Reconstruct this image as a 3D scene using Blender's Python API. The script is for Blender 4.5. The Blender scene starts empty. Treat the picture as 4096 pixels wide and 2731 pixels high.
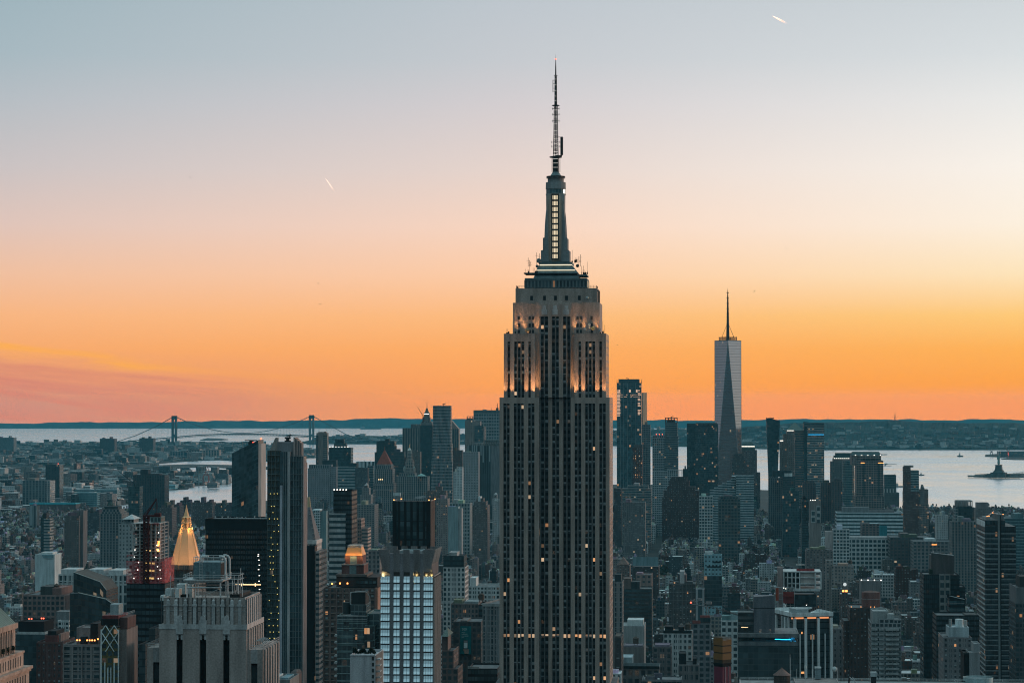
import bpy, math, random
import numpy as np
from mathutils import Vector
# ------------------------------------------------------------------ camera, sky, sun, exposure
R = math.radians
SC = bpy.context.scene
COL = SC.collection
F, PCX, PCY, EYE = 10000.0, 2048.0, 1365.5, 1624.0
CAMZ = 260.0
PITCH = math.atan((EYE-PCY)/F)
cam_d = bpy.data.cameras.new('camera'); cam = bpy.data.objects.new('camera',cam_d); COL.objects.link(cam)
cam.location = (0,0,CAMZ); cam.rotation_euler = (R(90)+PITCH,0,0)
cam_d.sensor_width = 36; cam_d.lens = 36*F/4096; cam_d.clip_start = 1; cam_d.clip_end = 120000
SC.camera = cam
SC.view_settings.view_transform = 'Standard'
try: SC.view_settings.look = 'None'
except Exception: pass
SC.view_settings.exposure = 0; SC.view_settings.gamma = 1; SC.view_settings.use_curve_mapping = False
SC.cycles.use_denoising = True
SC.cycles.max_bounces = 6; SC.cycles.diffuse_bounces = 2; SC.cycles.glossy_bounces = 3
SC.cycles.volume_bounces = 0; SC.cycles.transparent_max_bounces = 8
SC.cycles.sample_clamp_indirect = 4
SC.cycles.volume_max_steps = 64
SC.cycles.filter_width = 1.1 if hasattr(SC.cycles,'filter_width')else 1.5
def lin(c):
    return tuple((x/255/12.92)if x/255<=.04045 else((x/255+.055)/1.055)**2.4 for x in c)
class NT:
    """small helper that writes node trees"""
    def __init__(s,nt): s.nt = nt; nt.nodes.clear()
    def n(s,t,**kw):
        nd = s.nt.nodes.new(t)
        for k, v in kw.items(): setattr(nd,k,v)
        return nd
    def l(s,a,b): s.nt.links.new(a,b)
    def put(s,sock,v):
        if isinstance(v,bpy.types.NodeSocket): s.l(v,sock)
        else: sock.default_value = v
    def m(s,op,a,b=None,c=None,clamp=False):
        nd = s.n('ShaderNodeMath',operation=op,use_clamp=clamp); s.put(nd.inputs[0],a)
        if b is not None: s.put(nd.inputs[1],b)
        if c is not None: s.put(nd.inputs[2],c)
        return nd.outputs[0]
    def mix(s,f,a,b,blend='MIX'):
        nd = s.n('ShaderNodeMix',data_type='RGBA',blend_type=blend); s.put(nd.inputs[0],f)
        s.put(nd.inputs[6],a if isinstance(a,bpy.types.NodeSocket)else(*a[:3],1))
        s.put(nd.inputs[7],b if isinstance(b,bpy.types.NodeSocket)else(*b[:3],1))
        return nd.outputs[2]
    def mixf(s,f,a,b):
        nd = s.n('ShaderNodeMix',data_type='FLOAT'); s.put(nd.inputs[0],f); s.put(nd.inputs[2],a); s.put(nd.inputs[3],b)
        return nd.outputs[0]
    def rng(s,v,a,b,c=0.,d=1.,smooth=False):
        nd = s.n('ShaderNodeMapRange',interpolation_type='SMOOTHSTEP' if smooth else 'LINEAR')
        s.put(nd.inputs[0],v)
        for i, q in enumerate((a,b,c,d)): s.put(nd.inputs[i+1],q)
        return nd.outputs[0]
    def ramp(s,f,stops):
        nd = s.n('ShaderNodeValToRGB'); cr = nd.color_ramp; s.put(nd.inputs[0],f)
        while len(cr.elements)<len(stops): cr.elements.new(.5)
        for e, (p,c)in zip(cr.elements,stops): e.position = p; e.color = (*c[:3],1)
        return nd.outputs[0]
world = bpy.data.worlds.new('World'); SC.world = world; world.use_nodes = True
w = NT(world.node_tree)
HAZE = 1.7e-5
# rows: height above the eye level (0 = eye level, 1 = 9.2 degrees up), colour toward the east, ahead, toward the sunset
SKY = [(0.00,(206,145,130),(249,154,92),(250,154,96)),(0.06,(227,150,118),(253,163,90),(253,163,76)),(0.14,(247,170,110),(253,172,101),(254,177,88)),(0.22,(249,182,130),(253,186,125),(254,201,120)),(0.32,(241,192,160),(253,203,165),(254,228,186)),(0.44,(224,197,186),(248,213,192),(253,240,222)),(0.58,(203,195,195),(230,212,204),(249,242,233)),(0.74,(183,190,196),(212,206,208),(233,233,231)),(0.85,(168,185,193),(198,202,207),(217,222,224)),(1.00,(159,180,189),(190,198,205),(205,212,216))]
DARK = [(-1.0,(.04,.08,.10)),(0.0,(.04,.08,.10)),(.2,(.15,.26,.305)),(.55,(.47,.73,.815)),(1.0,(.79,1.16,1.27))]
tc = w.n('ShaderNodeTexCoord'); sx = w.n('ShaderNodeSeparateXYZ'); w.l(tc.outputs['Generated'],sx.inputs[0])
X_, Y_, Z_ = sx.outputs
el = w.m('ARCSINE',Z_)
t_ = w.m('MULTIPLY',el,F/EYE)
az = w.m('ARCTAN2',X_,Y_)
# thin streaks of pink cloud low in the east, drawn by a noise in direction space
cv = w.n('ShaderNodeCombineXYZ'); w.put(cv.inputs[0],w.m('MULTIPLY',az,9.)); w.put(cv.inputs[1],w.m('MULTIPLY',el,70.)); cv.inputs[2].default_value = 3.3
nz = w.n('ShaderNodeTexNoise'); w.l(cv.outputs[0],nz.inputs['Vector']); nz.inputs['Scale'].default_value = 1.0; nz.inputs['Detail'].default_value = 5; nz.inputs['Distortion'].default_value = .6
edge = w.m('ADD',w.rng(az,-.21,-.05,.022,.0035),w.m('MULTIPLY',w.m('SUBTRACT',nz.outputs[0],.5),.022))
cloud = w.m('MULTIPLY',w.rng(el,w.m('SUBTRACT',edge,.006),edge,1.,0.,True),w.rng(az,-.17,-.05,1.,0.,True))
rim = w.m('MULTIPLY',w.rng(w.m('ABSOLUTE',w.m('SUBTRACT',el,w.m('ADD',edge,.001))),.0,.0035,1.,0.,True),w.rng(az,-.15,-.04,1.,0.,True))
T01 = w.rng(t_,0.,1.)
cols = []
for k in(1,2,3):
    cols.append(w.ramp(T01,[(r[0],lin(r[k]))for r in SKY]))
front = w.mix(w.rng(az,-.2,0.),cols[0],cols[1]); front = w.mix(w.rng(az,0.,.2),front,cols[2])
cv2 = w.n('ShaderNodeCombineXYZ'); w.put(cv2.inputs[0],w.m('MULTIPLY',az,13.)); w.put(cv2.inputs[1],w.m('ADD',w.m('MULTIPLY',el,260.),w.m('MULTIPLY',az,22.))); cv2.inputs[2].default_value = 8.1
nz2 = w.n('ShaderNodeTexNoise'); w.l(cv2.outputs[0],nz2.inputs['Vector']); nz2.inputs['Scale'].default_value = 1.; nz2.inputs['Detail'].default_value = 6; nz2.inputs['Distortion'].default_value = .8
wisp = w.rng(nz2.outputs[0],.36,.62)
front = w.mix(w.m('MULTIPLY',cloud,w.m('ADD',.05,w.m('MULTIPLY',wisp,.85))),front,lin((216,134,116)))
front = w.mix(w.m('MULTIPLY',rim,w.m('MULTIPLY',w.m('SUBTRACT',1.15,wisp),.62)),front,lin((255,176,72)))
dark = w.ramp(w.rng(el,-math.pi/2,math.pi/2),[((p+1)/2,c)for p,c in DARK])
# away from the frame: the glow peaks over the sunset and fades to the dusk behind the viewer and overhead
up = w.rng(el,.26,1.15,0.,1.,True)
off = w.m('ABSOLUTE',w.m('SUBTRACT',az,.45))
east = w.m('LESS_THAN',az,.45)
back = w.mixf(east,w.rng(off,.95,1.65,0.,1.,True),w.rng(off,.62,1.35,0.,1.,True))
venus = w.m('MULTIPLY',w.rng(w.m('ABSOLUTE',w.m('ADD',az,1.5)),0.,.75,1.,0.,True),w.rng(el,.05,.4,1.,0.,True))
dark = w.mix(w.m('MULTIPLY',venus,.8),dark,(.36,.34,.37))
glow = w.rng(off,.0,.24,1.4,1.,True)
frontb = w.mix(1.,front,w.n('ShaderNodeRGB').outputs[0],'MULTIPLY')
gl = w.nt.nodes[-1]
cg = w.n('ShaderNodeCombineXYZ')
for i in range(3): w.put(cg.inputs[i],glow)
front2 = w.n('ShaderNodeVectorMath',operation='MULTIPLY'); w.l(front,front2.inputs[0]); w.l(cg.outputs[0],front2.inputs[1])
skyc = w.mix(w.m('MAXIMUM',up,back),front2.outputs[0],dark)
# light lost in the haze on its way from the low sky is added back at its source
SRC = (.040,.158,.226)
path = w.m('DIVIDE',195.,w.m('MAXIMUM',el,195./46500.))
T = w.m('EXPONENT',w.m('MULTIPLY',path,-HAZE))
sub = w.n('ShaderNodeVectorMath',operation='SCALE'); sub.inputs[0].default_value = SRC; w.put(sub.inputs[3],w.m('SUBTRACT',1.,T))
dif = w.n('ShaderNodeVectorMath',operation='SUBTRACT'); w.l(skyc,dif.inputs[0]); w.l(sub.outputs[0],dif.inputs[1])
dv = w.n('ShaderNodeVectorMath',operation='SCALE'); w.l(dif.outputs[0],dv.inputs[0]); w.put(dv.inputs[3],w.m('DIVIDE',1.,T))
mx = w.n('ShaderNodeVectorMath',operation='MAXIMUM'); w.l(dv.outputs[0],mx.inputs[0]); mx.inputs[1].default_value = (0.01,0.01,0.01)
bg = w.n('ShaderNodeBackground'); w.l(mx.outputs[0],bg.inputs[0]); bg.inputs[1].default_value = 1.0
out = w.n('ShaderNodeOutputWorld'); w.l(bg.outputs[0],out.inputs[0])
sl = bpy.data.lights.new('sun','SUN'); sun = bpy.data.objects.new('sun',sl); COL.objects.link(sun)
sl.energy = 1.5; sl.angle = R(16); sl.color = (1,.66,.50)
sun_az, sun_el = R(62), R(5)
sun.rotation_euler = Vector((-math.sin(sun_az)*math.cos(sun_el),-math.cos(sun_az)*math.cos(sun_el),-math.sin(sun_el))).to_track_quat('-Z','Y').to_euler()
# ------------------------------------------------------------------ geometry helpers
RE = 7.43e6
def gz(x,y): return-(x*x+y*y)/(2*RE)
def W(px,py,D):
    u, v = (px-PCX)/F, (PCY-py)/F
    yy = math.cos(PITCH)-v*math.sin(PITCH); zz = math.sin(PITCH)+v*math.cos(PITCH)
    s = D/yy
    return Vector((u*s,D,CAMZ+zz*s))
def WG(px,py):
    """the point where the ray through a pixel meets the curved sea"""
    lo, hi = 500., 61000.
    f = lambda D: W(px,py,D).z-gz(W(px,py,D).x,D)
    for _ in range(50):
        mid = (lo+hi)/2
        if f(mid)>0: lo = mid
        else: hi = mid
    return W(px,py,lo)
def PY(z,D): return PCY-F*math.tan(math.atan2(z-CAMZ,D)-PITCH)
GR = R(4.61)
def rotp(x,y,a): return(x*math.cos(a)-y*math.sin(a),x*math.sin(a)+y*math.cos(a))
def st(kind,col,roof=None,lit=None,bay=None,floor=None,a=None):
    base = {'brick':(3.2,3.2,.42,.52,.03,0.),'loft':(3.4,3.7,.62,.60,.03,.1),'grid':(3.2,3.4,.72,.62,.03,.15),'glass':(1.7,3.8,.93,.84,.02,.75),'hband':(3.0,3.7,1.0,.48,.03,.3),'vband':(2.4,60.,.5,1.0,.02,.3),'dots':(3.2,3.4,.45,.38,.03,.1),'dark':(1.8,3.8,.9,.6,.02,.35),'blank':(9.,9.,0.,0.,0.,0.),'vgrid':(2.2,3.6,.55,.8,.03,.2)}[kind]
    b, f, wx, wy, l, g = base
    return(tuple(col),tuple(roof or(.10,.115,.12)),(wx,wy,l if lit is None else lit,g if a is None else a),bay or b,floor or f)
def solid(col): return(tuple(col),tuple(col),(0,0,0,0),9.,9.)
class MB:
    def __init__(s): s.v = []; s.f = []; s.uv = []; s.c = []; s.w = []
    def face(s,pts,col,win=(0,0,0,0),uvs=None):
        i = len(s.v); n = len(pts); s.v.extend(pts); s.f.append(tuple(range(i,i+n)))
        s.uv.extend(uvs or[(0.,0.)]*n); s.c.append((n,col)); s.w.append((n,win))
    def wall(s,p,q,z0,z1,S,z0b=None,pt=None,qt=None,ztop=None):
        """a wall from ground point p to q; pt/qt move its top edge"""
        pt = pt or p; qt = qt or q
        L = math.hypot(q[0]-p[0],q[1]-p[1]); zt = ztop if ztop is not None else z1
        nb = max(1,round(L/S[3])); u0 = (len(s.f)*7)%50
        win = S[2]if L>S[3]*.6 else(0,0,0,0)
        v0 = (z0-zt)/S[4]; v1 = (z1-zt)/S[4]
        s.face([(p[0],p[1],z0),(q[0],q[1],z0),(qt[0],qt[1],z1),(pt[0],pt[1],z1)],S[0],win,[(u0,v0),(u0+nb,v0),(u0+nb,v1),(u0,v1)])
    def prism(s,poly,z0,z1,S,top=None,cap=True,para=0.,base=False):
        """poly runs counter-clockwise seen from above"""
        n = len(poly); top = top or poly
        for i in range(n):
            j = (i+1)%n
            s.wall(poly[i],poly[j],z0,z1,S,pt=top[i],qt=top[j])
        if base: s.face([(x,y,z0)for x,y in reversed(poly)],S[0])
        if cap and para:
            cx = sum(p[0]for p in top)/n; cy = sum(p[1]for p in top)/n
            ins = []
            for x, y in top:
                d = math.hypot(x-cx,y-cy)or 1; k = max(.2,1-.55/d)
                ins.append((cx+(x-cx)*k,cy+(y-cy)*k))
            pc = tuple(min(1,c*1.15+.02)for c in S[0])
            for i in range(n):
                j = (i+1)%n
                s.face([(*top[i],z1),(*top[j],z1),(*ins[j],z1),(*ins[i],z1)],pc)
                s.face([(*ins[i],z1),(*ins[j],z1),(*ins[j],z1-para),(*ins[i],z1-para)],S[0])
            s.face([(x,y,z1-para)for x,y in ins],S[1])
        elif cap: s.face([(x,y,z1)for x,y in top],S[1])
    def box(s,x0,x1,y0,y1,z0,z1,S,para=0.,base=False,cap=True):
        s.prism([(x0,y0),(x1,y0),(x1,y1),(x0,y1)],z0,z1,S,para=para,base=base,cap=cap)
    def cyl(s,x,y,r0,r1,z0,z1,n,S,cap=True,base=False):
        a = [2*math.pi*i/n for i in range(n)]
        P = [(x+r0*math.cos(t),y+r0*math.sin(t))for t in a]
        if r1<1e-3:
            for i in range(n): s.face([(*P[i],z0),(*P[(i+1)%n],z0),(x,y,z1)],S[0])
        else: s.prism(P,z0,z1,S,top=[(x+r1*math.cos(t),y+r1*math.sin(t))for t in a],cap=cap,base=base)
    def pyr(s,poly,z0,apex,S):
        n = len(poly)
        for i in range(n): s.face([(*poly[i],z0),(*poly[(i+1)%n],z0),apex],S[0])
    def bar(s,p,q,r,S,n=4,r2=None):
        p = Vector(p); q = Vector(q); d = (q-p)
        if d.length<1e-6: return
        d.normalize(); a = d.orthogonal().normalized(); b = d.cross(a); r2 = r if r2 is None else r2
        A = [p+(a*math.cos(t)+b*math.sin(t))*r for t in[2*math.pi*(i+.5)/n for i in range(n)]]
        Bq = [q+(a*math.cos(t)+b*math.sin(t))*r2 for t in[2*math.pi*(i+.5)/n for i in range(n)]]
        for i in range(n):
            j = (i+1)%n; s.face([tuple(A[i]),tuple(A[j]),tuple(Bq[j]),tuple(Bq[i])],S[0])
        s.face([tuple(x)for x in reversed(A)],S[0]); s.face([tuple(x)for x in Bq],S[0])
    def mesh(s,name,mat):
        me = bpy.data.meshes.new(name); me.from_pydata(s.v,[],s.f)
        nl = len(s.uv)
        uvl = me.uv_layers.new(name='uv'); uvl.data.foreach_set('uv',np.array(s.uv,dtype=np.float32).ravel())
        ca = np.empty((nl,4),np.float32); wa = np.empty((nl,4),np.float32); k = 0
        for(n,c), (_,wn)in zip(s.c,s.w):
            ca[k:k+n,:3] = c[:3]; ca[k:k+n,3] = 1; wa[k:k+n] = wn; k+=n
        me.attributes.new('col','FLOAT_COLOR','CORNER').data.foreach_set('color',ca.ravel())
        me.attributes.new('win','FLOAT_COLOR','CORNER').data.foreach_set('color',wa.ravel())
        me.materials.append(mat); return me
def link(name,data,parent=None,loc=(0,0,0),rz=0.):
    o = bpy.data.objects.new(name,data); COL.objects.link(o); o.location = loc; o.rotation_euler = (0,0,rz)
    if parent: o.parent = parent
    return o
def tag(o,label,cat,group=None):
    o['label'] = label; o['category'] = cat
    if group: o['group'] = group
    return o
def lettering(txt,size,ex,m,parent,loc,center=False):
    cu = bpy.data.curves.new('lettering','FONT'); cu.body = txt; cu.size = size; cu.extrude = ex
    if center: cu.align_x = 'CENTER'
    o = bpy.data.objects.new('lettering',cu); COL.objects.link(o); me = bpy.data.meshes.new_from_object(o.evaluated_get(bpy.context.evaluated_depsgraph_get())); bpy.data.objects.remove(o)
    me.materials.clear(); me.materials.append(m); o = link('lettering',me,parent,loc); o.rotation_euler = (R(90),0,0); return o
def structure(name,me,kind='structure'):
    o = link(name,me); o['kind'] = kind; return o
# ------------------------------------------------------------------ materials
MATS = {}
def mat(name,f):
    if name not in MATS:
        m = bpy.data.materials.new(name); m.use_nodes = True; f(NT(m.node_tree)); MATS[name] = m
    return MATS[name]
def bsdf(t,**kw):
    b = t.n('ShaderNodeBsdfPrincipled')
    for k, v in kw.items():
        q = b.inputs[k.replace('_',' ')]
        t.put(q,(*v,1)if isinstance(v,tuple)and len(v)==3 else v)
    o = t.n('ShaderNodeOutputMaterial'); t.l(b.outputs[0],o.inputs[0]); return b
def simple(name,col,rough=.6,metal=0.,var=.25,scale=.4,spec=.5):
    def f(t):
        tcn = t.n('ShaderNodeTexCoord'); n = t.n('ShaderNodeTexNoise'); t.l(tcn.outputs['Object'],n.inputs['Vector'])
        n.inputs['Scale'].default_value = scale; n.inputs['Detail'].default_value = 4
        c = t.mix(n.outputs[0],tuple(x*(1-var)for x in col),tuple(min(1,x*(1+var))for x in col))
        bsdf(t,Base_Color=c,Roughness=rough,Metallic=metal,Specular_IOR_Level=spec)
    return mat(name,f)
def glow(name,col,s):
    return mat(name,lambda t:bsdf(t,Base_Color=(.02,.02,.02),Emission_Color=col,Emission_Strength=s))
def facade(t):
    at = t.n('ShaderNodeAttribute',attribute_name='col'); wn = t.n('ShaderNodeAttribute',attribute_name='win')
    uv = t.n('ShaderNodeUVMap',uv_map='uv'); s = t.n('ShaderNodeSeparateXYZ'); t.l(uv.outputs[0],s.inputs[0])
    ws = t.n('ShaderNodeSeparateColor'); t.l(wn.outputs['Color'],ws.inputs[0])
    wx, wy, lit = ws.outputs; gk = wn.outputs['Alpha']
    fu = t.m('FRACT',s.outputs[0]); fv = t.m('FRACT',s.outputs[1])
    du = t.m('ABSOLUTE',t.m('SUBTRACT',fu,.5)); dv = t.m('ABSOLUTE',t.m('SUBTRACT',fv,.5))
    inw = t.m('MULTIPLY',t.m('LESS_THAN',du,t.m('MULTIPLY',wx,.5)),t.m('LESS_THAN',dv,t.m('MULTIPLY',wy,.5)))
    cu = t.m('FLOOR',s.outputs[0]); cvv = t.m('FLOOR',s.outputs[1])
    oi = t.n('ShaderNodeObjectInfo')
    cc = t.n('ShaderNodeSeparateColor'); t.l(at.outputs['Color'],cc.inputs[0])
    seed = t.m('ADD',t.m('MULTIPLY',oi.outputs['Random'],91.),t.m('MULTIPLY',cc.outputs[0],977.))
    cv = t.n('ShaderNodeCombineXYZ'); t.put(cv.inputs[0],cu); t.put(cv.inputs[1],cvv); t.put(cv.inputs[2],seed)
    wnz = t.n('ShaderNodeTexWhiteNoise',noise_dimensions='3D'); t.l(cv.outputs[0],wnz.inputs['Vector'])
    rc = t.n('ShaderNodeSeparateColor'); t.l(wnz.outputs['Color'],rc.inputs[0]); r1 = wnz.outputs['Value']; r2, r3, r4 = rc.outputs
    # whole rows of floors are lit more than others
    rv = t.n('ShaderNodeCombineXYZ'); t.put(rv.inputs[0],t.m('FLOOR',t.m('MULTIPLY',cu,.125))); t.put(rv.inputs[1],cvv); t.put(rv.inputs[2],seed)
    rn = t.n('ShaderNodeTexWhiteNoise',noise_dimensions='3D'); t.l(rv.outputs[0],rn.inputs['Vector'])
    litp = t.m('MULTIPLY',lit,t.rng(rn.outputs['Value'],.8,1.,.3,3.))
    is_lit = t.m('MULTIPLY',inw,t.m('LESS_THAN',r1,litp))
    # wall with stains and streaks
    tcn = t.n('ShaderNodeTexCoord'); mp = t.n('ShaderNodeMapping'); t.l(tcn.outputs['Object'],mp.inputs[0]); mp.inputs['Scale'].default_value = (.35,.35,.05)
    n1 = t.n('ShaderNodeTexNoise'); t.l(mp.outputs[0],n1.inputs['Vector']); n1.inputs['Scale'].default_value = 1; n1.inputs['Detail'].default_value = 6
    n2 = t.n('ShaderNodeTexNoise'); t.l(tcn.outputs['Object'],n2.inputs['Vector']); n2.inputs['Scale'].default_value = 2.2; n2.inputs['Detail'].default_value = 2
    k = t.m('MULTIPLY',t.rng(n1.outputs[0],.25,.75,.62,1.34),t.rng(n2.outputs[0],.3,.7,.78,1.2))
    vm = t.n('ShaderNodeVectorMath',operation='SCALE'); t.l(at.outputs['Color'],vm.inputs[0]); t.put(vm.inputs[3],k)
    n3 = t.n('ShaderNodeTexNoise'); t.l(tcn.outputs['Object'],n3.inputs['Vector']); n3.inputs['Scale'].default_value = .07; n3.inputs['Detail'].default_value = 5  # mottling painted into the glass as reflections of the surroundings
    # glass, with blinds drawn in the upper part of some windows
    blind = t.m('MULTIPLY',t.m('MULTIPLY',t.m('GREATER_THAN',r2,.62),t.m('LESS_THAN',gk,.03)),t.m('GREATER_THAN',fv,t.m('ADD',.35,t.m('MULTIPLY',r4,.3))))
    g0 = t.mix(t.m('MULTIPLY',r3,.9),(.008,.011,.013),(.035,.046,.052))
    g0 = t.mix(t.m('MULTIPLY',blind,t.m('SUBTRACT',.85,gk,clamp=True)),g0,(.24,.29,.30))
    g1 = t.mix(r3,(.075,.15,.17),(.15,.27,.30))
    g1v = t.n('ShaderNodeVectorMath',operation='SCALE'); t.l(g1,g1v.inputs[0]); t.put(g1v.inputs[3],t.mixf(t.m('GREATER_THAN',gk,.9),t.rng(n3.outputs[0],.3,.7,.45,1.6),1.))
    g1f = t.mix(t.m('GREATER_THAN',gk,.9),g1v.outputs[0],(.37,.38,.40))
    g = t.mix(gk,g0,g1f)
    base = t.mix(inw,vm.outputs[0],g)
    met = t.m('MULTIPLY',inw,t.m('MULTIPLY',gk,.85))
    rough = t.mixf(inw,.85,t.mixf(gk,.3,.12))
    spec = t.mixf(inw,.25,.6)
    ec = t.mix(r3,(1,.44,.17),(1,.72,.46))
    es = t.m('MULTIPLY',is_lit,t.m('MULTIPLY',t.m('MULTIPLY',t.rng(r4,0.,1.,.08,.8),t.rng(gk,0.,.08,1.,.5)),t.m('GREATER_THAN',fv,t.m('MULTIPLY',r2,.6))))
    bsdf(t,Base_Color=base,Metallic=met,Roughness=rough,Specular_IOR_Level=spec,Emission_Color=ec,Emission_Strength=es)
FAC = mat('facade',facade)
STEEL = simple('painted_steel',(.30,.33,.34),.5,.0)
IRON = simple('dark_steel',(.035,.04,.042),.6,.3)
def goldf(t):
    tcn = t.n('ShaderNodeTexCoord'); n = t.n('ShaderNodeTexNoise'); t.l(tcn.outputs['Object'],n.inputs['Vector']); n.inputs['Scale'].default_value = 1.2; n.inputs['Detail'].default_value = 5
    bsdf(t,Base_Color=t.mix(n.outputs[0],(.66,.37,.17),(.84,.50,.25)),Roughness=.55,Metallic=.15)
GOLD = mat('gold_leaf_tiles',goldf)
COPPER = simple('green_copper',(.10,.165,.15),.7,0,.35,.6)
WHITEG = glow('white_lamp',(1,.93,.82),3.0)
WARMG = glow('warm_lamp',(1,.68,.34),2.4)
REDG = glow('red_beacon',(1,.10,.05),5.0)
ORANGEG = glow('orange_lamp',(1,.33,.08),4.0)
CYANG = glow('cyan_strip_light',(.02,.50,1),2.6)
YELG = glow('yellow_lamp',(1,.80,.25),2.2)
def foli(t):
    tcn = t.n('ShaderNodeTexCoord'); n = t.n('ShaderNodeTexNoise'); t.l(tcn.outputs['Object'],n.inputs['Vector']); n.inputs['Scale'].default_value = .25; n.inputs['Detail'].default_value = 3
    bsdf(t,Base_Color=t.mix(n.outputs[0],(.012,.022,.018),(.05,.065,.05)),Roughness=.9,Specular_IOR_Level=.1)
FOL = mat('foliage',foli)
# ------------------------------------------------------------------ water, land, hills
def grid_mesh(name,us,ds,fn,m):
    """a sheet over rows of distance and columns of sideways slope; fn(x, y) gives the height"""
    vs = []; fs = []
    for D in ds:
        for u in us: x = u*D; vs.append((x,D,fn(x,D)))
    n = len(us)
    for i in range(len(ds)-1):
        for j in range(n-1): fs.append((i*n+j,i*n+j+1,(i+1)*n+j+1,(i+1)*n+j))
    me = bpy.data.meshes.new(name); me.from_pydata(vs,[],fs); me.materials.append(m)
    for p in me.polygons: p.use_smooth = True
    return me
def waterf(t):
    tcn = t.n('ShaderNodeTexCoord')
    hs = None
    for sc, a in(((.004,.0016,1),1.),((.03,.012,1),.5),((.0007,.0004,1),1.2)):
        mp = t.n('ShaderNodeMapping'); t.l(tcn.outputs['Object'],mp.inputs[0]); mp.inputs['Scale'].default_value = sc
        n = t.n('ShaderNodeTexNoise'); t.l(mp.outputs[0],n.inputs['Vector']); n.inputs['Scale'].default_value = 1; n.inputs['Detail'].default_value = 5
        h = t.m('MULTIPLY',n.outputs[0],a); hs = h if hs is None else t.m('ADD',hs,h)
    ro = t.rng(hs,1.0,1.7,.14,.34)
    b = bsdf(t,Base_Color=(.66,.70,.73),Roughness=ro,Metallic=.72,IOR=1.4)
    bp = t.n('ShaderNodeBump'); bp.inputs['Strength'].default_value = .2; bp.inputs['Distance'].default_value = 3.; t.l(hs,bp.inputs['Height']); t.l(bp.outputs[0],b.inputs['Normal'])
ds = [400+i*250 for i in range(40)]+[10500+i*700 for i in range(55)]
structure('water',grid_mesh('water',[i*.02-.34 for i in range(35)],ds,lambda x,y:gz(x,y),mat('bay_water',waterf)))
def landf(t):
    tcn = t.n('ShaderNodeTexCoord'); n = t.n('ShaderNodeTexNoise'); t.l(tcn.outputs['Object'],n.inputs['Vector']); n.inputs['Scale'].default_value = .012; n.inputs['Detail'].default_value = 6
    n2 = t.n('ShaderNodeTexNoise'); t.l(tcn.outputs['Object'],n2.inputs['Vector']); n2.inputs['Scale'].default_value = .06; n2.inputs['Detail'].default_value = 3
    c = t.ramp(n.outputs[0],[(.35,(.028,.036,.036)),(.55,(.05,.055,.055)),(.72,(.10,.105,.10))])
    bsdf(t,Base_Color=t.mix(t.rng(n2.outputs[0],.35,.65),c,(.025,.03,.028)),Roughness=.9,Specular_IOR_Level=.2)
LAND = mat('city_ground',landf)
def land(name,px,h=3.,world_pts=None):
    pts = world_pts or[WG(*p)for p in px]
    P = [(p[0],p[1])for p in pts]
    A = sum(P[i][0]*P[(i+1)%len(P)][1]-P[(i+1)%len(P)][0]*P[i][1]for i in range(len(P)))
    if A<0: P.reverse()
    vs = []; n = len(P)
    # a fan of strips would bend badly over the curve, so the sheet is cut into small cells first
    import bmesh
    bm = bmesh.new(); f = bm.faces.new([bm.verts.new((x,y,0))for x,y in P])
    ys = [p[1]for p in P]; y = math.ceil(min(ys)/500)*500
    while y<max(ys):
        bmesh.ops.bisect_plane(bm,geom=bm.verts[:]+bm.edges[:]+bm.faces[:],plane_co=(0,y,0),plane_no=(0,1,0)); y+=500
    r = bmesh.ops.extrude_face_region(bm,geom=bm.faces[:])
    lows = set(bm.verts)-{v for v in r['geom']if isinstance(v,bmesh.types.BMVert)}
    for v in bm.verts: v.co.z = gz(v.co.x,v.co.y)+(-.5 if v in lows else h)
    bmesh.ops.recalc_face_normals(bm,faces=bm.faces[:])
    me = bpy.data.meshes.new(name); bm.to_mesh(me); bm.free(); me.materials.append(LAND)
    structure(name,me); return P
def inside(P,x,y):
    c = False; n = len(P)
    for i in range(n):
        x0, y0 = P[i]; x1, y1 = P[(i+1)%n]
        if(y0>y)!=(y1>y)and x<(x1-x0)*(y-y0)/(y1-y0)+x0: c = not c
    return c
mp_ = [WG(*p)[:2]for p in((-500,2110),(60,2096),(300,2052),(530,2036),(760,2020),(930,2012),(1300,1996),(1700,1958),(1900,1942),(2600,1940),(3020,1962),(3100,1964),(3300,1968),(3560,2032),(3640,2060),(3900,2074),(4200,2078),(4600,2084))]
MANHATTAN = land('ground',None,3.,[(-2600,-600)]+mp_+[(2600,-600)])
BROOKLYN = land('land',[(-700,2072),(40,2060),(260,2036),(420,2026),(528,2014),(536,1990),(600,1964),(640,1952),(720,1958),(752,1956),(770,1944),(905,1936),(960,1922),(1010,1916),(1030,1904),(930,1898),(760,1896),(640,1884),(560,1886),(430,1884),(260,1884),(120,1882),(-700,1882)],3.)
PIERS = land('land',[(-700,1874),(700,1874),(820,1867),(900,1872),(1100,1878),(1140,1872),(960,1862),(760,1858),(640,1862),(420,1866),(-700,1866)],3.)
FARBK = land('land',[(-800,1866),(180,1866),(190,1870),(240,1872),(480,1869),(660,1852),(780,1843),(880,1840),(950,1844),(1100,1846),(1290,1826),(1320,1818),(1300,1800),(1150,1796),(1000,1770),(760,1768),(560,1768),(330,1770),(130,1772),(60,1774),(-800,1776)],4.)
ISLET = land('island',[(800,1761),(850,1763),(912,1759),(880,1755),(830,1754)],6.)
def hillf(t):
    tcn = t.n('ShaderNodeTexCoord'); n = t.n('ShaderNodeTexNoise'); t.l(tcn.outputs['Object'],n.inputs['Vector']); n.inputs['Scale'].default_value = .004; n.inputs['Detail'].default_value = 8
    bsdf(t,Base_Color=t.ramp(n.outputs[0],[(.35,(.012,.02,.02)),(.6,(.04,.05,.045)),(.8,(.07,.07,.06))]),Roughness=1.,Specular_IOR_Level=.05)
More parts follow.
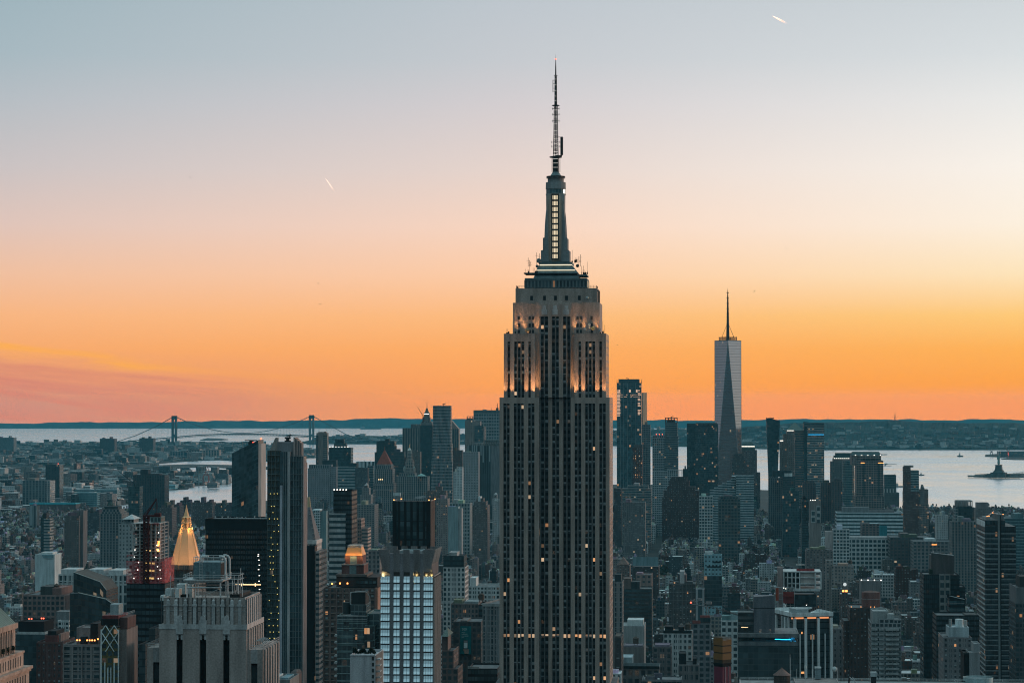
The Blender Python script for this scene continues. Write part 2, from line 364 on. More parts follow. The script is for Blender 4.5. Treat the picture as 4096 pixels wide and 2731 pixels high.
HILL = mat('wooded_slopes',hillf)
rnd = random.Random(5)
def prof(pts,x):
    for(a,ya), (b,yb)in zip(pts,pts[1:]):
        if a<=x<=b: return ya+(yb-ya)*(x-a)/(b-a)
    return pts[0][1]if x<pts[0][0]else pts[-1][1]
def hill_range(name,ridge,shore,D0,D1,amp,seed,step=12,px0=-900,px1=5000,back=3):
    """a wooded range: ridge and shore are lines of (pixel x, pixel y); the surface rises from the shore to the ridge"""
    q = random.Random(seed); ph = [(q.uniform(0,6),q.uniform(.006,.09))for _ in range(9)]
    vs = []; fs = []; cols = int((px1-px0)/step)+1; rows = 9
    for i in range(cols):
        px = px0+i*step
        wob = sum(math.sin(px*f+p)*(.5/(1+f*40))for p,f in ph)*amp+q.uniform(-1,1)*amp*.16
        S = WG(px,prof(shore,px))if D0 is None else Vector(((px-PCX)/F*D0,D0,gz((px-PCX)/F*D0,D0)))
        D2 = D1 if D0 is not None else max(S.y+900,D1)
        T = W(px,prof(ridge,px)-wob,D2)
        T.z = max(T.z,gz(T.x,T.y)+4)
        for r in range(rows):
            k = r/(rows-1); e = k**1.25 if r else 0
            y = S.y+(T.y-S.y)*k; x = S.x+(T.x-S.x)*k
            g0 = gz(x,y); h0 = 1.; h1 = T.z-gz(T.x,T.y)
            z = g0+(-1 if r==0 else h0+(h1-h0)*(.15+.85*(3*e*e-2*e**3)if 0<r<rows-1 else 1))+(q.uniform(-1,1)*h1*.05 if 0<r<rows-1 else 0)
            vs.append((x,y,z))
        vs.append((T.x*1.04,T.y*1.04,gz(T.x*1.04,T.y*1.04)-5))
    n = rows+1
    for i in range(cols-1):
        for r in range(n-1): fs.append((i*n+r,(i+1)*n+r,(i+1)*n+r+1,i*n+r+1))
    me = bpy.data.meshes.new(name); me.from_pydata(vs,[],fs); me.materials.append(HILL)
    o = structure(name,me); return o
hill_range('hills',[(-900,1692),(0,1692),(230,1691),(360,1687),(480,1690),(700,1685),(1000,1683),(1300,1680),(1480,1675),(1600,1673),(1900,1676),(2300,1678),(2500,1680),(2960,1680),(3080,1678),(3400,1675),(3560,1678),(3760,1680),(3900,1677),(3990,1675),(4096,1679),(5000,1680)],None,44800,45300,3.,3)
SIR = [(1180,1770),(1245,1760),(1262,1748),(1330,1745),(1480,1742),(1600,1744),(1850,1738),(2200,1726),(2450,1722),(2600,1716),(2780,1718),(2960,1714),(2985,1706),(3050,1704),(3080,1700),(3160,1692),(3250,1690),(3440,1686),(3600,1681),(3680,1686),(3800,1691),(3960,1690),(4096,1694),(5000,1700)]
SIS = [(1180,1774),(1262,1776),(1600,1777),(2400,1783),(2780,1787),(2960,1792),(3060,1796),(3300,1800),(4096,1800),(5000,1802)]
hill_range('hills',SIR,SIS,None,18600,2.6,8,step=8,px0=1180)
# ------------------------------------------------------------------ haze
def hazef(t):
    v = t.n('ShaderNodeVolumePrincipled'); v.inputs['Color'].default_value = (.085,.49,.66,1); v.inputs['Density'].default_value = HAZE
    v.inputs['Anisotropy'].default_value = 0.
    o = t.n('ShaderNodeOutputMaterial'); t.l(v.outputs[0],o.inputs['Volume'])
hb = MB(); hb.box(-13000,13000,-900,47600,-172,462,solid((1,1,1)),base=True)
hm = mat('haze_air',hazef)
structure('haze',hb.mesh('haze',hm),'stuff')
# ------------------------------------------------------------------ suspension bridge across the narrows
def bar3(mb,pts,r,S):
    for a, b in zip(pts,pts[1:]): mb.bar(a,b,r,S)
BS = solid((.075,.09,.095))
def bridge():
    D = 18400.; k = D/F
    root = link('suspension_bridge',None,loc=((972-PCX)*k,D,gz((972-PCX)*k,D))); tag(root,'long grey suspension bridge with two tall towers crossing the narrows','bridge')
    ox, oz = root.location.x, root.location.z
    X = lambda px: (px-PCX)*k-ox
    Z = lambda py: W(972,py,D).z-oz
    for px, top in((698,1663),(1247,1660)):
        mb = MB(); x = X(px); zt = Z(top)
        for y in(-19,19):
            for sx_ in(-1,1):
                mb.prism([(x+sx_*12-6,y-8),(x+sx_*12+6,y-8),(x+sx_*12+6,y+8),(x+sx_*12-6,y+8)],0,zt,BS)
        mb.box(x-18,x+18,-27,27,zt-26,zt+1,BS,base=True); mb.box(x-18,x+18,-20,20,Z(1745),Z(1736),BS,base=True)
        mb.box(x-34,x+34,-40,40,-4,7,BS)
        link('tower',mb.mesh('bridge_tower',FAC),root)
    ctl = lambda px: None
    deck = [(470,1768),(560,1759),(698,1747),(800,1738),(900,1735),(972,1734.5),(1050,1735),(1150,1738),(1247,1743),(1330,1746),(1420,1752)]
    mb = MB()
    pts = [(X(a),0,Z(b))for a,b in deck]
    for(x0,_,z0), (x1,_,z1)in zip(pts,pts[1:]):
        for y in(-14,14):
            mb.bar((x0,y,z0),(x1,y,z1),2.0,BS); mb.bar((x0,y,z0-11),(x1,y,z1-11),1.6,BS)
        nseg = max(2,int((x1-x0)/22))
        for i in range(nseg):
            a = i/nseg; b = (i+1)/nseg; xa = x0+(x1-x0)*a; xb = x0+(x1-x0)*b; za = z0+(z1-z0)*a; zb = z0+(z1-z0)*b
            mb.bar((xa,-14,za),(xb,-14,zb-11),.8,BS)
        mb.box(0,0,0,0,0,0,BS)if False else None
        mb.face([(x0,-14,z0),(x1,-14,z1),(x1,14,z1),(x0,14,z0)],(.06,.065,.07))
        for y in(-14.3,14.3): mb.face([(x0,y,z0-5),(x1,y,z1-5),(x1,y,z1+1),(x0,y,z0+1)],BS[0])
    link('deck',mb.mesh('bridge_deck',FAC),root)
    dz = lambda x: prof([(p[0],p[2])for p in pts],x)
    for y in(-15,15):
        mb = MB()
        A, B = (X(698),Z(1664)), (X(1247),Z(1661)); n = 44; mid = Z(1731.5); cab = []
        for i in range(n+1):
            q = i/n; x = A[0]+(B[0]-A[0])*q; zl = A[1]+(B[1]-A[1])*q; cab.append((x,y,zl-(zl-mid)*4*q*(1-q)if True else 0))
        side1 = [(X(470),y,Z(1766)),(X(545),y,Z(1741)),(X(625),y,Z(1705)),(A[0],y,A[1])]
        side2 = [(B[0],y,B[1]),(X(1320),y,Z(1701)),(X(1385),y,Z(1737)),(X(1425),y,Z(1752))]
        bar3(mb,side1,2.,BS); bar3(mb,cab,2.,BS); bar3(mb,side2,2.,BS)
        link('cable',mb.mesh('bridge_cable',FAC),root)
        mb = MB()
        for i in range(1,n):
            x, _, z = cab[i]; mb.bar((x,y,z),(x,y,dz(x)),.35,BS,3)
        for a, b in((side1,9),(side2,6)):
            for i in range(1,b):
                x = a[0][0]+(a[-1][0]-a[0][0])*i/b; mb.bar((x,y,prof([(p[0],p[2])for p in a],x)),(x,y,dz(x)),.35,BS,3)
        o = link('hanger_wires',mb.mesh('hangers',FAC),root); o['kind'] = 'stuff'
bridge()
# ------------------------------------------------------------------ statue island, ships, far shores
def ship(name,label,px,py,L,hgt,cat='ship',tower=.25,col=(.05,.055,.06),group=None,lamps=False):
    p = WG(px,py); root = link(name,None,loc=p); tag(root,label,cat,group)
    hb_ = MB(); Wd = max(3,L*.16); S = solid(col)
    hb_.prism([(-L/2,-Wd/2),(L*.38,-Wd/2),(L/2,0),(L*.38,Wd/2),(-L/2,Wd/2)],-1,hgt*.35,S)
    link('hull',hb_.mesh('hull',FAC),root)
    d = MB(); S2 = solid((.22,.24,.25)); x = -L*.5+L*tower
    d.box(x-L*.10,x+L*.10,-Wd*.35,Wd*.35,hgt*.35,hgt*.8,S2); d.box(x-L*.05,x+L*.06,-Wd*.25,Wd*.25,hgt*.8,hgt,S2)
    link('deckhouse',d.mesh('deckhouse',FAC),root)
    m = MB(); m.bar((x,0,hgt),(x,0,hgt*1.5),.4,solid((.05,.05,.05))); link('mast',m.mesh('mast',FAC),root)
    if lamps: link('lamp',(lambda q:(q.cyl(x,-Wd*.2,.9,.9,hgt,hgt+1.6,6,solid((1,1,1))),q)[1])(MB()).mesh('lamp',ORANGEG),root)
ship('tugboat','small dark tugboat pulling a bright wake across the open bay',3841,1826,32,20,'boat',.4)
ship('cargo_ship','long low cargo ship moored under the distant wooded ridge',1483,1716.5,330,46,'ship',.1,(.10,.08,.07),lamps=True)
ship('barge','flat dark barge lying in mid bay beside the pitched roof office tower',3560,1857,62,5,'barge',.2,group=None)
ship('barge','short flat barge tied below the other anchored in the bay',3548,1863,40,5,'barge',.3)
ship('ferry','small ferry by the slim brick and glass pair',3684,1901,26,10,'ferry',.5)
ship('ferry','double deck ferry coming out behind the stepped glass office block',3588,1948,38,13,'ferry',.5,(.16,.17,.17))
ship('tanker','dark anchored tanker with a low hull just off the pitched roof office tower',3527,1819,60,12,'ship',.15)
def wake():
    a = WG(3825,1825); b = WG(3757,1818)
    me = bpy.data.meshes.new('wake'); me.from_pydata([(a.x,a.y,a.z+.15),(b.x-6,b.y+60,b.z+.15),(b.x+6,b.y-60,b.z+.15)],[],[(0,1,2)])
    me.materials.append(simple('foam',(.75,.78,.78),.8)); structure('wake',me,'stuff')
wake()
def island():
    P = land('island',[(3894,1907),(3960,1909),(4110,1908),(4300,1904),(4300,1896),(4050,1897),(3945,1898),(3900,1900)],3.5)
    D = 9250.; k = D/F; bx = (3993-PCX)*k; bz = gz(bx,D)+3.5
    root = link('statue',None,loc=(bx,D,bz),rz=R(-20)); tag(root,'standing robed statue raising a torch on a tall stone pedestal on its own island','statue')
    z = lambda py: W(3993,py,D).z-bz
    S = solid((.06,.068,.068)); mb = MB()
    star = []
    for i in range(22):
        a = 2*math.pi*i/22; r = (44 if i%2 else 36); star.append((r*math.cos(a),r*math.sin(a)))
    mb.prism(star,0,13,S); mb.box(-27,27,-27,27,13,18,S)
    zp = 46.
    mb.prism([(-19,-19),(19,-19),(19,19),(-19,19)],18,26,S,top=[(-15,-15),(15,-15),(15,15),(-15,15)])
    mb.prism([(-13,-13),(13,-13),(13,13),(-13,13)],26,zp-3,S,top=[(-10.5,-10.5),(10.5,-10.5),(10.5,10.5),(-10.5,10.5)]); mb.box(-12,12,-12,12,zp-3,zp,S,base=True)
    link('pedestal',mb.mesh('pedestal',FAC),root)
        # one skinned body: robe, shoulders, head and both arms
    bm_v = [(0,0,zp-.5),(0,0,zp+10),(0,0,zp+20),(0,0,zp+28),(0,0,zp+32.5),(0,-.3,zp+35.5),(4.2,0,zp+29.5),(5.6,-.5,zp+36),(5.9,-.5,zp+42),(-4.6,0,zp+28),(-5.2,-2,zp+22),(-3.5,-3.5,zp+20)]
    ed = [(0,1),(1,2),(2,3),(3,4),(4,5),(3,6),(6,7),(7,8),(3,9),(9,10),(10,11)]
    rad = [5.6,5.2,4.4,3.9,1.7,2.6,2.0,1.5,1.0,2.0,1.5,1.2]
    me = bpy.data.meshes.new('figure'); me.from_pydata(bm_v,ed,[]); o = link('figure',me,root)
    o.modifiers.new('skin','SKIN'); sk = me.skin_vertices[0].data
    for i, r in enumerate(rad): sk[i].radius = (r,r)
    sk[0].use_root = True; o.modifiers.new('sub','SUBSURF').levels = 2; o.modifiers['sub'].render_levels = 2
    me.materials.append(COPPER)
    mb = MB(); mb.cyl(5.9,-.5,.5,1.5,zp+42,zp+45,8,solid((.4,.3,.1))); mb.cyl(5.9,-.5,1.1,0,zp+45,zp+48,8,solid((.5,.35,.1))); link('torch',mb.mesh('torch',GOLD),root)
    mb = MB()
    for i in range(7):
        a = math.pi*i/6; mb.bar((0,-.3,zp+36.5),(math.cos(a)*4.6,-.3,zp+37+math.sin(a)*4),.3,S,3,.08)
    link('crown',mb.mesh('crown',COPPER),root)
    mb = MB(); q = random.Random(2); S3 = st('brick',(.10,.11,.11))
    mb.box(-48,82,30,60,0,11,S3); mb.box(-110,-50,20,50,0,6,S3); mb.box(40,110,-50,-30,0,6,S3)
    b = link('island_building',mb.mesh('island_building',FAC),None,(bx,D,bz),R(-6)); tag(b,'low stone fort and visitor buildings round the foot of the torch statue','building')
        # bare trees on the shore
    tr = None
    for i, (px,h)in enumerate(((4032,13),(4048,15),(4060,19),(4072,21),(4084,22),(4096,23),(4110,22))):
        loc = W(px,1895,D+60+20*(i%3)); loc.z = gz(loc.x,loc.y)+3.4
        if tr is None:
            tr = link('bare_tree',None); tag(tr,'bare round headed tree on the statue island shore','tree','bare trees on the statue island')
            m = MB(); m.bar((0,0,0),(0,0,8),.5,solid((.03,.03,.028)),5,.3); link('trunk',m.mesh('trunk',FAC),tr)
            m = MB(); q = random.Random(9)
            for _ in range(260):
                a = q.uniform(0,6.28); rr = q.random()**.5*8; c = (rr*math.cos(a),rr*math.sin(a),12+q.uniform(-1,1)*math.sqrt(max(0,64-rr*rr))*.75)
                m.face([(c[0]+q.uniform(-.8,.8),c[1]+q.uniform(-.8,.8),c[2]+q.uniform(-.8,.8))for _ in range(3)],(.03,.04,.03))
            link('crown',m.mesh('crown',FOL),tr); t2 = tr
        else:
            t2 = tr.copy(); COL.objects.link(t2)
            for c in tr.children: c2 = c.copy(); COL.objects.link(c2); c2.parent = t2
        t2.location = loc; t2.scale = (h/20,)*3; t2.rotation_euler[2] = i
island()
def far_pier():
    P = land('land',[(3940,1826),(4000,1828),(4300,1828),(4300,1818),(3990,1817),(3942,1820)],4.)
    land('land',[(4004,1836),(4060,1839),(4300,1840),(4300,1831),(4040,1831)],3.)
    D = 13400.
    p = W(3996,1820,D); z0 = gz(p.x,D)+3.9
    mb = MB(); mb.box(0,340,0,60,0,W(3996,1804,D).z-z0,st('hband',(.10,.11,.11))); o = link('pier_warehouse',mb.mesh('pier_warehouse',FAC),None,(p.x,D,z0)); tag(o,'long low warehouse on the pier beyond the torch statue','warehouse')
    for px, lab in((3966,'harbour crane with a leaning boom on the pier tip beyond the statue'),(4032,'red lit harbour crane in front of the pier warehouse beyond the statue')):
        c = W(px,1822,D-40); c.z = gz(c.x,c.y)+3.9; S = solid((.10,.07,.06)if px>4000 else(.07,.08,.08)); r = link('harbour_crane',None,loc=c); tag(r,lab,'crane')
        m = MB(); [m.bar((a,b,0),(a*.4,b*.4,22),.9,S)for a in(-9,9)for b in(-9,9)]; m.box(-5,5,-5,5,22,28,S); link('frame',m.mesh('crane_frame',FAC),r)
        m = MB(); m.bar((0,0,27),(-26,0,62),1.1,S); m.bar((0,0,27),(9,0,34),.9,S); link('boom',m.mesh('boom',FAC),r)
        if px>4000:
            m = MB(); [m.cyl(-1+2*(i%2),-5.6,.9,.9,4+4*i,5.4+4*i,5,solid((1,1,1)))for i in range(5)]; link('beacon',m.mesh('beacon',REDG),r)
far_pier()
# radio mast on the far ridge
def ridge_mast():
    D = 18500.; p = W(3580,1690,D); top = W(3580,1649,D).z-p.z; r = link('radio_mast',None,loc=p); tag(r,'tall red lattice radio mast standing on the far wooded ridge','mast')
    S = solid((.25,.06,.04)); m = MB()
    for a in range(3):
        t = a*2.1; m.bar((9*math.cos(t),9*math.sin(t),-8),(1.2*math.cos(t),1.2*math.sin(t),top),1.0,S,3,.6)
    for i in range(9):
        z = top*i/9; k = 9-7.8*i/9; m.bar((-k,0,z),(k,0,z+top/9),.6,S,3); m.bar((k,0,z),(-k,0,z+top/9),.6,S,3)
    link('lattice',m.mesh('lattice',FAC),r)
ridge_mast()
# ------------------------------------------------------------------ buildings placed by hand
OCC = []
FOOT = []
class H:
    """a building: an Empty at the foot of its street front that parents its parts"""
    def __init__(s,name,label,cat,px0,px1,D,top,depth=30.,rot=-GR,group=None):
        s.D = D; s.k = D/F; s.pc = (px0+px1)/2; s.w = (px1-px0)*s.k/math.cos(rot); s.dep = depth; s.cr = math.cos(rot)
        X = (s.pc-PCX)*s.k; s.base = gz(X,D)+2.9
        s.root = link(name,None,loc=(X,D,s.base),rz=rot); tag(s.root,label,cat,group)
        OCC.append((D,px0,px1,top)); cx, cy = rotp(0,depth/2,rot); FOOT.append((X+cx,D+cy,s.w/2,depth/2,rot))
        s.rnd = random.Random(int(px0*7+px1+D))
    def x(s,px,y=0.):
        q = (px-PCX)/F; r = s.root.rotation_euler[2]
        return(q*(s.D+y*math.cos(r))-s.root.location.x+y*math.sin(r))/(math.cos(r)-q*math.sin(r))
    def z(s,py,y=0.): return W(s.pc,py,s.D+y).z-s.base
    def part(s,name,mb,m=None,parent=None): return link(name,mb.mesh(name,m or FAC),parent or s.root)
def tank(h,x,y,z,r=2.2,ht=4.,col=(.07,.055,.045),parent=None):
    mb = MB(); C_ = solid(col); L = solid((.05,.05,.05))
    mb.cyl(x,y,r,r*.95,z+2.6,z+2.6+ht,10,C_,base=True); mb.cyl(x,y,r*1.12,0,z+2.6+ht,z+4.2+ht,10,solid(tuple(c*.8 for c in col)))
    o = h.part('water_tank',mb,parent=parent)
    for a in range(4):
        t = a*1.571+.78; m2 = MB(); m2.bar((x+r*.8*math.cos(t),y+r*.8*math.sin(t),z),(x+r*.8*math.cos(t),y+r*.8*math.sin(t),z+2.7),.16,L); h.part('leg',m2,parent=o)
    return o
def rail(mb,pts,z,S,step=1.5,hgt=1.1):
    for(x0,y0), (x1,y1)in zip(pts,pts[1:]):
        L = math.hypot(x1-x0,y1-y0); n = max(1,int(L/step))
        for q in(hgt,hgt*.5): mb.bar((x0,y0,z+q),(x1,y1,z+q),.06,S)
        for i in range(n+1): mb.bar((x0+(x1-x0)*i/n,y0+(y1-y0)*i/n,z),(x0+(x1-x0)*i/n,y0+(y1-y0)*i/n,z+hgt),.06,S)
def relief(h,x0,x1,y0,dep,z0,z1,S,bays,floors,t=.35,tw=.5,bands=True,side=0,name='pilaster',col=None):
    """real piers and floor bands standing proud of a street front (and of one side wall)"""
    c = solid(col or S[0])
    for i in range(bays+1):
        x = x0+(x1-x0)*i/bays; m = MB(); m.box(max(x-tw/2,x0-.02),min(x+tw/2,x1+.02),y0-t,y0,z0,z1+.3,c); h.part(name,m)
    if bands:
        for i in range(floors+1):
            z = z1-(z1-z0)*i/floors; m = MB(); m.box(x0,x1,y0-t*.55,y0,z-.22,z+.22,c); h.part('floor_band',m)
    if side:
        xs = x1 if side>0 else x0; n = max(2,int(dep/((x1-x0)/bays)))
        m = MB()
        for i in range(n+1):
            y = y0+dep*i/n; m.box(min(xs,xs+t*side),max(xs,xs+t*side),y-tw/2,y+tw/2,z0,z1+.3,c)
        h.part('side_piers',m)['kind'] = 'stuff'
# ---------------------------------------------------------------- the tall tower in the middle
def great_tower():
    h = H('skyscraper','tallest limestone skyscraper with floodlit setbacks, a lit mooring mast and a long antenna','skyscraper',1998,2438,1309.,1151,42.)
    x, z = h.x, h.z; LS = (.295,.245,.215); S = solid(LS); SP = (.018,.021,.023)
    zb = z(2740); zt1, zt2, zt3, zt4 = z(1589), z(1333.5), z(1209), z(1151)
    cp = lambda c: 1980+c/2.614
    def strips(x0,x1,spans,yf,z0,z1,lab,head=3.2,rec=1.0,lit=.05,topcut=0):
        """limestone piers in front of recessed window strips between x0 and x1"""
        zh = z1-head
        edges = [x0]
        fl = 3.62
        for a, b in spans:
            xa, xb = x(cp(a)), x(cp(b)); edges+=[xa,xb]
        edges.append(x1)
        m = MB()
        for i in range(0,len(edges),2):
            if edges[i+1]-edges[i]>.02:
                wide = edges[i+1]-edges[i]>1.3
                m.box(edges[i],edges[i+1],yf-(0 if wide else-.25),yf+rec+.3,z0,zh,solid(LS if wide else(.13,.135,.135)),cap=False)
        m.box(x0,x1,yf,yf+rec+.3,zh,z1,S,para=0)
        h.part('limestone_piers',m)['label'] = 'pale limestone piers between the window strips'
        for a, b in spans:
            xa, xb = x(cp(a)), x(cp(b)); w_ = MB(); nb = 1
            n = int((zh-z0)/fl)
            for zr0, zr1, lt in((z0,z(2563),lit),(z(2563),z(2563)+fl,6.),(z(2563)+fl,zh,lit))if z0<z(2563)<zh else((z0,zh,lit),):
                u0 = len(MESHES)*3%40
                S2 = (SP,SP,(.94,.5,lt,.0),9.,fl)
                v0, v1 = (zr0-zh)/fl, (zr1-zh)/fl
                w_.face([(xa,yf+rec,zr0),(xb,yf+rec,zr0),(xb,yf+rec,zr1),(xa,yf+rec,zr1)],SP,S2[2],[(u0+.0,v0),(u0+1.,v0),(u0+1.,v1),(u0,v1)])
            MESHES.append(1)
            h.part('window_strip',w_)
    MESHES = []
    L1 = [(88,115),(127,152),(197,223),(237,262),(275,300),(347,372),(385,412)]
    R1 = [(833,860),(872,900),(943,968),(982,1008),(1022,1045),(1090,1117),(1130,1157)]
    CE = [(475,505),(517,550),(592,622),(635,663),(708,737),(752,780)]
    L2 = [(128,154),(198,224),(238,262),(276,302),(346,371)]
    R2 = [(872,897),(943,967),(982,1006),(1020,1045),(1090,1116)]
    xl, xr = x(1998), x(2438); cl, cr = x(2156), x(2283)
    SW = st('vgrid',LS,lit=.05,bay=3.2,floor=3.62)
    core = MB()
    core.box(xl,cl,1.32,42,zb,zt1,(LS,(.12,.12,.12),SW[2],3.2,3.62),cap=True)
    core.box(cr,xr,1.32,42,zb,zt1,(LS,(.12,.12,.12),SW[2],3.2,3.62),cap=True)
    core.box(cl,cr,6.33,38,zb,zt1,S,cap=False)
    h.part('lower_shaft',core)
    pod = MB(); pod.box(xl-3,xr+3,-3,46,0,zb,SW); h.part('podium',pod)
    strips(xl,cl,L1,0,zb,zt1,'a',lit=.065); strips(cr,xr,R1,0,zb,zt1,'b',lit=.065)
                # thin returns that close the wing fronts at the recess and at the corners
    x2l, x2r, i2l, i2r = x(2014), x(2423), x(2139), x(2297)
    core = MB(); core.box(x2l,i2l,3.32,40,zt1,zt2,(LS,(.12,.12,.12),SW[2],3.2,3.62)); core.box(i2r,x2r,3.32,40,zt1,zt2,(LS,(.12,.12,.12),SW[2],3.2,3.62)); core.box(i2l,i2r,4.6,38,zt1,zt2,S,cap=False)
    h.part('middle_shaft',core)
    strips(x2l,i2l,L2,2,zt1,zt2,'c',4.2,lit=.12); strips(i2r,x2r,R2,2,zt1,zt2,'d',4.2,lit=.12)
                # centre bay runs past both setbacks
    zc = z(1262)
    strips(cl,cr,CE,5,zb,zt1,'e',.0,lit=.03); strips(cl,cr,CE,3.2,zt1,zc,'f',.4,lit=.07)
    x3l, x3r = x(2049), x(2397)
    core = MB(); core.box(x3l,x3r,4.25,36,zt2,zt3,S); core.box(x(2050),x(2058),4.0,30,zt2,z(1212),S)
    core.box(x(2059),x(2387),5.2,35,zt3,zt4,S,para=1.2)
    core.box(cl,cr,3.2,4.25,zc,z(1216),S)
    for pxc in(2176,2219,2264):
        core.box(x(pxc-11),x(pxc+11),2.9,3.2,z(1258),z(1236),solid((.34,.35,.35))); core.box(x(pxc-7),x(pxc+7),2.9,3.2,z(1236),z(1221),solid((.34,.35,.35)))
    h.part('crown_block',core)
    for pa, pb, p0, p1 in((2118,2129,1181,1199),(2170,2181,1181,1199),(2214,2225,1181,1199),(2258,2270,1181,1199),(2310,2321,1181,1199)):
        m = MB(); m.box(x(pa),x(pb),5.05,5.2,z(p1),z(p0),solid((.02,.025,.028))); h.part('window',m)
    for pa, pb in((2069,2078),(2112,2121),(2126,2134),(2304,2313),(2318,2326),(2361,2370)):
        for p0, p1 in((1264,1278),(1292,1307),(1318,1331)):
            m = MB(); m.box(x(pa),x(pb),4.05,4.25,z(p1),z(p0),solid((.03,.034,.036))); h.part('window',m)
            # observation deck tiers in blue green metal
    DECKG = glow('deck_strip_light',(1,.86,.62),1.1); BARG = glow('antenna_bar_light',(1,.95,.88),1.0)
    TM = (.10,.15,.16); T = solid(TM)
    def tier(a,b,p0,p1,y0,y1,S_=T,name='deck_tier',top=None,m=None):
        q = MB()
        x = lambda px: h.x(px,y0); z = lambda py: h.z(py,y0)
        if top: q.prism([(x(a),y0),(x(b),y0),(x(b),y1),(x(a),y1)],z(p1),z(p0),S_,top=[(x(top[0]),y0+1.5),(x(top[1]),y0+1.5),(x(top[1]),y1-1.5),(x(top[0]),y1-1.5)])
        else: q.box(x(a),x(b),y0,y1,z(p1),z(p0),S_)
        return h.part(name,q,m)
    tier(2097,2349,1120,1151,8.5,32,st('vgrid',(.11,.15,.16),bay=1.9,floor=4.1,lit=.16,a=.3),'deck_gallery')
    tier(2099,2347,1112,1120,8.2,32.3); tier(2134,2316,1097,1112,9.5,31,T,top=(2139,2311)); tier(2139,2311,1092,1097,9.8,30.5,solid((.02,.025,.03)))
    tier(2136,2312,1081.5,1092,9.6,30.8,T,top=(2143,2304)); tier(2147,2299,1079,1081.5,10.5,30,solid((1,1,1)),'light_strip',m=DECKG)
    tier(2145,2301,1061,1078,10.3,30.2,T,top=(2154,2288)); tier(2158,2286,1057.5,1061,11,29.5,solid((1,1,1)),'light_strip',m=DECKG)
    tier(2156,2288,1048,1057.5,10.8,29.7)
    tier(2095,2136,1090,1094,10,28,T,'side_canopy'); tier(2312,2348,1098,1104,10,28,T,'side_canopy')
        # mooring mast
    mc = x(2223.5,20.); yc = 20.; ZS = lambda p_: z(p_,16.); x9 = x; x = lambda px: x9(px,18.)
    mast = MB(); MS = solid((.20,.225,.23))
    def sq(a,d): return[(x(a[0]),yc-d),(x(a[1]),yc-d),(x(a[1]),yc+d),(x(a[0]),yc+d)]
    lev = [((2184,2262),1048,5.6),((2186,2259),960,5.2),((2187,2258),905,5.0),((2186,2259),776,4.9)]
    for(a,p0,d0), (b,p1,d1)in zip(lev,lev[1:]): mast.prism(sq(a,d0),ZS(p0),ZS(p1),MS,top=sq(b,d1),cap=False)
    h.part('mast_shaft',mast)
    wing_l = [(2166,1048),(2166,1003),(2174,1001),(2174,953),(2180,951),(2182,900),(2185,860),(2192,800),(2198,1048)]
    for sgn in(-1,1):
        for fy in(-1,1):
            m = MB(); pts = [(mc+sgn*(mc-x(p)),ZS(q))for p,q in wing_l]
            y0, y1 = (yc-6.6,yc-3.)if fy<0 else(yc+3.,yc+6.6)
            if sgn>0: pts = pts[::-1]
            m.face([(a,y0,b)for a,b in(pts[::-1])],MS[0]); m.face([(a,y1,b)for a,b in pts],MS[0])
            for(a,b), (c,d)in zip(pts,pts[1:]+pts[:1]): m.face([(a,y0,b),(a,y1,b),(c,y1,d),(c,y0,d)],MS[0])
            h.part('mast_buttress',m)
    fr = MB(); g = MB()
    p0, p1 = ZS(1037), ZS(779); n = 11; xa, xb = x(2210), x(2236)
    g.face([(xa,yc-6.3,p0),(xb,yc-6.3,p0),(xb,yc-6.3,p1),(xa,yc-6.3,p1)],(1,1,1)); g.face([(xa,yc-6.3,p0),(xa,yc-6.3,p1),(xa,yc-4,p1),(xa,yc-4,p0)],(1,1,1))
    for i in range(n+1): zz = p0+(p1-p0)*i/n; fr.box(xa-.3,xb+.3,yc-6.7,yc-6.35,zz-.55,zz+.35,solid((.06,.06,.055)))
    for i in range(5): xx = xa+(xb-xa)*i/4; fr.box(xx-(.4 if i in(0,4)else.14),xx+(.4 if i in(0,4)else.14),yc-6.8,yc-6.35,p0,p1,solid((.06,.06,.055)))
    h.part('lit_window',g,glow('mast_window_light',(1,.82,.55),.95)); h.part('window_frame',fr)
    hd = MB(); c = lambda r0, r1, a, b, S_ = MS, nn = 20: hd.cyl(mc,yc,r0,r1,ZS(a),ZS(b),nn,S_)
    c(5.35,5.35,779,774); c(5.2,5.2,774,755,st('glass',(.2,.22,.22),bay=1.6,floor=2.6,lit=.06)); c(5.4,5.3,755,728); c(4.3,4.3,728,711); c(5.1,5.1,711,709)
    c(5.2,5.2,733,728,solid((.05,.06,.06))); c(4.0,4.0,709,704); c(3.1,1.7,703,686,solid((.12,.17,.18)))
    h.part('observatory_drum',hd)
    pl = MB(); pl.cyl(mc,yc,5.0,5.0,ZS(706),ZS(703),16,solid((.02,.02,.022)),base=True); h.part('platform',pl)
            # antenna
    A = solid((.025,.028,.03)); an = MB()
    an.cyl(mc,yc,1.6,1.55,ZS(687),ZS(627),12,A)
    for i in range(14):
        zz = ZS(685-i*4.1)
        for t in range(8): a = t*.785+.2; an.bar((mc+1.5*math.cos(a),yc+1.5*math.sin(a),zz),(mc+2.6*math.cos(a),yc+2.6*math.sin(a),zz),.06,A,3)
    an.cyl(mc,yc,3.3,3.3,ZS(628),ZS(624),12,A,base=True); h.part('antenna_base',an)
    la = MB()
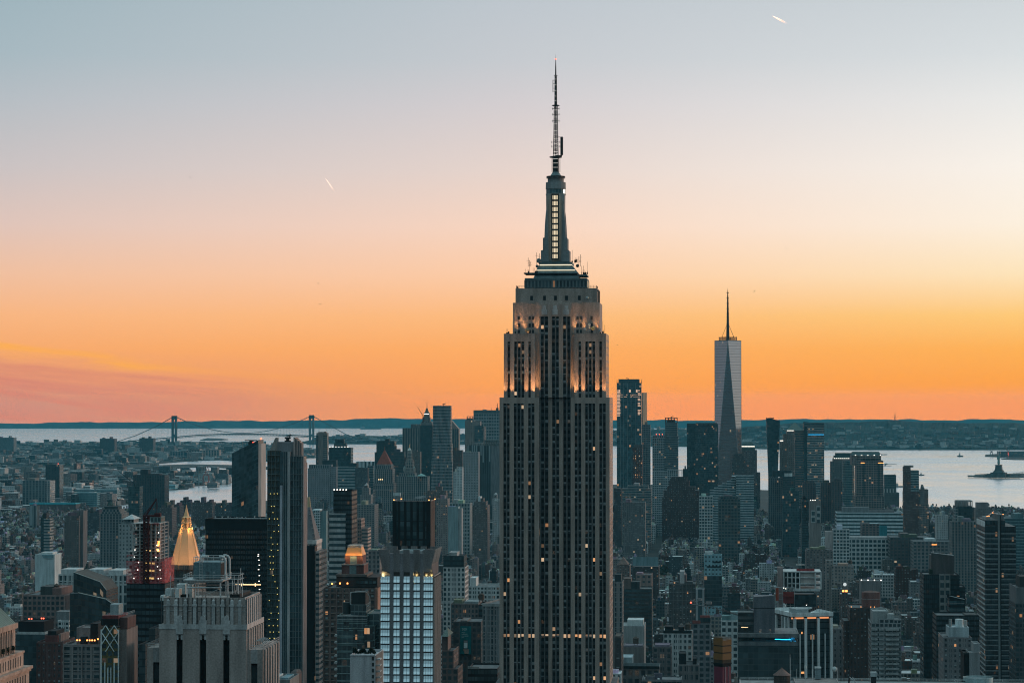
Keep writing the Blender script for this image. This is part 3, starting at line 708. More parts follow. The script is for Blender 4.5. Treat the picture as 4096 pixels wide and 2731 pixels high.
    for z0, z1, r0, r1, n_ in((ZS(624),ZS(548),1.45,1.25,9),(ZS(548),ZS(421),1.2,.95,15)):
        for t in range(4):
            a = t*1.571+.785+.1; c0, s0 = math.cos(a), math.sin(a); la.bar((mc+r0*1.25*c0,yc+r0*1.25*s0,z0),(mc+r1*1.25*c0,yc+r1*1.25*s0,z1),.17,A)
        for i in range(n_):
            q0, q1 = i/n_, (i+1)/n_
            for t in range(4):
                a, b = t*1.571+.885, (t+1)*1.571+.885; ra = (r0+(r1-r0)*q0)*1.25; rb = (r0+(r1-r0)*q1)*1.25; za, zb_ = z0+(z1-z0)*q0, z0+(z1-z0)*q1
                la.bar((mc+ra*math.cos(a),yc+ra*math.sin(a),za),(mc+rb*math.cos(b),yc+rb*math.sin(b),zb_),.09,A,3); la.bar((mc+ra*math.cos(b),yc+ra*math.sin(b),za),(mc+rb*math.cos(a),yc+rb*math.sin(a),zb_),.09,A,3)
                la.bar((mc+rb*math.cos(a),yc+rb*math.sin(a),zb_),(mc+rb*math.cos(b),yc+rb*math.sin(b),zb_),.09,A,3)
    la.bar((mc,yc,ZS(624)),(mc,yc,ZS(421)),.26,A,6)
    for py in(432,455,481):
        zz = ZS(py); la.bar((mc-1.9,yc,zz),(mc+1.9,yc,zz),.14,A)
        for sg in(-1,1): la.bar((mc+sg*1.7,yc,zz-.55),(mc+sg*1.95,yc,zz),.12,A); la.bar((mc+sg*1.7,yc,zz+.55),(mc+sg*1.95,yc,zz),.12,A)
    for py in(566,583):
        zz = ZS(py); la.bar((mc-2.2,yc,zz),(mc+2.3,yc,zz),.1,A)
        for sg in(-1,1): la.bar((mc+sg*2.2,yc,zz-.6),(mc+sg*2.2,yc,zz+.6),.12,A)
    h.part('antenna_lattice',la)
    an = MB(); an.cyl(mc,yc,2.0,2.0,ZS(421),ZS(418),12,A,base=True); an.cyl(mc,yc,.75,.62,ZS(418),ZS(302),8,A); an.cyl(mc,yc,1.0,1.0,ZS(300),ZS(298.5),8,A,base=True); an.cyl(mc,yc,.38,.28,ZS(300),ZS(262),6,A); an.cyl(mc,yc,.26,.14,ZS(262),ZS(232),6,A); an.cyl(mc,yc,.09,.03,ZS(232),ZS(213),5,A)
    an.bar((mc-1.5,yc,ZS(365)),(mc-1.5,yc,ZS(316)),.16,A); [an.bar((mc-1.5,yc,ZS(p)),(mc,yc,ZS(p)),.1,A)for p in(318,332,350,362)]
    h.part('antenna_mast',an)
    pa = MB(); pa.cyl(x(2246.5),yc,.75,.75,ZS(618),ZS(545),8,A); pa.bar((mc,yc,ZS(545)),(x(2246),yc,ZS(546)),.14,A); pa.bar((mc,yc,ZS(620)),(x(2248),yc,ZS(621)),.3,A); h.part('panel_antenna',pa)
    for py in(668,651,634,618,606,588,573,555,536,522,494,467,439,401,383,361,338,315):
        m = MB(); wl = 1.0 if py>600 and py<612 or py<600 and py>430 else(1.25 if py>610 else.45)
        m.box(mc-wl,mc+wl,yc-1.75,yc-1.6,ZS(py)-.06,ZS(py)+.06,solid((1,1,1))); h.part('light_bar',m,BARG)
    m = MB(); m.cyl(mc,yc,.45,.45,ZS(234),ZS(231),8,solid((1,0,0))); h.part('beacon',m,REDG)
    x = x9
        # dishes, whips and rails on the setbacks
    q = random.Random(4)
    def dish(px,py,r,y,col,m_=None):
        m = MB(); m.cyl(0,0,r,r*.55,0,.5,14,solid(col),base=True); o = h.part('dish',m,m_); o.rotation_euler = (R(90),0,R(q.uniform(-18,18))); o.location = (x(px),y,z(py))
    for a in((2109,1322,1.15,1.0,(.30,.24,.15)),(2340,1316,.72,1.2,(.5,.5,.46)),(2357,1298,.72,1.4,(.55,.55,.5)),(2356,1309,.62,1.2,(.5,.5,.47)),(2372,1313,1.05,1.0,(.5,.40,.18)),(2358,1324,.6,.9,(.25,.26,.26)),(2399,1323,.6,.9,(.2,.26,.28)),(2348,1190,.8,4.6,(.35,.4,.4)),(2151,1039,1.3,8,(.13,.17,.18)),(2144,1061,.8,8,(.1,.13,.14)),(2307,1060,.9,8,(.07,.08,.08))): dish(*a)
    wh = MB()
    for a, b, t in((2016,2068,zt2),(2380,2428,zt2),(2099,2150,z(1088)),(2318,2348,z(1096)),(2286,2322,z(1048))):
        for i in range(9):
            px = q.uniform(a,b); y = q.uniform(2.5,9); hh = q.choice((1.2,1.8,2.6,4.5,6.5)); wh.bar((x(px),y,t),(x(px),y,t+hh),.09,A,3)
            if i%2: wh.box(x(px)-.35,x(px)+.35,y-.3,y+.3,t,t+q.uniform(.6,1.5),A)
    o = h.part('whip_antennas',wh); o['kind'] = 'stuff'
    for px, t in((2142,1006),(2153,1010),(2312,1022),(2319,1014),(2108,1026),(2113,1036),(2118,1042)):
        m = MB(); m.bar((x(px),9,z(1062)),(x(px),9,z(t)),.1,A,4); m.bar((x(px)-.9,9,z(t+12)),(x(px)+.9,9,z(t+12)),.07,A,3); h.part('whip_antenna',m)
    m = MB(); rail(m,[(x(2062),5.8),(x(2096),5.8)],zt4-.2,A,1.2,1.6); rail(m,[(x(2350),5.8),(x(2384),5.8)],zt4-.2,A,1.2,1.6); rail(m,[(x(2062),5.8),(x(2062),20)],zt4-.2,A,1.5,1.6); rail(m,[(x(2384),5.8),(x(2384),20)],zt4-.2,A,1.5,1.6); h.part('parapet_rail',m)
    m = MB(); [m.cyl(x(px),y,.32,.32,zt3,z(1162),7,solid((.12,.11,.10)))for px,y in((2391,6),(2395,8))]; m.bar((x(2391),6,z(1162)),(x(2385),7,z(1158)),.4,solid((.12,.11,.10)),6); h.part('vent_pipe',m)
        # floodlights that wash the setbacks and the foot of the mast
    def flood(lx,ly,lz,aim,watt,cone=70,col=(1,.44,.16)):
        d = bpy.data.lights.new('floodlight','SPOT'); d.energy = watt; d.color = col; d.spot_size = R(cone); d.spot_blend = 1; d.shadow_soft_size = .4
        o = link('floodlight',d,h.root,(lx,ly,lz)); o.rotation_euler = (Vector(aim)-Vector((lx,ly,lz))).to_track_quat('-Z','Y').to_euler()
    for c_ in(105,176,325,395,845,918,1068,1140): xx = x(cp(c_)); flood(xx,.15,zt1+.3,(xx,2.3,zt1+26),15000,56)
    for c_ in(440,812): xx = x(cp(c_)); flood(xx,1.6,zt1+.3,(xx,4.0,zt1+28),17000,56)
    for c_ in(225,300,430,820,925,1060): xx = x(cp(c_)); flood(xx,2.6,zt2+.3,(xx,4.3,zt2+20),7000,56)
    for px, a in((2190,2186),(2258,2262)): flood(x(px),11.5,z(1047),(x(a),13.6,z(1000)),9000,60)
great_tower()
# ---------------------------------------------------------------- art deco tower close by, with the steel frame on its roof
def deco_tower():
    h = H('art_deco_tower','pale brick art deco tower with dark window slots under a steel roof plant','skyscraper',641,989,640.,2390,24.)
    x, z = h.x, h.z; BR = (.29,.255,.238); S = solid(BR); LT = solid((.34,.345,.345)); DKS = solid((.008,.009,.01))
    P = lambda c: 560+c/2.851
    Q = lambda c: 2181+c/2.851
    xl, xr = x(641), x(989); zl = z(2498); zt = z(2390); zb = 0.
    slots = [(709,734),(802,828),(896,921)]
    m = MB(); e = [xl]+[q for a,b in slots for q in(x(a),x(b))]+[xr]
    for i in range(0,8,2): m.box(e[i],e[i+1],0,1.2,zb,zl,S,cap=True)
    m.box(xl,xr,1.2,24,zb,zl,S); h.part('brick_shaft',m)
    for a, b in slots:
        xa, xb = x(a), x(b); zs = z(2553); xm = (xa+xb)/2
        m = MB(); m.face([(xa,.95,zb),(xb,.95,zb),(xb,.95,zs),(xa,.95,zs)],(.006,.007,.008),(0,0,0,0),[(0,-60),(3,-60),(3,0),(0,0)])
        h.part('window_slot',m)
        m = MB(); m.box(xa,xb,.1,1.0,zs+.9,z(2500),LT)
        # stepped pointed head of the slot
        m.box(xa,xa+.5,.1,1.0,zs-.3,zs+.9,LT); m.box(xb-.5,xb,.1,1.0,zs-.3,zs+.9,LT); m.box(xa+.5,xm-.35,.1,1.0,zs+.35,zs+.9,LT); m.box(xm+.35,xb-.5,.1,1.0,zs+.35,zs+.9,LT)
        for i in range(6):
            zz = zs+1.4+i*.45; m.bar((xa+.45,.06,zz),(xm,.06,zz+.3),.05,solid((.12,.12,.12))); m.bar((xm,.06,zz+.3),(xb-.45,.06,zz),.05,solid((.12,.12,.12)))
        wv = (xb-xa)/2+.1; z1 = z(2458)
        pts = [(xm-wv,z(2498)),(xm+wv,z(2498)),(xm+wv,z(2480)),(xm+wv*.72,z(2480)),(xm+wv*.72,z(2466)),(xm,z1),(xm-wv*.72,z(2466)),(xm-wv*.72,z(2480)),(xm-wv,z(2480))]
        for i in range(len(pts)):
            (a1,b1), (a2,b2) = pts[i], pts[(i+1)%len(pts)]; m.face([(a2,-.25,b2),(a1,-.25,b1),(a1,.9,b1),(a2,.9,b2)],LT[0])
        m.face([(a_,-.25,b_)for a_,b_ in pts],LT[0]); m.box(xm-wv,xm+wv,-.25,.1,z(2553)+1.2,z(2498),LT)
        h.part('stone_emblem',m)
    m = MB(); m.box(xl-.15,xr+.15,-.15,.02,zl-1.1,zl+.15,LT,base=True); m.box(xr,xr+.15,.02,24,zl-1.1,zl+.15,LT,base=True); h.part('ledge',m)
    ul, ur = x(655), x(981)
    m = MB(); m.box(ul,ur,.8,22,zl,zt,S,para=1.0); h.part('crown',m)
    for c in(325,413,520,627,735,840,945,1052,1140):
        m = MB(); xx = x(P(c)); m.box(xx-.42,xx+.42,.35,.8,zl,z(2402),LT); m.prism([(xx-.42,.35),(xx+.42,.35),(xx+.42,.8),(xx-.42,.8)],z(2402),z(2396),LT,top=[(xx-.05,.6),(xx+.05,.6),(xx+.05,.8),(xx-.05,.8)]); m.box(xx-.6,xx+.6,.2,.8,z(2424),z(2416),LT,base=True); h.part('fin',m)
        m = MB(); m.box(xx-1.9,xx-1.7,.62,.8,zl,zt,solid((.07,.07,.07))); m.box(xx+1.7,xx+1.9,.62,.8,zl,zt,solid((.07,.07,.07))); h.part('crown_groove',m)  # raised dark strips painted for the shade in the crown's recesses
    for i in range(8):
        y = 1.5+i*2.7; m = MB(); m.box(ur,ur+.5,y-.5,y+.5,zl,zt-.4,LT); h.part('fin',m)
    for i in range(7):
        y = 2.+i*3.2; m = MB(); m.box(xr,xr+.5,y-.7,y+.7,zb,zl-1.2,solid((.26,.25,.24))); h.part('side_pier',m)
        if i<6: m = MB(); m.box(xr,xr+.06,y+.9,y+2.2,zb,zl-6,DKS); h.part('side_window',m)
    m = MB(); m.bar((ul,.75,z(2423)),(ur,.75,z(2423)),.09,LT); m.bar((ul,.75,z(2443)),(ur,.75,z(2443)),.09,LT); h.part('string_course',m)
        # lower wings
    for a, b, t, sa, sb, s0, d, r in((587,641,2593,611,637,2651,20,0),(989,1050,2598,1002,1028,2653,26,1)):
        xa, xb, zt_ = x(a), x(b), z(t); m = MB(); sa, sb, z0 = x(sa), x(sb), z(s0)
        m.box(xa,sa,1.6,2.6,zb,zt_,S); m.box(sb,xb,1.6,2.6,zb,zt_,S); m.box(sa,sb,1.6,2.6,z0,zt_,solid((.28,.28,.28))); m.box(xa,xb,2.6,d,zb,zt_,S,para=0); h.part('wing',m)
        m = MB(); m.face([(sa,2.4,zb),(sb,2.4,zb),(sb,2.4,z0),(sa,2.4,z0)],(.02,.022,.024),(.86,.8,.03,.2),[(0,-40),(1,-40),(1,0),(0,0)]); h.part('window_slot',m)
        m = MB(); rail(m,[(xa,1.9),(xb,1.9)],zt_,LT); rail(m,[(xb if r else xa,1.9),(xb if r else xa,d)],zt_,LT); h.part('roof_rail',m)
    for i in range(6):
        y = 3.5+i*3.8; xx = x(1050); m = MB(); m.box(xx,xx+.5,y-.8,y+.8,zb,z(2598),solid((.27,.26,.25))); h.part('side_pier',m)
        if i<5: m = MB(); m.box(xx,xx+.06,y+1.1,y+2.6,zb,z(2640),DKS); h.part('side_window',m)
    m = MB(); [m.bar((x(1036)-1.6+3.4*math.sin(t/6*3.14-1.57)*.5,9+j*2,z(2598)+1.7*math.sin(t/6*3.14)),(x(1036)-1.6+3.4*math.sin((t+1)/6*3.14-1.57)*.5,9+j*2,z(2598)+1.7*math.sin((t+1)/6*3.14)),.12,STL)for t in range(6)for j in range(5)]; h.part('skylight',m)
    m = MB(); m.box(x(627),x(655),12,22,zb,z(2374),st('hband',(.16,.10,.08),floor=3.2)); h.part('rear_wing',m)
        # roof plant: steel frame, platform, cooling tower, pipes, ladders
    x = lambda px: h.x(px,6.); z = lambda py: h.z(py,6.)
    WS = solid((.42,.44,.44)); f0, f1 = x(753), x(892); zp = z(2322); m = MB()
    for xx in(f0,x(786),x(797),f1-.4):
        for y in(5.5,15): m.bar((xx,y,zt-1),(xx,y,zp),.22 if xx in(f0,f1-.4)else.14,WS)
    for y in(5.5,15): m.bar((f0,y,zp-1.7),(f1,y,zp-1.7),.2,WS); m.bar((f0,y,zp-.2),(f1,y,zp-.2),.24,WS); m.bar((f0,y,zp-1.7),(x(812),y,zt),.05,WS); m.bar((f1,y,zp-1.7),(x(812),y,zt),.05,WS)
    m.bar((f1-.4,5.5,zp-.2),(f1-.4,15,zp-.2),.22,WS); h.part('steel_frame',m)
    m = MB(); m.box(x(738),x(898),5.0,16,zp,zp+.35,WS,base=True); h.part('platform',m)
    m = MB(); rail(m,[(x(738),16),(x(738),5.1),(x(898),5.1),(x(898),16)],zp+.35,WS,2.2,1.2); h.part('platform_rail',m)
    b0, b1, zc = x(776), x(884), z(2248)
    m = MB(); m.box(b0,b1,6.2,14.5,zp+.6,zc,solid((.12,.19,.21)))
    for i in range(7): m.box(b0+(b1-b0)*i/6-.04,b0+(b1-b0)*i/6+.04,6.14,6.2,zp+.6,zc,solid((.08,.13,.14)))
    cool = h.part('cooling_tower',m)
    m = MB(); m.box(x(825),x(838),6.1,6.2,zp+.6,z(2285),solid((.10,.13,.14))); h.part('door',m,parent=cool)
    m = MB(); m.box(x(854),x(862),6.1,6.2,z(2292),z(2285),solid((.3,.36,.38))); h.part('hatch',m,parent=cool)
    m = MB(); m.box(b1,b1+.08,6.6,14.2,zp+1,zc-.3,DKS); h.part('louvre_panel',m,parent=cool)
    m = MB(); rail(m,[(b0,14.3),(b0,6.3),(b1,6.3),(b1,14.3),(b0,14.3)],zc,WS,2.4,1.3); h.part('top_rail',m,parent=cool)
    WP = solid((.50,.53,.53))
    for px, y in((801,6.6),(808,7.2),(888,6.8),(889,12)):
        m = MB(); xx = x(px); pts = [(xx,y,zc-(0 if px<850 else 6.5)),(xx,y,zc+.7),(xx+.15,y,zc+1.2),(xx+.6,y,zc+1.5),(xx+(1.6 if px<850 else-.9),y,zc+1.5)]
        if px>850: pts = [(xx+.9,y,zp+.4),(xx+.9,y,zc+.6),(xx+.6,y,zc+1.2),(xx,y,zc+1.5),(xx-.7,y,zc+1.5)]
        for a, b in zip(pts,pts[1:]): m.bar(a,b,.27,WP,8)
        h.part('pipe',m)
    m = MB(); [m.bar((x(800)+i*.75,6.0,zc-4.6),(x(800)+i*.75,6.0,zc+.9),.05,WS)for i in(0,1)]; [m.bar((x(800),6.0,zc-4.6+i*.4),(x(800)+.75,6.0,zc-4.6+i*.4),.035,WS)for i in range(13)]; h.part('ladder',m)
    m = MB()
    for i in range(14): px = h.rnd.uniform(905,958); y = h.rnd.uniform(5,14); m.bar((x(px),y,zt),(x(px),y,h.rnd.uniform(zp-3,zp+3.2)),.1,WS)
    for zz in(zp-1,zp+.4,zp+1.5): m.bar((x(900),6,zz),(x(960),6,zz),.07,WS); m.bar((x(900),12,zz),(x(960),12,zz),.07,WS); m.bar((x(960),6,zz),(x(960),12,zz),.07,WS)
    h.part('pipe_rack',m)
    for a, b, t, y in((657,682,2357,8),(683,716,2345,14),(700,716,2356,7),(730,752,2345,12),(655,668,2378,3)):
        m = MB(); m.box(x(a),x(b),y,y+3.5,zt-1,z(t),solid((.45,.50,.50)),para=.2); h.part('air_handler',m)
    m = MB(); m.box(x(700),x(738),9,12,zt-1,z(2382),solid((.01,.012,.013))); h.part('roof_unit',m); m = MB(); m.box(x(924),x(965),5,20,zt-1,z(2374),solid((.012,.014,.015))); h.part('roof_unit',m)
    for px, t in((685,2300),(703,2333),(972,2288)): m = MB(); m.bar((x(px),6,zt),(x(px),6,z(t)),.09,WS); h.part('roof_pole',m)
STL = solid((.30,.34,.35))
deco_tower()
# ---------------------------------------------------------------- tower of tilted pale windows with a flaring crown
def tilted_window_tower():
    h = H('hotel_tower','grey stone tower of tilted sky blue windows with an open flaring crown','skyscraper',1523,1733,1130.,2197,27.)
    x, z = h.x, h.z; GC = (.15,.15,.16); G = solid(GC); xl, xr = x(1523), x(1733); z0 = z(2304)
    m = MB(); m.box(xl,xr,.5,27,0,z(2312),G,cap=False); m.box(xl+.5,xr-.5,1,26.5,z(2312),z(2250),solid((.10,.10,.105))); h.part('body',m)
    cols_ = [(1523.5,1560),(1575,1600),(1615,1640),(1655,1680.5),(1695,1732)]
    ed = [x(a)for c in cols_ for a in c]
    for a, b in((ed[1],ed[2]),(ed[3],ed[4]),(ed[5],ed[6]),(ed[7],ed[8])):
        m = MB(); m.box(a,b,-.25,.5,0,z(2212),G,cap=True); m.box(a,b,.5,1.4,z(2312),z(2212),G); h.part('pier',m)
    fl = 30.35*h.k
    WG_ = mat('tilted_glass',lambda t:bsdf(t,Base_Color=(.72,.80,.84),Roughness=.25,Metallic=.72,Specular_IOR_Level=.5))
    DKG = solid((.015,.017,.02)); MU = solid((.10,.115,.125))
    for r in range(17):
        zt_ = z0-r*fl; zb_ = zt_-fl*.82
        for ci, (a,b)in enumerate(cols_):
            xa, xb = x(a), x(b); m = MB(); top, bot = .22, -.62; mid = zt_-fl*(.44 if r else.45)
            m.face([(xa,bot,zb_),(xb,bot,zb_),(xb,-.14,mid),(xa,-.14,mid)],(1,1,1)); m.face([(xa,-.14,mid),(xb,-.14,mid),(xb,top,zt_),(xa,top,zt_)],(1,1,1))
            wnd = h.part('window',m,WG_)
            m = MB(); m.face([(xb,bot,zb_),(xa,bot,zb_),(xa,.5,zb_),(xb,.5,zb_)],(.02,.02,.02)); m.face([(xa,bot,zb_),(xa,-.14,mid),(xa,top,zt_),(xa,.5,zt_),(xa,.5,zb_)],GC); m.face([(xb,bot,zb_),(xb,.5,zb_),(xb,.5,zt_),(xb,top,zt_),(xb,-.14,mid)],GC)  # underside painted near black for the shadow below each window
            nm = 4 if ci in(0,4)else 2
            for i in range(nm+1):
                xx = xa+(xb-xa)*i/nm; m.bar((xx,bot-.03,zb_),(xx,-.17,mid),.07,MU); m.bar((xx,-.17,mid),(xx,top-.03,zt_),.07,MU)
            m.bar((xa,bot,zb_),(xb,bot,zb_),.09,MU)
            h.part('frame',m,parent=wnd)
                # side wall: close vertical fins
    m = MB(); m.box(xr-.02,xr+.02,.5,27,0,z(2312),st('grid',(.20,.185,.175),bay=2.0,floor=fl),cap=False); h.part('side_wall',m)
    for i in range(11): y = .6+i*2.6; m = MB(); m.box(xr,xr+.7,y-.28,y+.28,0,z(2312),solid((.30,.27,.25))); h.part('side_fin',m)
    for i in range(18): zz = z0-i*fl; m = MB(); m.box(xr,xr+.5,.6,26.8,zz-.2,zz+.2,solid((.27,.25,.24))); h.part('side_band',m)
                # crown: leaning panels round an open roof well
    zc, zd = z(2197), z(2287); PN = (.165,.16,.16)
    for i, (a,b)in enumerate(cols_):
        xa, xb = x(a), x(b); oa = -1.1 if i==0 else 0; ob = 1.2 if i==4 else 0; m = MB(); ia = 1.2 if i==0 else 0; ib = -1.2 if i==4 else 0
        for yb, yt, t in((.1,-.9,.35),):
            A = [(xa+ia,yb,zd),(xb+ib,yb,zd),(xb+ob,yt,zc),(xa+oa,yt,zc)]; B_ = [(p[0],p[1]+t,p[2])for p in A]
            m.face(A,PN); m.face(B_[::-1],PN)
            for q in range(4): m.face([A[(q+1)%4],A[q],B_[q],B_[(q+1)%4]],(.26,.25,.24))
        h.part('crown_panel',m)
    for i in range(9):
        y = .8+i*3.1; m = MB(); xa = xr
        for pts in([(xa-1.2,y-.45,zd),(xa-1.2,y+.45,zd),(xa+1.2,y+.45,zc),(xa+1.2,y-.45,zc)],):
            B_ = [(p[0]-.5,p[1],p[2])for p in pts]; m.face(pts,(.27,.25,.235)); m.face(B_[::-1],PN)
            for q in range(4): m.face([pts[(q+1)%4],pts[q],B_[q],B_[(q+1)%4]],(.3,.28,.26))
        h.part('crown_panel',m)
        m = MB(); pts = [(xl-1.1+.0,y-.45,zc),(xl-1.1,y+.45,zc),(xl+1.2,y+.45,zd),(xl+1.2,y-.45,zd)]; B_ = [(p[0]+.5,p[1],p[2])for p in pts]; m.face(pts[::-1],PN); m.face(B_,PN); m.face([pts[0],pts[1],B_[1],B_[0]],(.3,.28,.26)); h.part('crown_panel',m)
    for a, b in((1523,1562),(1577,1602),(1616,1642),(1656,1681),(1694,1731)):
        m = MB(); m.box(x(a),x(b),26.2,26.8,z(2250),zc,solid((.15,.15,.15))); h.part('crown_panel',m)
    m = MB(); m.box(x(1588),x(1680),6,20,z(2250),z(2205),solid((.26,.31,.32)),para=.5); m.box(x(1692),x(1720),8,22,z(2250),z(2203),solid((.02,.022,.024))); h.part('roof_plant',m)
    for px in(1531,1668,1706,1727):
        for yy in(.35,):
            m = MB(); m.box(x(px)-.12,x(px)+.12,yy-.3,yy-.1,z(2303),z(2301),solid((1,1,1))); h.part('crown_lamp',m,YELG)
            d = bpy.data.lights.new('crown_light','POINT'); d.energy = 620; d.color = (1,.72,.30); d.shadow_soft_size = .3; link('crown_light',d,h.root,(x(px),yy,z(2298)))
    m = MB(); m.box(x(1567),x(1733),.35,.5,z(2304),zd,solid((.05,.045,.04))); h.part('lit_recess',m)
tilted_window_tower()
# ---------------------------------------------------------------- black finned tower behind it
def black_fin_tower():
    h = H('glass_tower','black finned glass tower rising behind the tower of tilted windows','skyscraper',1571,1721,1600.,2003,22.)
    x, z = h.x, h.z; BK = solid((.012,.012,.013)); xl, xr = x(1571), x(1721); zt = z(2003)
    m = MB(); m.box(xl,xr,1,22,0,zt-.6,BK); h.part('core',m)
    n = 6
    for i in range(n+1):
        xx = xl+(xr-xl)*(i+.0)/n; w0 = 1.2 if i in(0,n)else.62; a = min(max(xx,xl+w0),xr-w0)if i in(0,n)else xx
        m = MB(); m.box(a-w0,a+w0,-.1,1,0,zt,BK); h.part('fin',m)
        if i<n:
            xa, xb = xl+(xr-xl)*i/n+.75, xl+(xr-xl)*(i+1)/n-.75
            for p0, p1, k in((2005,2083,.22),(2085,2124,.10),(2126,2155,.24)):
                m = MB(); m.face([(xa,.8,z(p1)),(xb,.8,z(p1)),(xb,.8,z(p0)),(xa,.8,z(p0))],(.02,.02,.02),(.97,.97,0.,.55),[(0,-2),(1,-2),(1,0),(0,0)]); h.part('glass_panel',m)
            m = MB(); m.face([(xa,.8,0),(xb,.8,0),(xb,.8,z(2158)),(xa,.8,z(2158))],(.02,.02,.02),(.9,.7,.12,.3),[(0,-40),(2,-40),(2,0),(0,0)]); h.part('glass_panel',m)
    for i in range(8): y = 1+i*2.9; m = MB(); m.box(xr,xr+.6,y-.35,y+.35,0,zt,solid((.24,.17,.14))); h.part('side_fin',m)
    m = MB(); m.box(xl,xr+.5,-.1,.2,zt,zt+.35,solid((.3,.28,.27))); m.box(xl,xl+.4,.2,22,zt,zt+.3,solid((.3,.25,.22))); m.box(xr,xr+.5,.2,22,zt,zt+.3,solid((.3,.25,.22))); h.part('parapet',m)
    for px, y in((1576,.3),(1592,18),(1716,.3),(1728,18)): m = MB(); m.cyl(x(px),y,.4,.4,zt+.35,zt+.9,6,solid((1,.3,.1))); h.part('roof_lamp',m,ORANGEG)
    m = MB(); [m.bar((x(1648),12+i*2,zt+1+i*.5),(x(1694),12+i*2,zt+1.8+i*.5),.18,STL)for i in range(3)]; h.part('window_rig',m)
black_fin_tower()
# ---------------------------------------------------------------- slender glass tower with bright vertical ribs
def ribbed_tower():
    h = H('residential_tower','slender dark glass tower with bright vertical ribs and broken fin top','skyscraper',1070,1212,1650.,1749,15.)
    x, z = h.x, h.z; P = lambda c: 900+c/2.8; Q = lambda c: 1740+c/2.8
    xl, xr = x(1070), x(1212); z1 = z(1802); zr = z(1824)
    xm = x(P(620)); xk = x(P(735))
    BRN = st('grid',(.055,.055,.045),bay=2.1,floor=4.1,lit=.015,a=.25); GL = st('glass',(.05,.07,.075),bay=2.2,floor=4.1,lit=.008,a=.35)
    m = MB(); m.box(xl,xm,0,15,0,z1,BRN); h.part('brown_bay',m)
    m = MB(); m.box(xm,xk,-.8,15,0,z(1806),GL); h.part('centre_bay',m)
    m = MB(); m.prism([(xk,-.3),(xr,-.3),(xr,15),(xk,15)],0,zr,GL); h.part('glass_bay',m)
    for c0, c1, t, cc in((622,650,1940,(.36,.38,.42)),(708,736,1806,(.36,.37,.37))):
        m = MB(); m.box(x(P(c0)),x(P(c1)),-1.6,-.8,0,z(t),solid(cc)); h.part('rib',m)
    for c in(480,525,570,612,664,684,704,770,800,832,862):
        m = MB(); xx = x(P(c)); m.box(xx-.14,xx+.14,-1.15 if 620<c<740 else-.6,0 if c<620 else-.3,0,z1 if c<620 else(z(1806)if c<740 else zr),solid((.20,.24,.25)if c>620 else(.10,.11,.10))); h.part('mullion',m)
    fl = 25*h.k; q = h.rnd
    for i in range(40):
        zz = z1-3-i*fl
        if zz<40: break
        m = MB(); m.box(xl,xr,-.75,-.3,zz-.12,zz+.12,solid((.13,.16,.165))); h.part('floor_band',m)
        if i>5:
            for c in(515,555,603):
                if q.random()<.55: m = MB(); xx = x(P(c))+q.uniform(-.8,.8); m.box(xx-.2,xx+.2,-.86,-.78,zz-.65,zz-.35,solid((1,1,1))); h.part('balcony_lamp',m,YELG)
    for i in range(9):
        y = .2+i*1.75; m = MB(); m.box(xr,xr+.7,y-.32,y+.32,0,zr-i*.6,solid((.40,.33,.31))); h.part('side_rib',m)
        # crown
    m = MB(); m.box(x(P(575)),x(P(765)),4,13,z1-4,z(1767),solid((.17,.18,.19))); h.part('plant_room',m)
    m = MB(); A = [(x(P(492)),z1),(x(P(570)),z1),(x(P(572)),z(1749)),(x(P(552)),z(1752))]
    for y0, y1 in((3.5,4.1),(10,10.6)):
        m.face([(a,y0,b)for a,b in A],(.20,.19,.18)); m.face([(a,y1,b)for a,b in A[::-1]],(.2,.19,.18))
        for(a,b), (c,d)in zip(A,A[1:]+A[:1]): m.face([(a,y0,b),(a,y1,b),(c,y1,d),(c,y0,d)],(.36,.30,.28))
    h.part('broken_fin',m)
    for i, c in enumerate((772,785,798,811,824,836)):
        t = 1749+i*4.4; m = MB(); m.box(x(P(c))-.55,x(P(c))+.55,2+i*.5,13,zr-5,z(t),solid((.34,.28,.26)if i%2==0 else(.12,.12,.12))); h.part('crown_rib',m)
    m = MB(); m.cyl(x(P(670)),12,2.2,2.2,z(1767),z(1762),8,IR); m.box(x(P(640)),x(P(700)),10.5,13.5,z(1756),z(1748),IR,base=True); m.cyl(x(P(670)),12,1.2,1.2,z(1762),z(1756),8,IR); m.bar((x(P(655)),12,z(1744)),(x(P(715)),12,z(1741)),.3,IR); m.bar((x(P(692)),12,z(1748)),(x(P(698)),12,z(1736)),.35,IR); h.part('window_crane',m)
IR = solid((.02,.022,.024))
ribbed_tower()
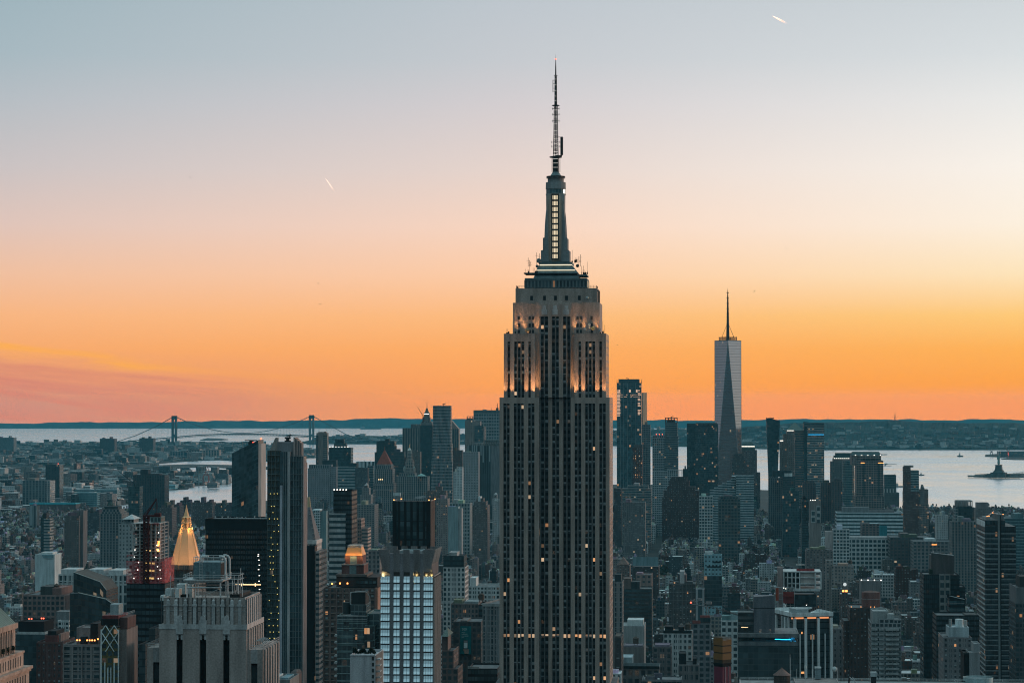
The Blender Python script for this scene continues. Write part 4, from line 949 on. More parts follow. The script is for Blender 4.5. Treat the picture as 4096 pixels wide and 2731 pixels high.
def sloped_glass_tower():
    h = H('glass_tower','blue green glass tower with a slanting roofline behind the black slab','skyscraper',928,1051,2250.,1755,34.)
    x, z = h.x, h.z; xl, xr, xp = x(928), x(1034), x(1040); zl, zp = z(1813), z(1756)
    G1 = st('glass',(.045,.095,.11),bay=2.2,floor=4.0,lit=.012,a=.62)
    G2 = st('glass',(.035,.06,.065),bay=2.2,floor=4.0,lit=.02,a=.35)
    def slab(x0,x1,y0,y1,S,name):
        f = lambda xx: zl+(zp-zl)*(xx-xl)/(xp-xl)
        m = MB(); m.wall((x0,y0),(x1,y0),0,f(x0),S); m.v[-1] = (x0,y0,f(x0)); m.v[-2] = (x1,y0,f(x1)); m.wall((x1,y0),(x1,y1),0,f(x1),S); m.wall((x1,y1),(x0,y1),0,f(x0),S); m.wall((x0,y1),(x0,y0),0,f(x0),S); m.face([(x0,y0,f(x0)),(x1,y0,f(x1)),(x1,y1,f(x1)),(x0,y1,f(x0))],(.08,.10,.10)); h.part(name,m)
    a, b = x(956), x(1008)
    slab(xl,a,.6,26,G1,'glass_wing'); slab(a,b,0,26,G2,'glass_front'); slab(b,xr,.6,26,G1,'glass_wing')
    m = MB(); m.prism([(xr,.6),(xp+.8,3),(xp+.8,26),(xr,26)],0,zp-4,solid((.30,.30,.29))); h.part('corner_blade',m)
    m = MB(); m.cyl(x(992),18,3,3,z(1778),z(1768),8,IR); m.box(x(966),x(1014),16.5,19.5,z(1764),z(1760),IR,base=True); m.bar((x(992),18,z(1768)),(x(992),18,z(1762)),2,IR,6); m.bar((x(956),18,z(1792)),(x(956),18,z(1768)),.4,STL); m.bar((x(956),18,z(1772)),(x(985),18,z(1774)),.3,STL); h.part('window_crane',m)
    for px, py in((1040,1754),(1010,1771)): m = MB(); m.cyl(x(px),6,.8,.8,z(py)-.8,z(py)+.8,6,solid((1,0,0))); h.part('beacon',m,REDG)
sloped_glass_tower()
def black_slab():
    h = H('office_slab','wide black office slab in front of the slanting glass tower','office tower',824,1075,1950.,2074,40.)
    x, z = h.x, h.z; m = MB(); m.box(x(824),x(1075),0,40,0,z(2074),st('dark',(.010,.011,.012),lit=.022,bay=2.0,floor=4.0,a=.08),para=1); h.part('wall',m)
    for p0, p1 in((2076,2120),): m = MB(); m.box(x(823),x(1075),-.3,0,z(p1),z(p0),solid((.009,.01,.011))); h.part('blank_top',m)
    for i in range(26): xx = x(824)+(x(1075)-x(824))*(i+.5)/26; m = MB(); m.box(xx-.18,xx+.18,-.5,0,0,z(2120),solid((.014,.016,.018))); h.part('mullion',m)
    m = MB(); m.box(x(945),x(1046),-.55,-.3,z(2338),z(2335),solid((1,1,1))); m.box(x(966),x(970),-.55,-.3,z(2342),z(2332),solid((1,1,1))); m.box(x(1022),x(1026),-.55,-.3,z(2343),z(2331),solid((1,1,1))); h.part('lit_floor',m,WARMG)
    for px, py in((1036,2216),(1035,2222),(1038,2238),(1040,2258),(1037,2276),(1040,2300),(1039,2322),(1041,2355)):
        m = MB(); m.box(x(px)-.5,x(px)+.5,-.55,-.5,z(py)-.25,z(py)+.25,solid((1,1,1))); h.part('lit_window',m,WHITEG)
    for i in range(14): m = MB(); px = h.rnd.uniform(850,1068); m.box(x(px)-.4,x(px)+.4,5,6,z(2074)-1,z(2074)+h.rnd.uniform(.6,2.2),STL); h.part('roof_unit',m)
black_slab()
def gilded_pyramid():
    h = H('gilded_roof_tower','stone tower with a floodlit gilded pyramid roof and lantern spire','tower',690,803,1820.,2024,44.)
    x = lambda px: h.x(px,22.); z = lambda py: h.z(py,12.); xm = x(747.5); yc = 22.; zb = z(2259); ST = (.16,.15,.14)
    def octo(r,k=.42): return[(xm+r*a,yc+r*b)for a,b in((-k,-1),(k,-1),(1,-k),(1,k),(k,1),(-k,1),(-1,k),(-1,-k))]
    m = MB(); m.box(x(692),x(803),2,42,0,z(2310),st('brick',ST)); h.part('shaft',m)
    m = MB(); m.prism(octo(x(800)-xm),z(2310),z(2284),solid((.10,.095,.09))); m.prism(octo(x(803)-xm),z(2278),zb,st('vgrid',(.07,.068,.065),bay=1.6,floor=5,lit=0)); m.prism(octo(x(797)-xm),z(2284),z(2278),solid((.08,.075,.07))); h.part('drum',m)
    m = MB(); m.prism(octo(x(799.5)-xm),z(2302),z(2286),solid((1,1,1)),cap=False); lo = h.part('lit_arcade',m,glow('arcade_light',(1,.52,.18),1.6))
    m = MB(); O = octo(x(801)-xm)
    for i in range(8):
        a, b = O[i], O[(i+1)%8]
        for q in range(9):
            if q%3==0: k = q/8.; c = (a[0]+(b[0]-a[0])*k,a[1]+(b[1]-a[1])*k); m.bar((*c,z(2304)),(*c,z(2284)),.62,solid((.06,.055,.05)),6)
            else: k = q/8.; c = (a[0]+(b[0]-a[0])*k,a[1]+(b[1]-a[1])*k); m.bar((*c,z(2304)),(*c,z(2284)),.22,solid((.10,.08,.05)),5)
    h.part('column',m,parent=lo)
    r0, r1 = x(803)-xm, x(770)-xm
    m = MB(); m.prism(octo(r0),zb,z(2119),solid((.5,.3,.1)),top=octo(r1,.42)); h.part('pyramid_roof',m,GOLD)
    A0, A1 = octo(r0+.1), octo(r1+.1); m = MB()
    for a, b in zip(A0,A1): m.bar((*a,zb),(*b,z(2119)),.3,solid((.5,.3,.1)),4)
    h.part('roof_ridges',m,GOLD)
    m = MB(); m.prism(octo(x(770)-xm+.2),z(2121),z(2112),solid((.5,.3,.1)),base=True)
    rl = x(764)-xm; m.prism(octo(rl*.62),z(2112),z(2066),solid((.02,.015,.01))); h.part('lantern_core',m,GOLD)
    for i, (px_,py_)in enumerate(octo(rl)):
        m = MB(); m.bar((px_,py_,z(2112)),(px_,py_,z(2096)),.5,solid((.5,.3,.1)),6); m.bar((xm+(px_-xm)*.92,yc+(py_-yc)*.92,z(2087)),(xm+(px_-xm)*.88,yc+(py_-yc)*.88,z(2071)),.42,solid((.5,.3,.1)),6); h.part('column',m,GOLD)
    m = MB(); m.prism(octo(rl+.3),z(2096),z(2087),solid((.5,.3,.1)),base=True); m.prism(octo(rl*.93),z(2071),z(2066),solid((.5,.3,.1)),base=True,top=octo(rl*.6)); m.prism(octo(rl*.6),z(2066),z(2028),solid((.5,.3,.1)),top=octo(.25)); m.cyl(xm,yc,.35,.05,z(2028),z(2019),6,solid((.5,.3,.1))); h.part('spire',m,GOLD)
    for i in range(8):
        a = math.pi/8+i*math.pi/4; d = bpy.data.lights.new('roof_floodlight','SPOT'); d.energy = 6200; d.color = (1,.52,.25); d.spot_size = R(95); d.spot_blend = .9; d.shadow_soft_size = 4
        o = link('roof_floodlight',d,h.root,(xm+25*math.cos(a),yc+25*math.sin(a),zb-3.)); o.rotation_euler = (Vector((xm,yc,zb+20))-Vector(o.location)).to_track_quat('-Z','Y').to_euler()
    for sx_ in(-1,1):
        for sy in(-1,1): d = bpy.data.lights.new('lantern_light','POINT'); d.energy = 900; d.color = (1,.55,.18); d.shadow_soft_size = .4; link('lantern_light',d,h.root,(xm+sx_*5.2,yc+sy*5.2,z(2116)))
gilded_pyramid()
def construction_tower():
    h = H('construction_tower','unfinished concrete tower wrapped in red safety netting above a finished black facade','tower',510,660,1450.,2090,26.)
    x, z = h.x, h.z; P = lambda c: 490+c/3.732; Q = lambda c: 1980+c/3.732
    xl, xr = x(512), x(641); zn = z(2331)
    m = MB(); m.box(x(510),x(662),0,26,0,zn,st('dark',(.012,.011,.012),lit=.006,a=.12,bay=2.2),para=.8); h.part('black_facade',m)
    CON = solid((.34,.33,.32)); DK = solid((.03,.03,.03)); zt = z(2093); fl = (z(2093)-zn)/17
    m = MB(); m.box(x(540),x(622),8,20,zn,z(2100),solid((.12,.12,.12))); h.part('core_wall',m)
    for i in range(18):
        zz = zn+fl*i; a = xl if i<17 else x(590)
        m = MB(); m.box(x(P(160))if i>9 else xl,xr,0,24,zz-.15,zz+.15,CON,base=True); h.part('floor_slab',m)
    for px in(P(165),P(265),P(345),P(435),P(500),P(560)):
        for y in(.6,12,23):
            m = MB(); m.box(x(px)-.45,x(px)+.45,y-.4,y+.4,zn,zt,CON); h.part('column',m)
    m = MB()
    q = h.rnd
    for i in range(17):
        for j in range(6):
            if q.random()<.55: a = xl+(xr-xl)*j/6; m.box(a+.5,a+(xr-xl)/6-.5,q.uniform(2,6),6.2,zn+fl*i+.2,zn+fl*i+fl*q.uniform(.5,.95),solid(q.choice(((.05,.05,.05),(.24,.23,.22),(.16,.08,.07),(.34,.33,.32)))))
    o = h.part('stored_materials',m); o['kind'] = 'stuff'
    def netf(t):
        tcn = t.n('ShaderNodeTexCoord'); n = t.n('ShaderNodeTexNoise'); t.l(tcn.outputs['Object'],n.inputs['Vector']); n.inputs['Scale'].default_value = .35; n.inputs['Detail'].default_value = 5
        b = bsdf(t,Base_Color=t.mix(n.outputs[0],(.26,.03,.04),(.60,.10,.10)),Roughness=.9); t.put(b.inputs['Alpha'],t.rng(n.outputs[0],.35,.65,.22,.72))
    NET = mat('safety_netting',netf)
    for i, (a,b,p0,p1,y)in enumerate(((508,652,2242,2332,-.6),(511,535,2216,2226,-.6),(615,644,2213,2224,-.6),(640,664,2232,2331,-1.4),(535,550,2128,2136,-.3),(608,640,2088,2096,-.3))):
        m = MB(); nn = 8
        for j in range(nn):
            xa, xb = x(a)+(x(b)-x(a))*j/nn, x(a)+(x(b)-x(a))*(j+1)/nn; ya, yb = y-.35*(j%2), y-.35*((j+1)%2)
            m.face([(xa,ya,z(p1)),(xb,yb,z(p1)),(xb,yb,z(p0)),(xa,ya,z(p0))],(.3,.05,.05))
        if i in(0,3): m.face([(x(b),y,z(p1)),(x(b),24,z(p1)),(x(b),24,z(p0)),(x(b),y,z(p0))],(.3,.05,.05))
        h.part('safety_net',m,NET)
    AMBG = glow('amber_work_light',(1,.62,.22),1.3)
    lamps = [(P(410),Q(830)),(P(380),Q(832)),(P(408),Q(1010)),(P(375),Q(1012)),(P(470),Q(1015)),(P(370),Q(1120)),(P(412),Q(1122)),(P(465),Q(1125)),(P(410),Q(1235)),(P(460),Q(1238)),(P(340),Q(1238))]
    for px, py in lamps: m = MB(); m.box(x(px)-.8,x(px)+.8,.1,.3,z(py)-.5,z(py)+.5,solid((1,1,1))); h.part('work_light',m,AMBG)
    for px, py in((P(195),Q(920)),(P(203),Q(812)),(P(257),Q(1000)),(P(245),Q(1110)),(P(188),Q(1236)),(P(515),Q(920)),(P(545),Q(815)),(P(578),Q(1110)),(P(552),Q(1238)),(P(590),Q(1234)),(P(530),Q(745)),(P(552),Q(555)),(P(540),Q(1060))): m = MB(); m.box(x(px)-.25,x(px)+.25,-1.2,-1.0,z(py)-.25,z(py)+.25,solid((1,1,1))); h.part('work_light',m,WHITEG)
    for px, py in((P(550),Q(825)),(P(556),Q(690)),(P(553),Q(720)),(P(548),Q(745)),(P(540),Q(808))): m = MB(); m.box(x(px)-.6,x(px)+.6,-1.2,-1.0,z(py)-.4,z(py)+.4,solid((1,1,1))); h.part('work_light',m,ORANGEG)
    m = MB(); m.box(x(590),x(632),9,20,zt,z(2068),st('grid',(.10,.16,.16),bay=2,floor=3.6,lit=0),para=0); h.part('top_floors',m)
            # tower crane climbing the street front
    c = link('tower_crane',None,h.root,(x(591),-2.2,0)); RD = solid((.06,.012,.012)); m = MB()
    for a in(-1.3,1.3):
        for b in(-1.3,1.3): m.bar((a,b,zn),(a,b,z(2066)),.32,RD)
    for i in range(26):
        z0 = zn+(z(2066)-zn)*i/26; z1 = zn+(z(2066)-zn)*(i+1)/26
        for b in(-1.3,1.3): m.bar((-1.3,b,z0),(1.3,b,z1),.2,RD); m.bar((1.3,b,z0),(-1.3,b,z1),.2,RD)
    link('crane_mast',m.mesh('crane_mast',FAC),c)
    m = MB(); m.box(-1.6,8,-1.5,1.5,z(2066),z(2066)+1.2,RD,base=True); m.box(5,8.5,-1.4,1.4,z(2064),z(2050),RD,base=True); link('crane_deck',m.mesh('crane_deck',FAC),c)
    m = MB(); t0 = Vector((-.5,0,z(2064))); t1 = Vector((x(632)-x(591),0,z(1994))); m.bar(t0+Vector((0,-.6,0)),t1,.28,RD); m.bar(t0+Vector((0,.6,0)),t1,.28,RD); m.bar(t0+Vector((-.8,0,1.2)),t1,.2,RD)
    for i in range(12): q0 = t0.lerp(t1,i/12); q1 = t0.lerp(t1,(i+1)/12); m.bar(q0+Vector((0,-.5,0)),q1+Vector((-.5,0,.6)),.12,RD,3)
    link('boom',m.mesh('boom',FAC),c)
    m = MB(); m.bar((x(632)-x(591),0,z(1996)),(x(632)-x(591),0,z(2062)),.12,RD); m.bar((x(632)-x(591),0,z(1996)),(7,0,z(2052)),.1,RD); link('cable',m.mesh('cable',FAC),c)
construction_tower()
# ---------------------------------------------------------------- the other buildings one can tell apart
GREY = (.17,.185,.19); LG = (.30,.33,.34); TEAL = (.09,.13,.14); DKT = (.035,.05,.055); BRN = (.13,.105,.095); PINK = (.21,.165,.15); WHT = (.46,.50,.50); BLK = (.014,.016,.018); STO = (.22,.22,.215); RED = (.15,.055,.045)
def T(label,px0,px1,py,D,S,dep=None,t=(),r=None,name='office_tower',cat='office tower',rot=-GR,group=None,rel=None,para=1.0):
    dep = dep or max(14,min(60,(px1-px0)*D/F*.9))
    h = H(name,label,cat,px0,px1,D,py,dep,rot,group); x, z = h.x, h.z; q = h.rnd
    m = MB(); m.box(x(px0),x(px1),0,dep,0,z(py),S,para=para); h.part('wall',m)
    for i, a in enumerate(t):
        S2 = a[5]if len(a)>5 else S; m = MB(); m.box(x(a[0],a[3]),x(a[1],a[3]),a[3],a[3]+a[4],0,z(a[2],a[3]),S2,para=.8)
        nm = 'upper_tier' if a[2]<py else 'lower_tier'; h.part(nm,m); OCC.append((D,a[0],a[1],a[2]))
    if r is None:
        r = []; wpx = px1-px0
        for _ in range(2 if D<4200 else 1):
            a = px0+wpx*q.uniform(.08,.5); r.append(('b',a,a+wpx*q.uniform(.2,.4),py-q.uniform(3.5,7)/(D/F)))
        if D<3200 and q.random()<.5: r.append(('w',px0+wpx*q.uniform(.2,.8)))
    for a in r:
        k = a[0]; ztop = z(py)-para
        if k=='b':
            m = MB(); c = a[4]if len(a)>4 else tuple(v*q.uniform(.8,1.3)for v in S[0]); y0 = dep*q.uniform(.12,.35); m.box(x(a[1],y0),x(a[2],y0),y0,dep*.85,ztop-.3,z(a[3],y0),c if isinstance(c[0],tuple)else solid(c),para=.3); h.part('bulkhead',m)
        elif k=='w': tank(h,x(a[1]),dep*.4,ztop+(a[2]if len(a)>2 else 0.))
        elif k=='m':
            m = MB(); m.bar((x(a[1]),dep*.4,ztop),(x(a[1]),dep*.4,z(a[2])),a[3],solid((.03,.03,.03)),5,a[3]*.4); h.part('mast',m)
        elif k=='p':
            m = MB(); xa, xb = x(a[1]), x(a[2]); zb = z(a[3]); m.pyr([(xa,0),(xb,0),(xb,dep),(xa,dep)],zb,((xa+xb)/2,dep/2,z(a[4])),solid(a[5])); h.part('pyramid_roof',m)
        elif k=='s':
            m = MB(); m.box(x(a[1]),x(a[2]),-.6,-.1,z(a[4]),z(a[3]),solid((1,1,1))); h.part('light_strip',m,a[5])
        elif k=='f':
            m = MB(); m.box(x(a[1]),x(a[2]),-.5,0,z(a[4]),z(a[3]),a[5]); h.part('front_panel',m)
        elif k=='c':
            rr = link('roof_crane',None,h.root,(x(a[1]),dep*.4,ztop)); m = MB(); m.bar((0,0,0),(0,0,z(a[2])-ztop),1.2,IR); h_ = z(a[2])-ztop; link('crane_post',m.mesh('crane_post',FAC),rr); m = MB(); m.bar((0,0,h_),(x(a[3])-x(a[1]),0,z(a[4])-ztop),.9,IR,4,.5); link('boom',m.mesh('boom',FAC),rr)
        elif k=='g':
            m = MB(); xa, xb = x(a[1]), x(a[2]); zt = z(a[3]); n = a[4]; C_ = solid(a[5]); wd = (xb-xa)*.025+.2
            for i in range(n+1):
                for y in(.5,dep*.7): m.bar((xa+(xb-xa)*i/n,y,ztop),(xa+(xb-xa)*i/n,y,zt),wd,C_)
            for y in(.5,dep*.7): m.bar((xa,y,zt),(xb,y,zt),wd,C_)
            for xx in(xa,xb): m.bar((xx,.5,zt),(xx,dep*.7,zt),wd,C_)
            h.part('roof_frame',m)
        elif k=='d':
            m = MB(); xa, xb = x(a[1]), x(a[2]); zt = z(a[3]); n = 5; z0 = ztop+para
            for i in range(n): f0 = math.cos(i/n*1.35); f1 = math.cos((i+1)/n*1.35); c = (xa+xb)/2; hw = (xb-xa)/2; za = z0+(zt-z0)*math.sin(i/n*1.57); zb = z0+(zt-z0)*math.sin((i+1)/n*1.57); Pn = lambda f: [(c-hw*f,dep*.5*(1-f)),(c+hw*f,dep*.5*(1-f)),(c+hw*f,dep*.5*(1+f)),(c-hw*f,dep*.5*(1+f))]; m.prism(Pn(f0),za,zb,solid(a[4]),top=Pn(f1))
            h.part('domed_roof',m)
        elif k=='l':
            for j in range(a[4]if len(a)>4 else 1): m = MB(); px = a[1]+j*(a[5]if len(a)>5 else 0); m.cyl(x(px),.6,.00009*D+.25,.00009*D+.25,z(a[2]),z(a[2])+.0002*D+.4,6,solid((1,1,1))); h.part('roof_lamp',m,a[3])
    if rel: relief(h,x(px0),x(px1),0,dep,max(0.,z(2745)),z(py)-1,S,*rel)
    return h
# ---- the far downtown skyline, ahead and east
def spire_tower():
    h = T('old stepped tower with a green pyramid crown and needle behind the flat dark slab',1680,1731,1700,6750.,st('brick',(.16,.145,.135),bay=5,floor=5),30,t=((1686,1726,1685,2,26),),r=[('b',1690,1720,1668)],name='spire_tower',cat='skyscraper')
    x, z = h.x, h.z; m = MB(); c = x(1705.5); m.prism([(x(1695),6),(x(1716),6),(x(1716),22),(x(1695),22)],z(1685),z(1650),st('brick',(.15,.14,.13),bay=4,floor=5)); m.prism([(x(1698),8),(x(1713),8),(x(1713),20),(x(1698),20)],z(1650),z(1632),solid((.08,.11,.10)),top=[(x(1703),12),(x(1708),12),(x(1708),16),(x(1703),16)]); m.bar((c,14,z(1632)),(c,14,z(1596)),.8,IR,5,.2); h.part('crown',m)
    m = MB(); m.box(x(1696),x(1715),5.6,6,z(1656),z(1654),solid((1,1,1))); h.part('light_strip',m,WHITEG)
spire_tower()
T('dark flat slab in front of the needle spired tower',1681,1731,1700,6300.,st('dark',(.03,.04,.045),lit=.01),r=[('b',1683,1729,1690,(.16,.17,.17))])
T('dark tower with pale vertical piers beside the needle spired tower',1610,1681,1712,6600.,st('vband',(.20,.19,.18),bay=7,a=.1),r=[('b',1643,1681,1696,st('vgrid',GREY)),('c',1690,1664,1667,1626)])
T('dark office block between the red pyramid tower and the domed spire tower',1506,1578,1764,6200.,st('dark',(.03,.035,.035),lit=.01),t=((1499,1506,1808,0,20),(1578,1584,1784,4,20)))
T('low grey block behind the red pyramid tower',1562,1617,1807,6100.,st('hband',(.07,.08,.085)),t=((1584,1640,1830,4,20,st('brick',BRN)),))
T('brown brick tower beside the slender spire of the domed civic building',1648,1682,1806,6050.,st('brick',(.15,.135,.125)),r=[('b',1652,1670,1800)])
def rippled_tower():
    h = H('rippled_tower','tall steel clad tower with a rippling front','skyscraper',1732,1802,5950.,1622,30.)
    x, z = h.x, h.z
    for px0, px1, p0, p1, d in((1731,1802,1622,1775,28.),(1727,1806,1775,1845,32.),(1725,1809,1845,2060,36.)):
        n = 16; zt, zb = z(p0), (z(p1)if p1<2050 else 0); L = int((zt-zb)/8)+1; m = MB(); S = st('grid',(.22,.235,.24),bay=4.4,floor=7.5,lit=.06,a=.25)
        for l in range(L):
            z0 = zb+(zt-zb)*l/L; z1 = zb+(zt-zb)*(l+1)/L
            def poly(zz):
                o = [(x(px0)+(x(px1)-x(px0))*i/n,(36-d)/2+2.4*math.sin(i*.95+zz*.016+math.sin(zz*.031)*1.5)*math.sin(i/n*math.pi)**.3+(5 if 7<=i<=9 and False else 0))for i in range(n+1)]
                return o+[(x(px1),d),(x(px0),d)]
            m.prism(poly(z0),z0,z1,S,top=poly(z1),cap=(l==L-1))
        h.part('rippled_facade',m)
    m = MB(); m.box(x(1757),x(1769),6,16,z(1770),z(1624),solid((.05,.06,.065))); m.bar((x(1770),12,z(1622)),(x(1772),12,z(1617)),.8,IR); m.bar((x(1768),12,z(1617)),(x(1780),12,z(1614)),.9,IR); h.part('window_crane',m)
rippled_tower()
def wedge(label,px0,px1,py,ppk,pr,D,S,col):
    h = T(label,px0,px1,py,D,S,30,r=[]); x, z = h.x, h.z; m = MB(); A = [(x(px0),z(py)+.01),(x(px1),z(py)+.01),(x(pr[0]),z(pr[1])),(x(ppk[0]),z(ppk[1]))]
    m.face([(a,0,b)for a,b in A],col); m.face([(a,28,b)for a,b in A[::-1]],col)
    for(a,b), (c,d)in zip(A[1:],A[2:]+A[:1]): m.face([(a,0,b),(a,28,b),(c,28,d),(c,0,d)],col)
    h.part('sloping_roof',m)
wedge('grey tower with a sloping wedge roof beside the rippling tower',1803,1835,1715,(1803,1681),(1806,1681),6700.,st('vband',(.16,.16,.155),bay=6),(.24,.20,.18))
T('dark red brick block below the wedge roofed tower',1811,1850,1800,5750.,st('brick',(.10,.07,.065)))
T('broad gridded office slab with antennas beside the tallest tower',1894,2006,1640,6500.,st('grid',(.24,.27,.28),bay=6.8,floor=8.5,a=.5,lit=.0),34,r=[('b',1930,1945,1637),('m',1965,1632,.8),('b',1984,1992,1631,(.05,.06,.06)),('m',1988,1612,1.3),('f',1894,2006,1640,1652,solid((.09,.12,.125)))],name='gridded_slab')
T('weathered stone tower with an open frame on its roof',1860,1898,1680,6400.,st('brick',(.21,.19,.175),bay=5,floor=6),t=((1866,1890,1672,4,20),),r=[('g',1868,1890,1665,2,(.08,.07,.07))])
T('glassy tower with a stepped stone flank in front of the gridded slab',1898,1932,1702,6200.,st('glass',(.13,.16,.16),lit=.04),t=((1895,1922,1684,8,20,st('brick',(.25,.22,.2))),(1932,1939,1705,2,18,st('brick',(.3,.26,.24)))))
T('dark ribbed government slab with a blank pale flank',1868,1963,1781,5300.,st('vband',(.07,.09,.095),bay=4.5,a=.0),45,t=((1963,1999,1782,.5,40,solid((.15,.16,.165))),),r=[('g',1890,1930,1771,4,(.2,.22,.22)),('g',1940,1995,1760,8,(.10,.12,.12))],name='office_slab')
T('pale dotted block with small square windows in front of the dark ribbed slab',1852,1914,1807,5200.,st('dots',(.26,.275,.28),bay=5.2,floor=5.6,lit=.02),r=[('b',1866,1880,1804)],name='office_block')
T('white stepped block below the wedge roofed tower',1814,1850,1886,5000.,st('brick',WHT),t=((1826,1850,1868,4,20),))
T('long brown block with lit top windows below the rippling tower',1742,1768,1945,4800.,st('brick',BRN,lit=.10),t=((1710,1785,1962,1,24),))
def civic_tower():
    h = T('domed civic building with a stacked wedding cake spire and gilded statue',1584,1671,1905,5600.,st('vgrid',(.23,.225,.215),bay=5,floor=5),46,t=((1671,1711,1905,6,40),(1596,1660,1893,3,36)),r=[],name='civic_tower',cat='civic building')
    x, z = h.x, h.z; S = st('vgrid',(.28,.27,.25),bay=3.2,floor=7,lit=.03)
    for a, b, c, d in((1613,1658,1893,1873),(1618,1653,1875,1847),(1621,1650,1847,1838),(1626,1646,1838,1812),(1629,1643,1812,1800)): m = MB(); xm = (x(a)+x(b))/2; m.cyl(xm,20,(x(b)-x(a))/2,(x(b)-x(a))/2,z(c),z(d),14,S); h.part('spire_drum',m)
    for a, b in((1616,1872),(1654,1872),(1634,1800)): m = MB(); m.cyl(x(a),12 if b>1810 else 20,3,3,z(b+12),z(b),10,S); m.cyl(x(a),12 if b>1810 else 20,3.2,0,z(b),z(b-10),10,solid((.2,.25,.24))); h.part('turret',m)
    m = MB(); m.cyl(x(1634),20,5,1,z(1802),z(1790),12,solid((.5,.5,.46))); h.part('lantern',m)
    m = MB(); m.cyl(x(1634),20,1.3,.9,z(1790),z(1782),8,solid((.5,.3,.1))); m.cyl(x(1634),20,.9,.5,z(1782),z(1777),8,solid((.5,.3,.1))); m.bar((x(1634),20,z(1783)),(x(1636.5),20,z(1777)),.5,solid((.5,.3,.1))); h.part('gilded_statue',m,GOLD)
    for a, b in((1629,1663),(1667,1702)): m = MB(); m.pyr([(x(a),2),(x(b),2),(x(b),16),(x(a),16)],z(1903),((x(a)+x(b))/2,9,z(1893)),solid((.24,.40,.37))); h.part('copper_roof',m)
civic_tower()
def courthouse():
    h = T('stone courthouse tower with a red pyramid roof',1493,1575,1932,5450.,st('vgrid',(.21,.20,.195),bay=4.5,floor=4.6),48,t=((1498,1571,1875,2,42),(1503,1566,1861,4,38)),r=[],name='courthouse_tower',cat='courthouse')
    x, z = h.x, h.z; m = MB(); m.box(x(1506),x(1562),5,40,z(1863),z(1856),solid((.2,.19,.18))); m.pyr([(x(1506),5),(x(1562),5),(x(1562),40),(x(1506),40)],z(1856),(x(1533.5),22,z(1797)),solid((.20,.055,.035))); h.part('pyramid_roof',m)
    m = MB(); m.bar((x(1533.5),22,z(1800)),(x(1533.5),22,z(1786)),1.2,solid((.2,.08,.05)),5,.3); h.part('finial',m)
    for i in range(2): m = MB(); m.box(x(1494),x(1574),-.8,0,z(1940+20*i),z(1936+20*i),solid((.25,.24,.23))); h.part('cornice',m)
    for px in(1514,1521,1528): m = MB(); m.box(x(px),x(px+3),1.4,2,z(1919),z(1915),solid((1,1,1))); h.part('lit_window',m,WARMG)
courthouse()
T('flat roofed grey slab with a dotted front beside the ribbed glass tower',1232,1320,1872,5600.,st('dots',(.21,.215,.225),bay=4.8,floor=4.6,lit=.01),30,t=((1236,1326,1858,6,24,st('vgrid',(.22,.225,.23),bay=5,floor=9)),(1320,1345,1866,3,24)),r=[],name='office_slab')
T('slim concrete tower with balconies rising above the grey dotted slab',1266,1308,1731,6000.,st('blank',(.19,.165,.155)),26,t=((1264,1273,1740,-2,16,st('grid',(.10,.10,.10),bay=3,floor=5,lit=.10)),(1293,1309,1740,-1,20,st('grid',(.2,.18,.17),bay=4,floor=5,lit=.12))),r=[('b',1272,1304,1727,(.30,.20,.16)),('c',1296,1726,1302,1727)],name='apartment_tower',cat='apartment tower')
T('dark tower with a lit crown line and stepped top',1316,1404,1790,6250.,st('dark',(.02,.03,.032),lit=.015),40,t=((1336,1384,1772,5,24),(1341,1376,1756,8,18)),r=[('l',1320,1788,WHITEG,7,12)])
T('teal glass block with pale floor bands below the dark crowned tower',1345,1421,1866,5900.,st('hband',(.22,.27,.28),floor=7,lit=.02),t=((1421,1471,1870,2,26,st('brick',(.09,.095,.10))),),r=[('b',1396,1427,1852,DKT),('b',1290,1345,1840,DKT)])
T('low white terminal roofed in ribs close to the far water',1424,1501,1846,6700.,st('vband',(.50,.55,.56),bay=10,a=0),40,r=[('m',1456,1838,.6),('m',1478,1838,.6)],name='terminal_hall',cat='hall')
T('grey banded block behind the red pyramid tower',1471,1494,1862,5950.,st('hband',(.13,.18,.19),floor=6))
T('stepped old tower with a small pointed cap below the red pyramid tower',1441,1484,1978,4700.,st('brick',(.2,.2,.2)),30,t=((1448,1477,1950,3,22),(1455,1471,1940,6,16)),r=[('p',1457,1469,1942,1930,(.2,.21,.21))],name='stepped_tower')
T('broad brown stone block with a row of tall windows below the stepped old tower',1411,1499,2018,4300.,st('loft',(.21,.205,.20),bay=5),50)
T('dark banded block behind the stepped old tower',1408,1492,1956,5100.,st('hband',(.06,.08,.085),floor=6))
T('low dark office building with a white roof box behind the black finned tower',1572,1602,1982,4900.,st('brick',(.19,.19,.19)),r=[('b',1573,1602,1971,WHT)])
T('pink stone building with many windows beside the black finned tower',1746,1790,1994,3900.,st('brick',(.22,.19,.18),lit=.02),34)
T('pale teal slab with a blank lit flank between pink and brown old blocks',1792,1833,2026,3500.,st('blank',(.20,.27,.28)),26,t=((1833,1847,2033,3,18,solid((.30,.31,.31))),),r=[('b',1794,1818,2024)])
T('long low palazzo with a pale cornice below the dotted block',1798,1880,2012,4100.,st('loft',(.25,.28,.28),bay=5,floor=6),40)
T('stepped brown brick pile with a glinting skylight',1890,1950,2020,3900.,st('brick',(.13,.115,.11)),40,t=((1896,1944,2005,4,30),(1905,1934,1992,8,22)),r=[('b',1912,1922,1986,WHT)],name='brick_pile')
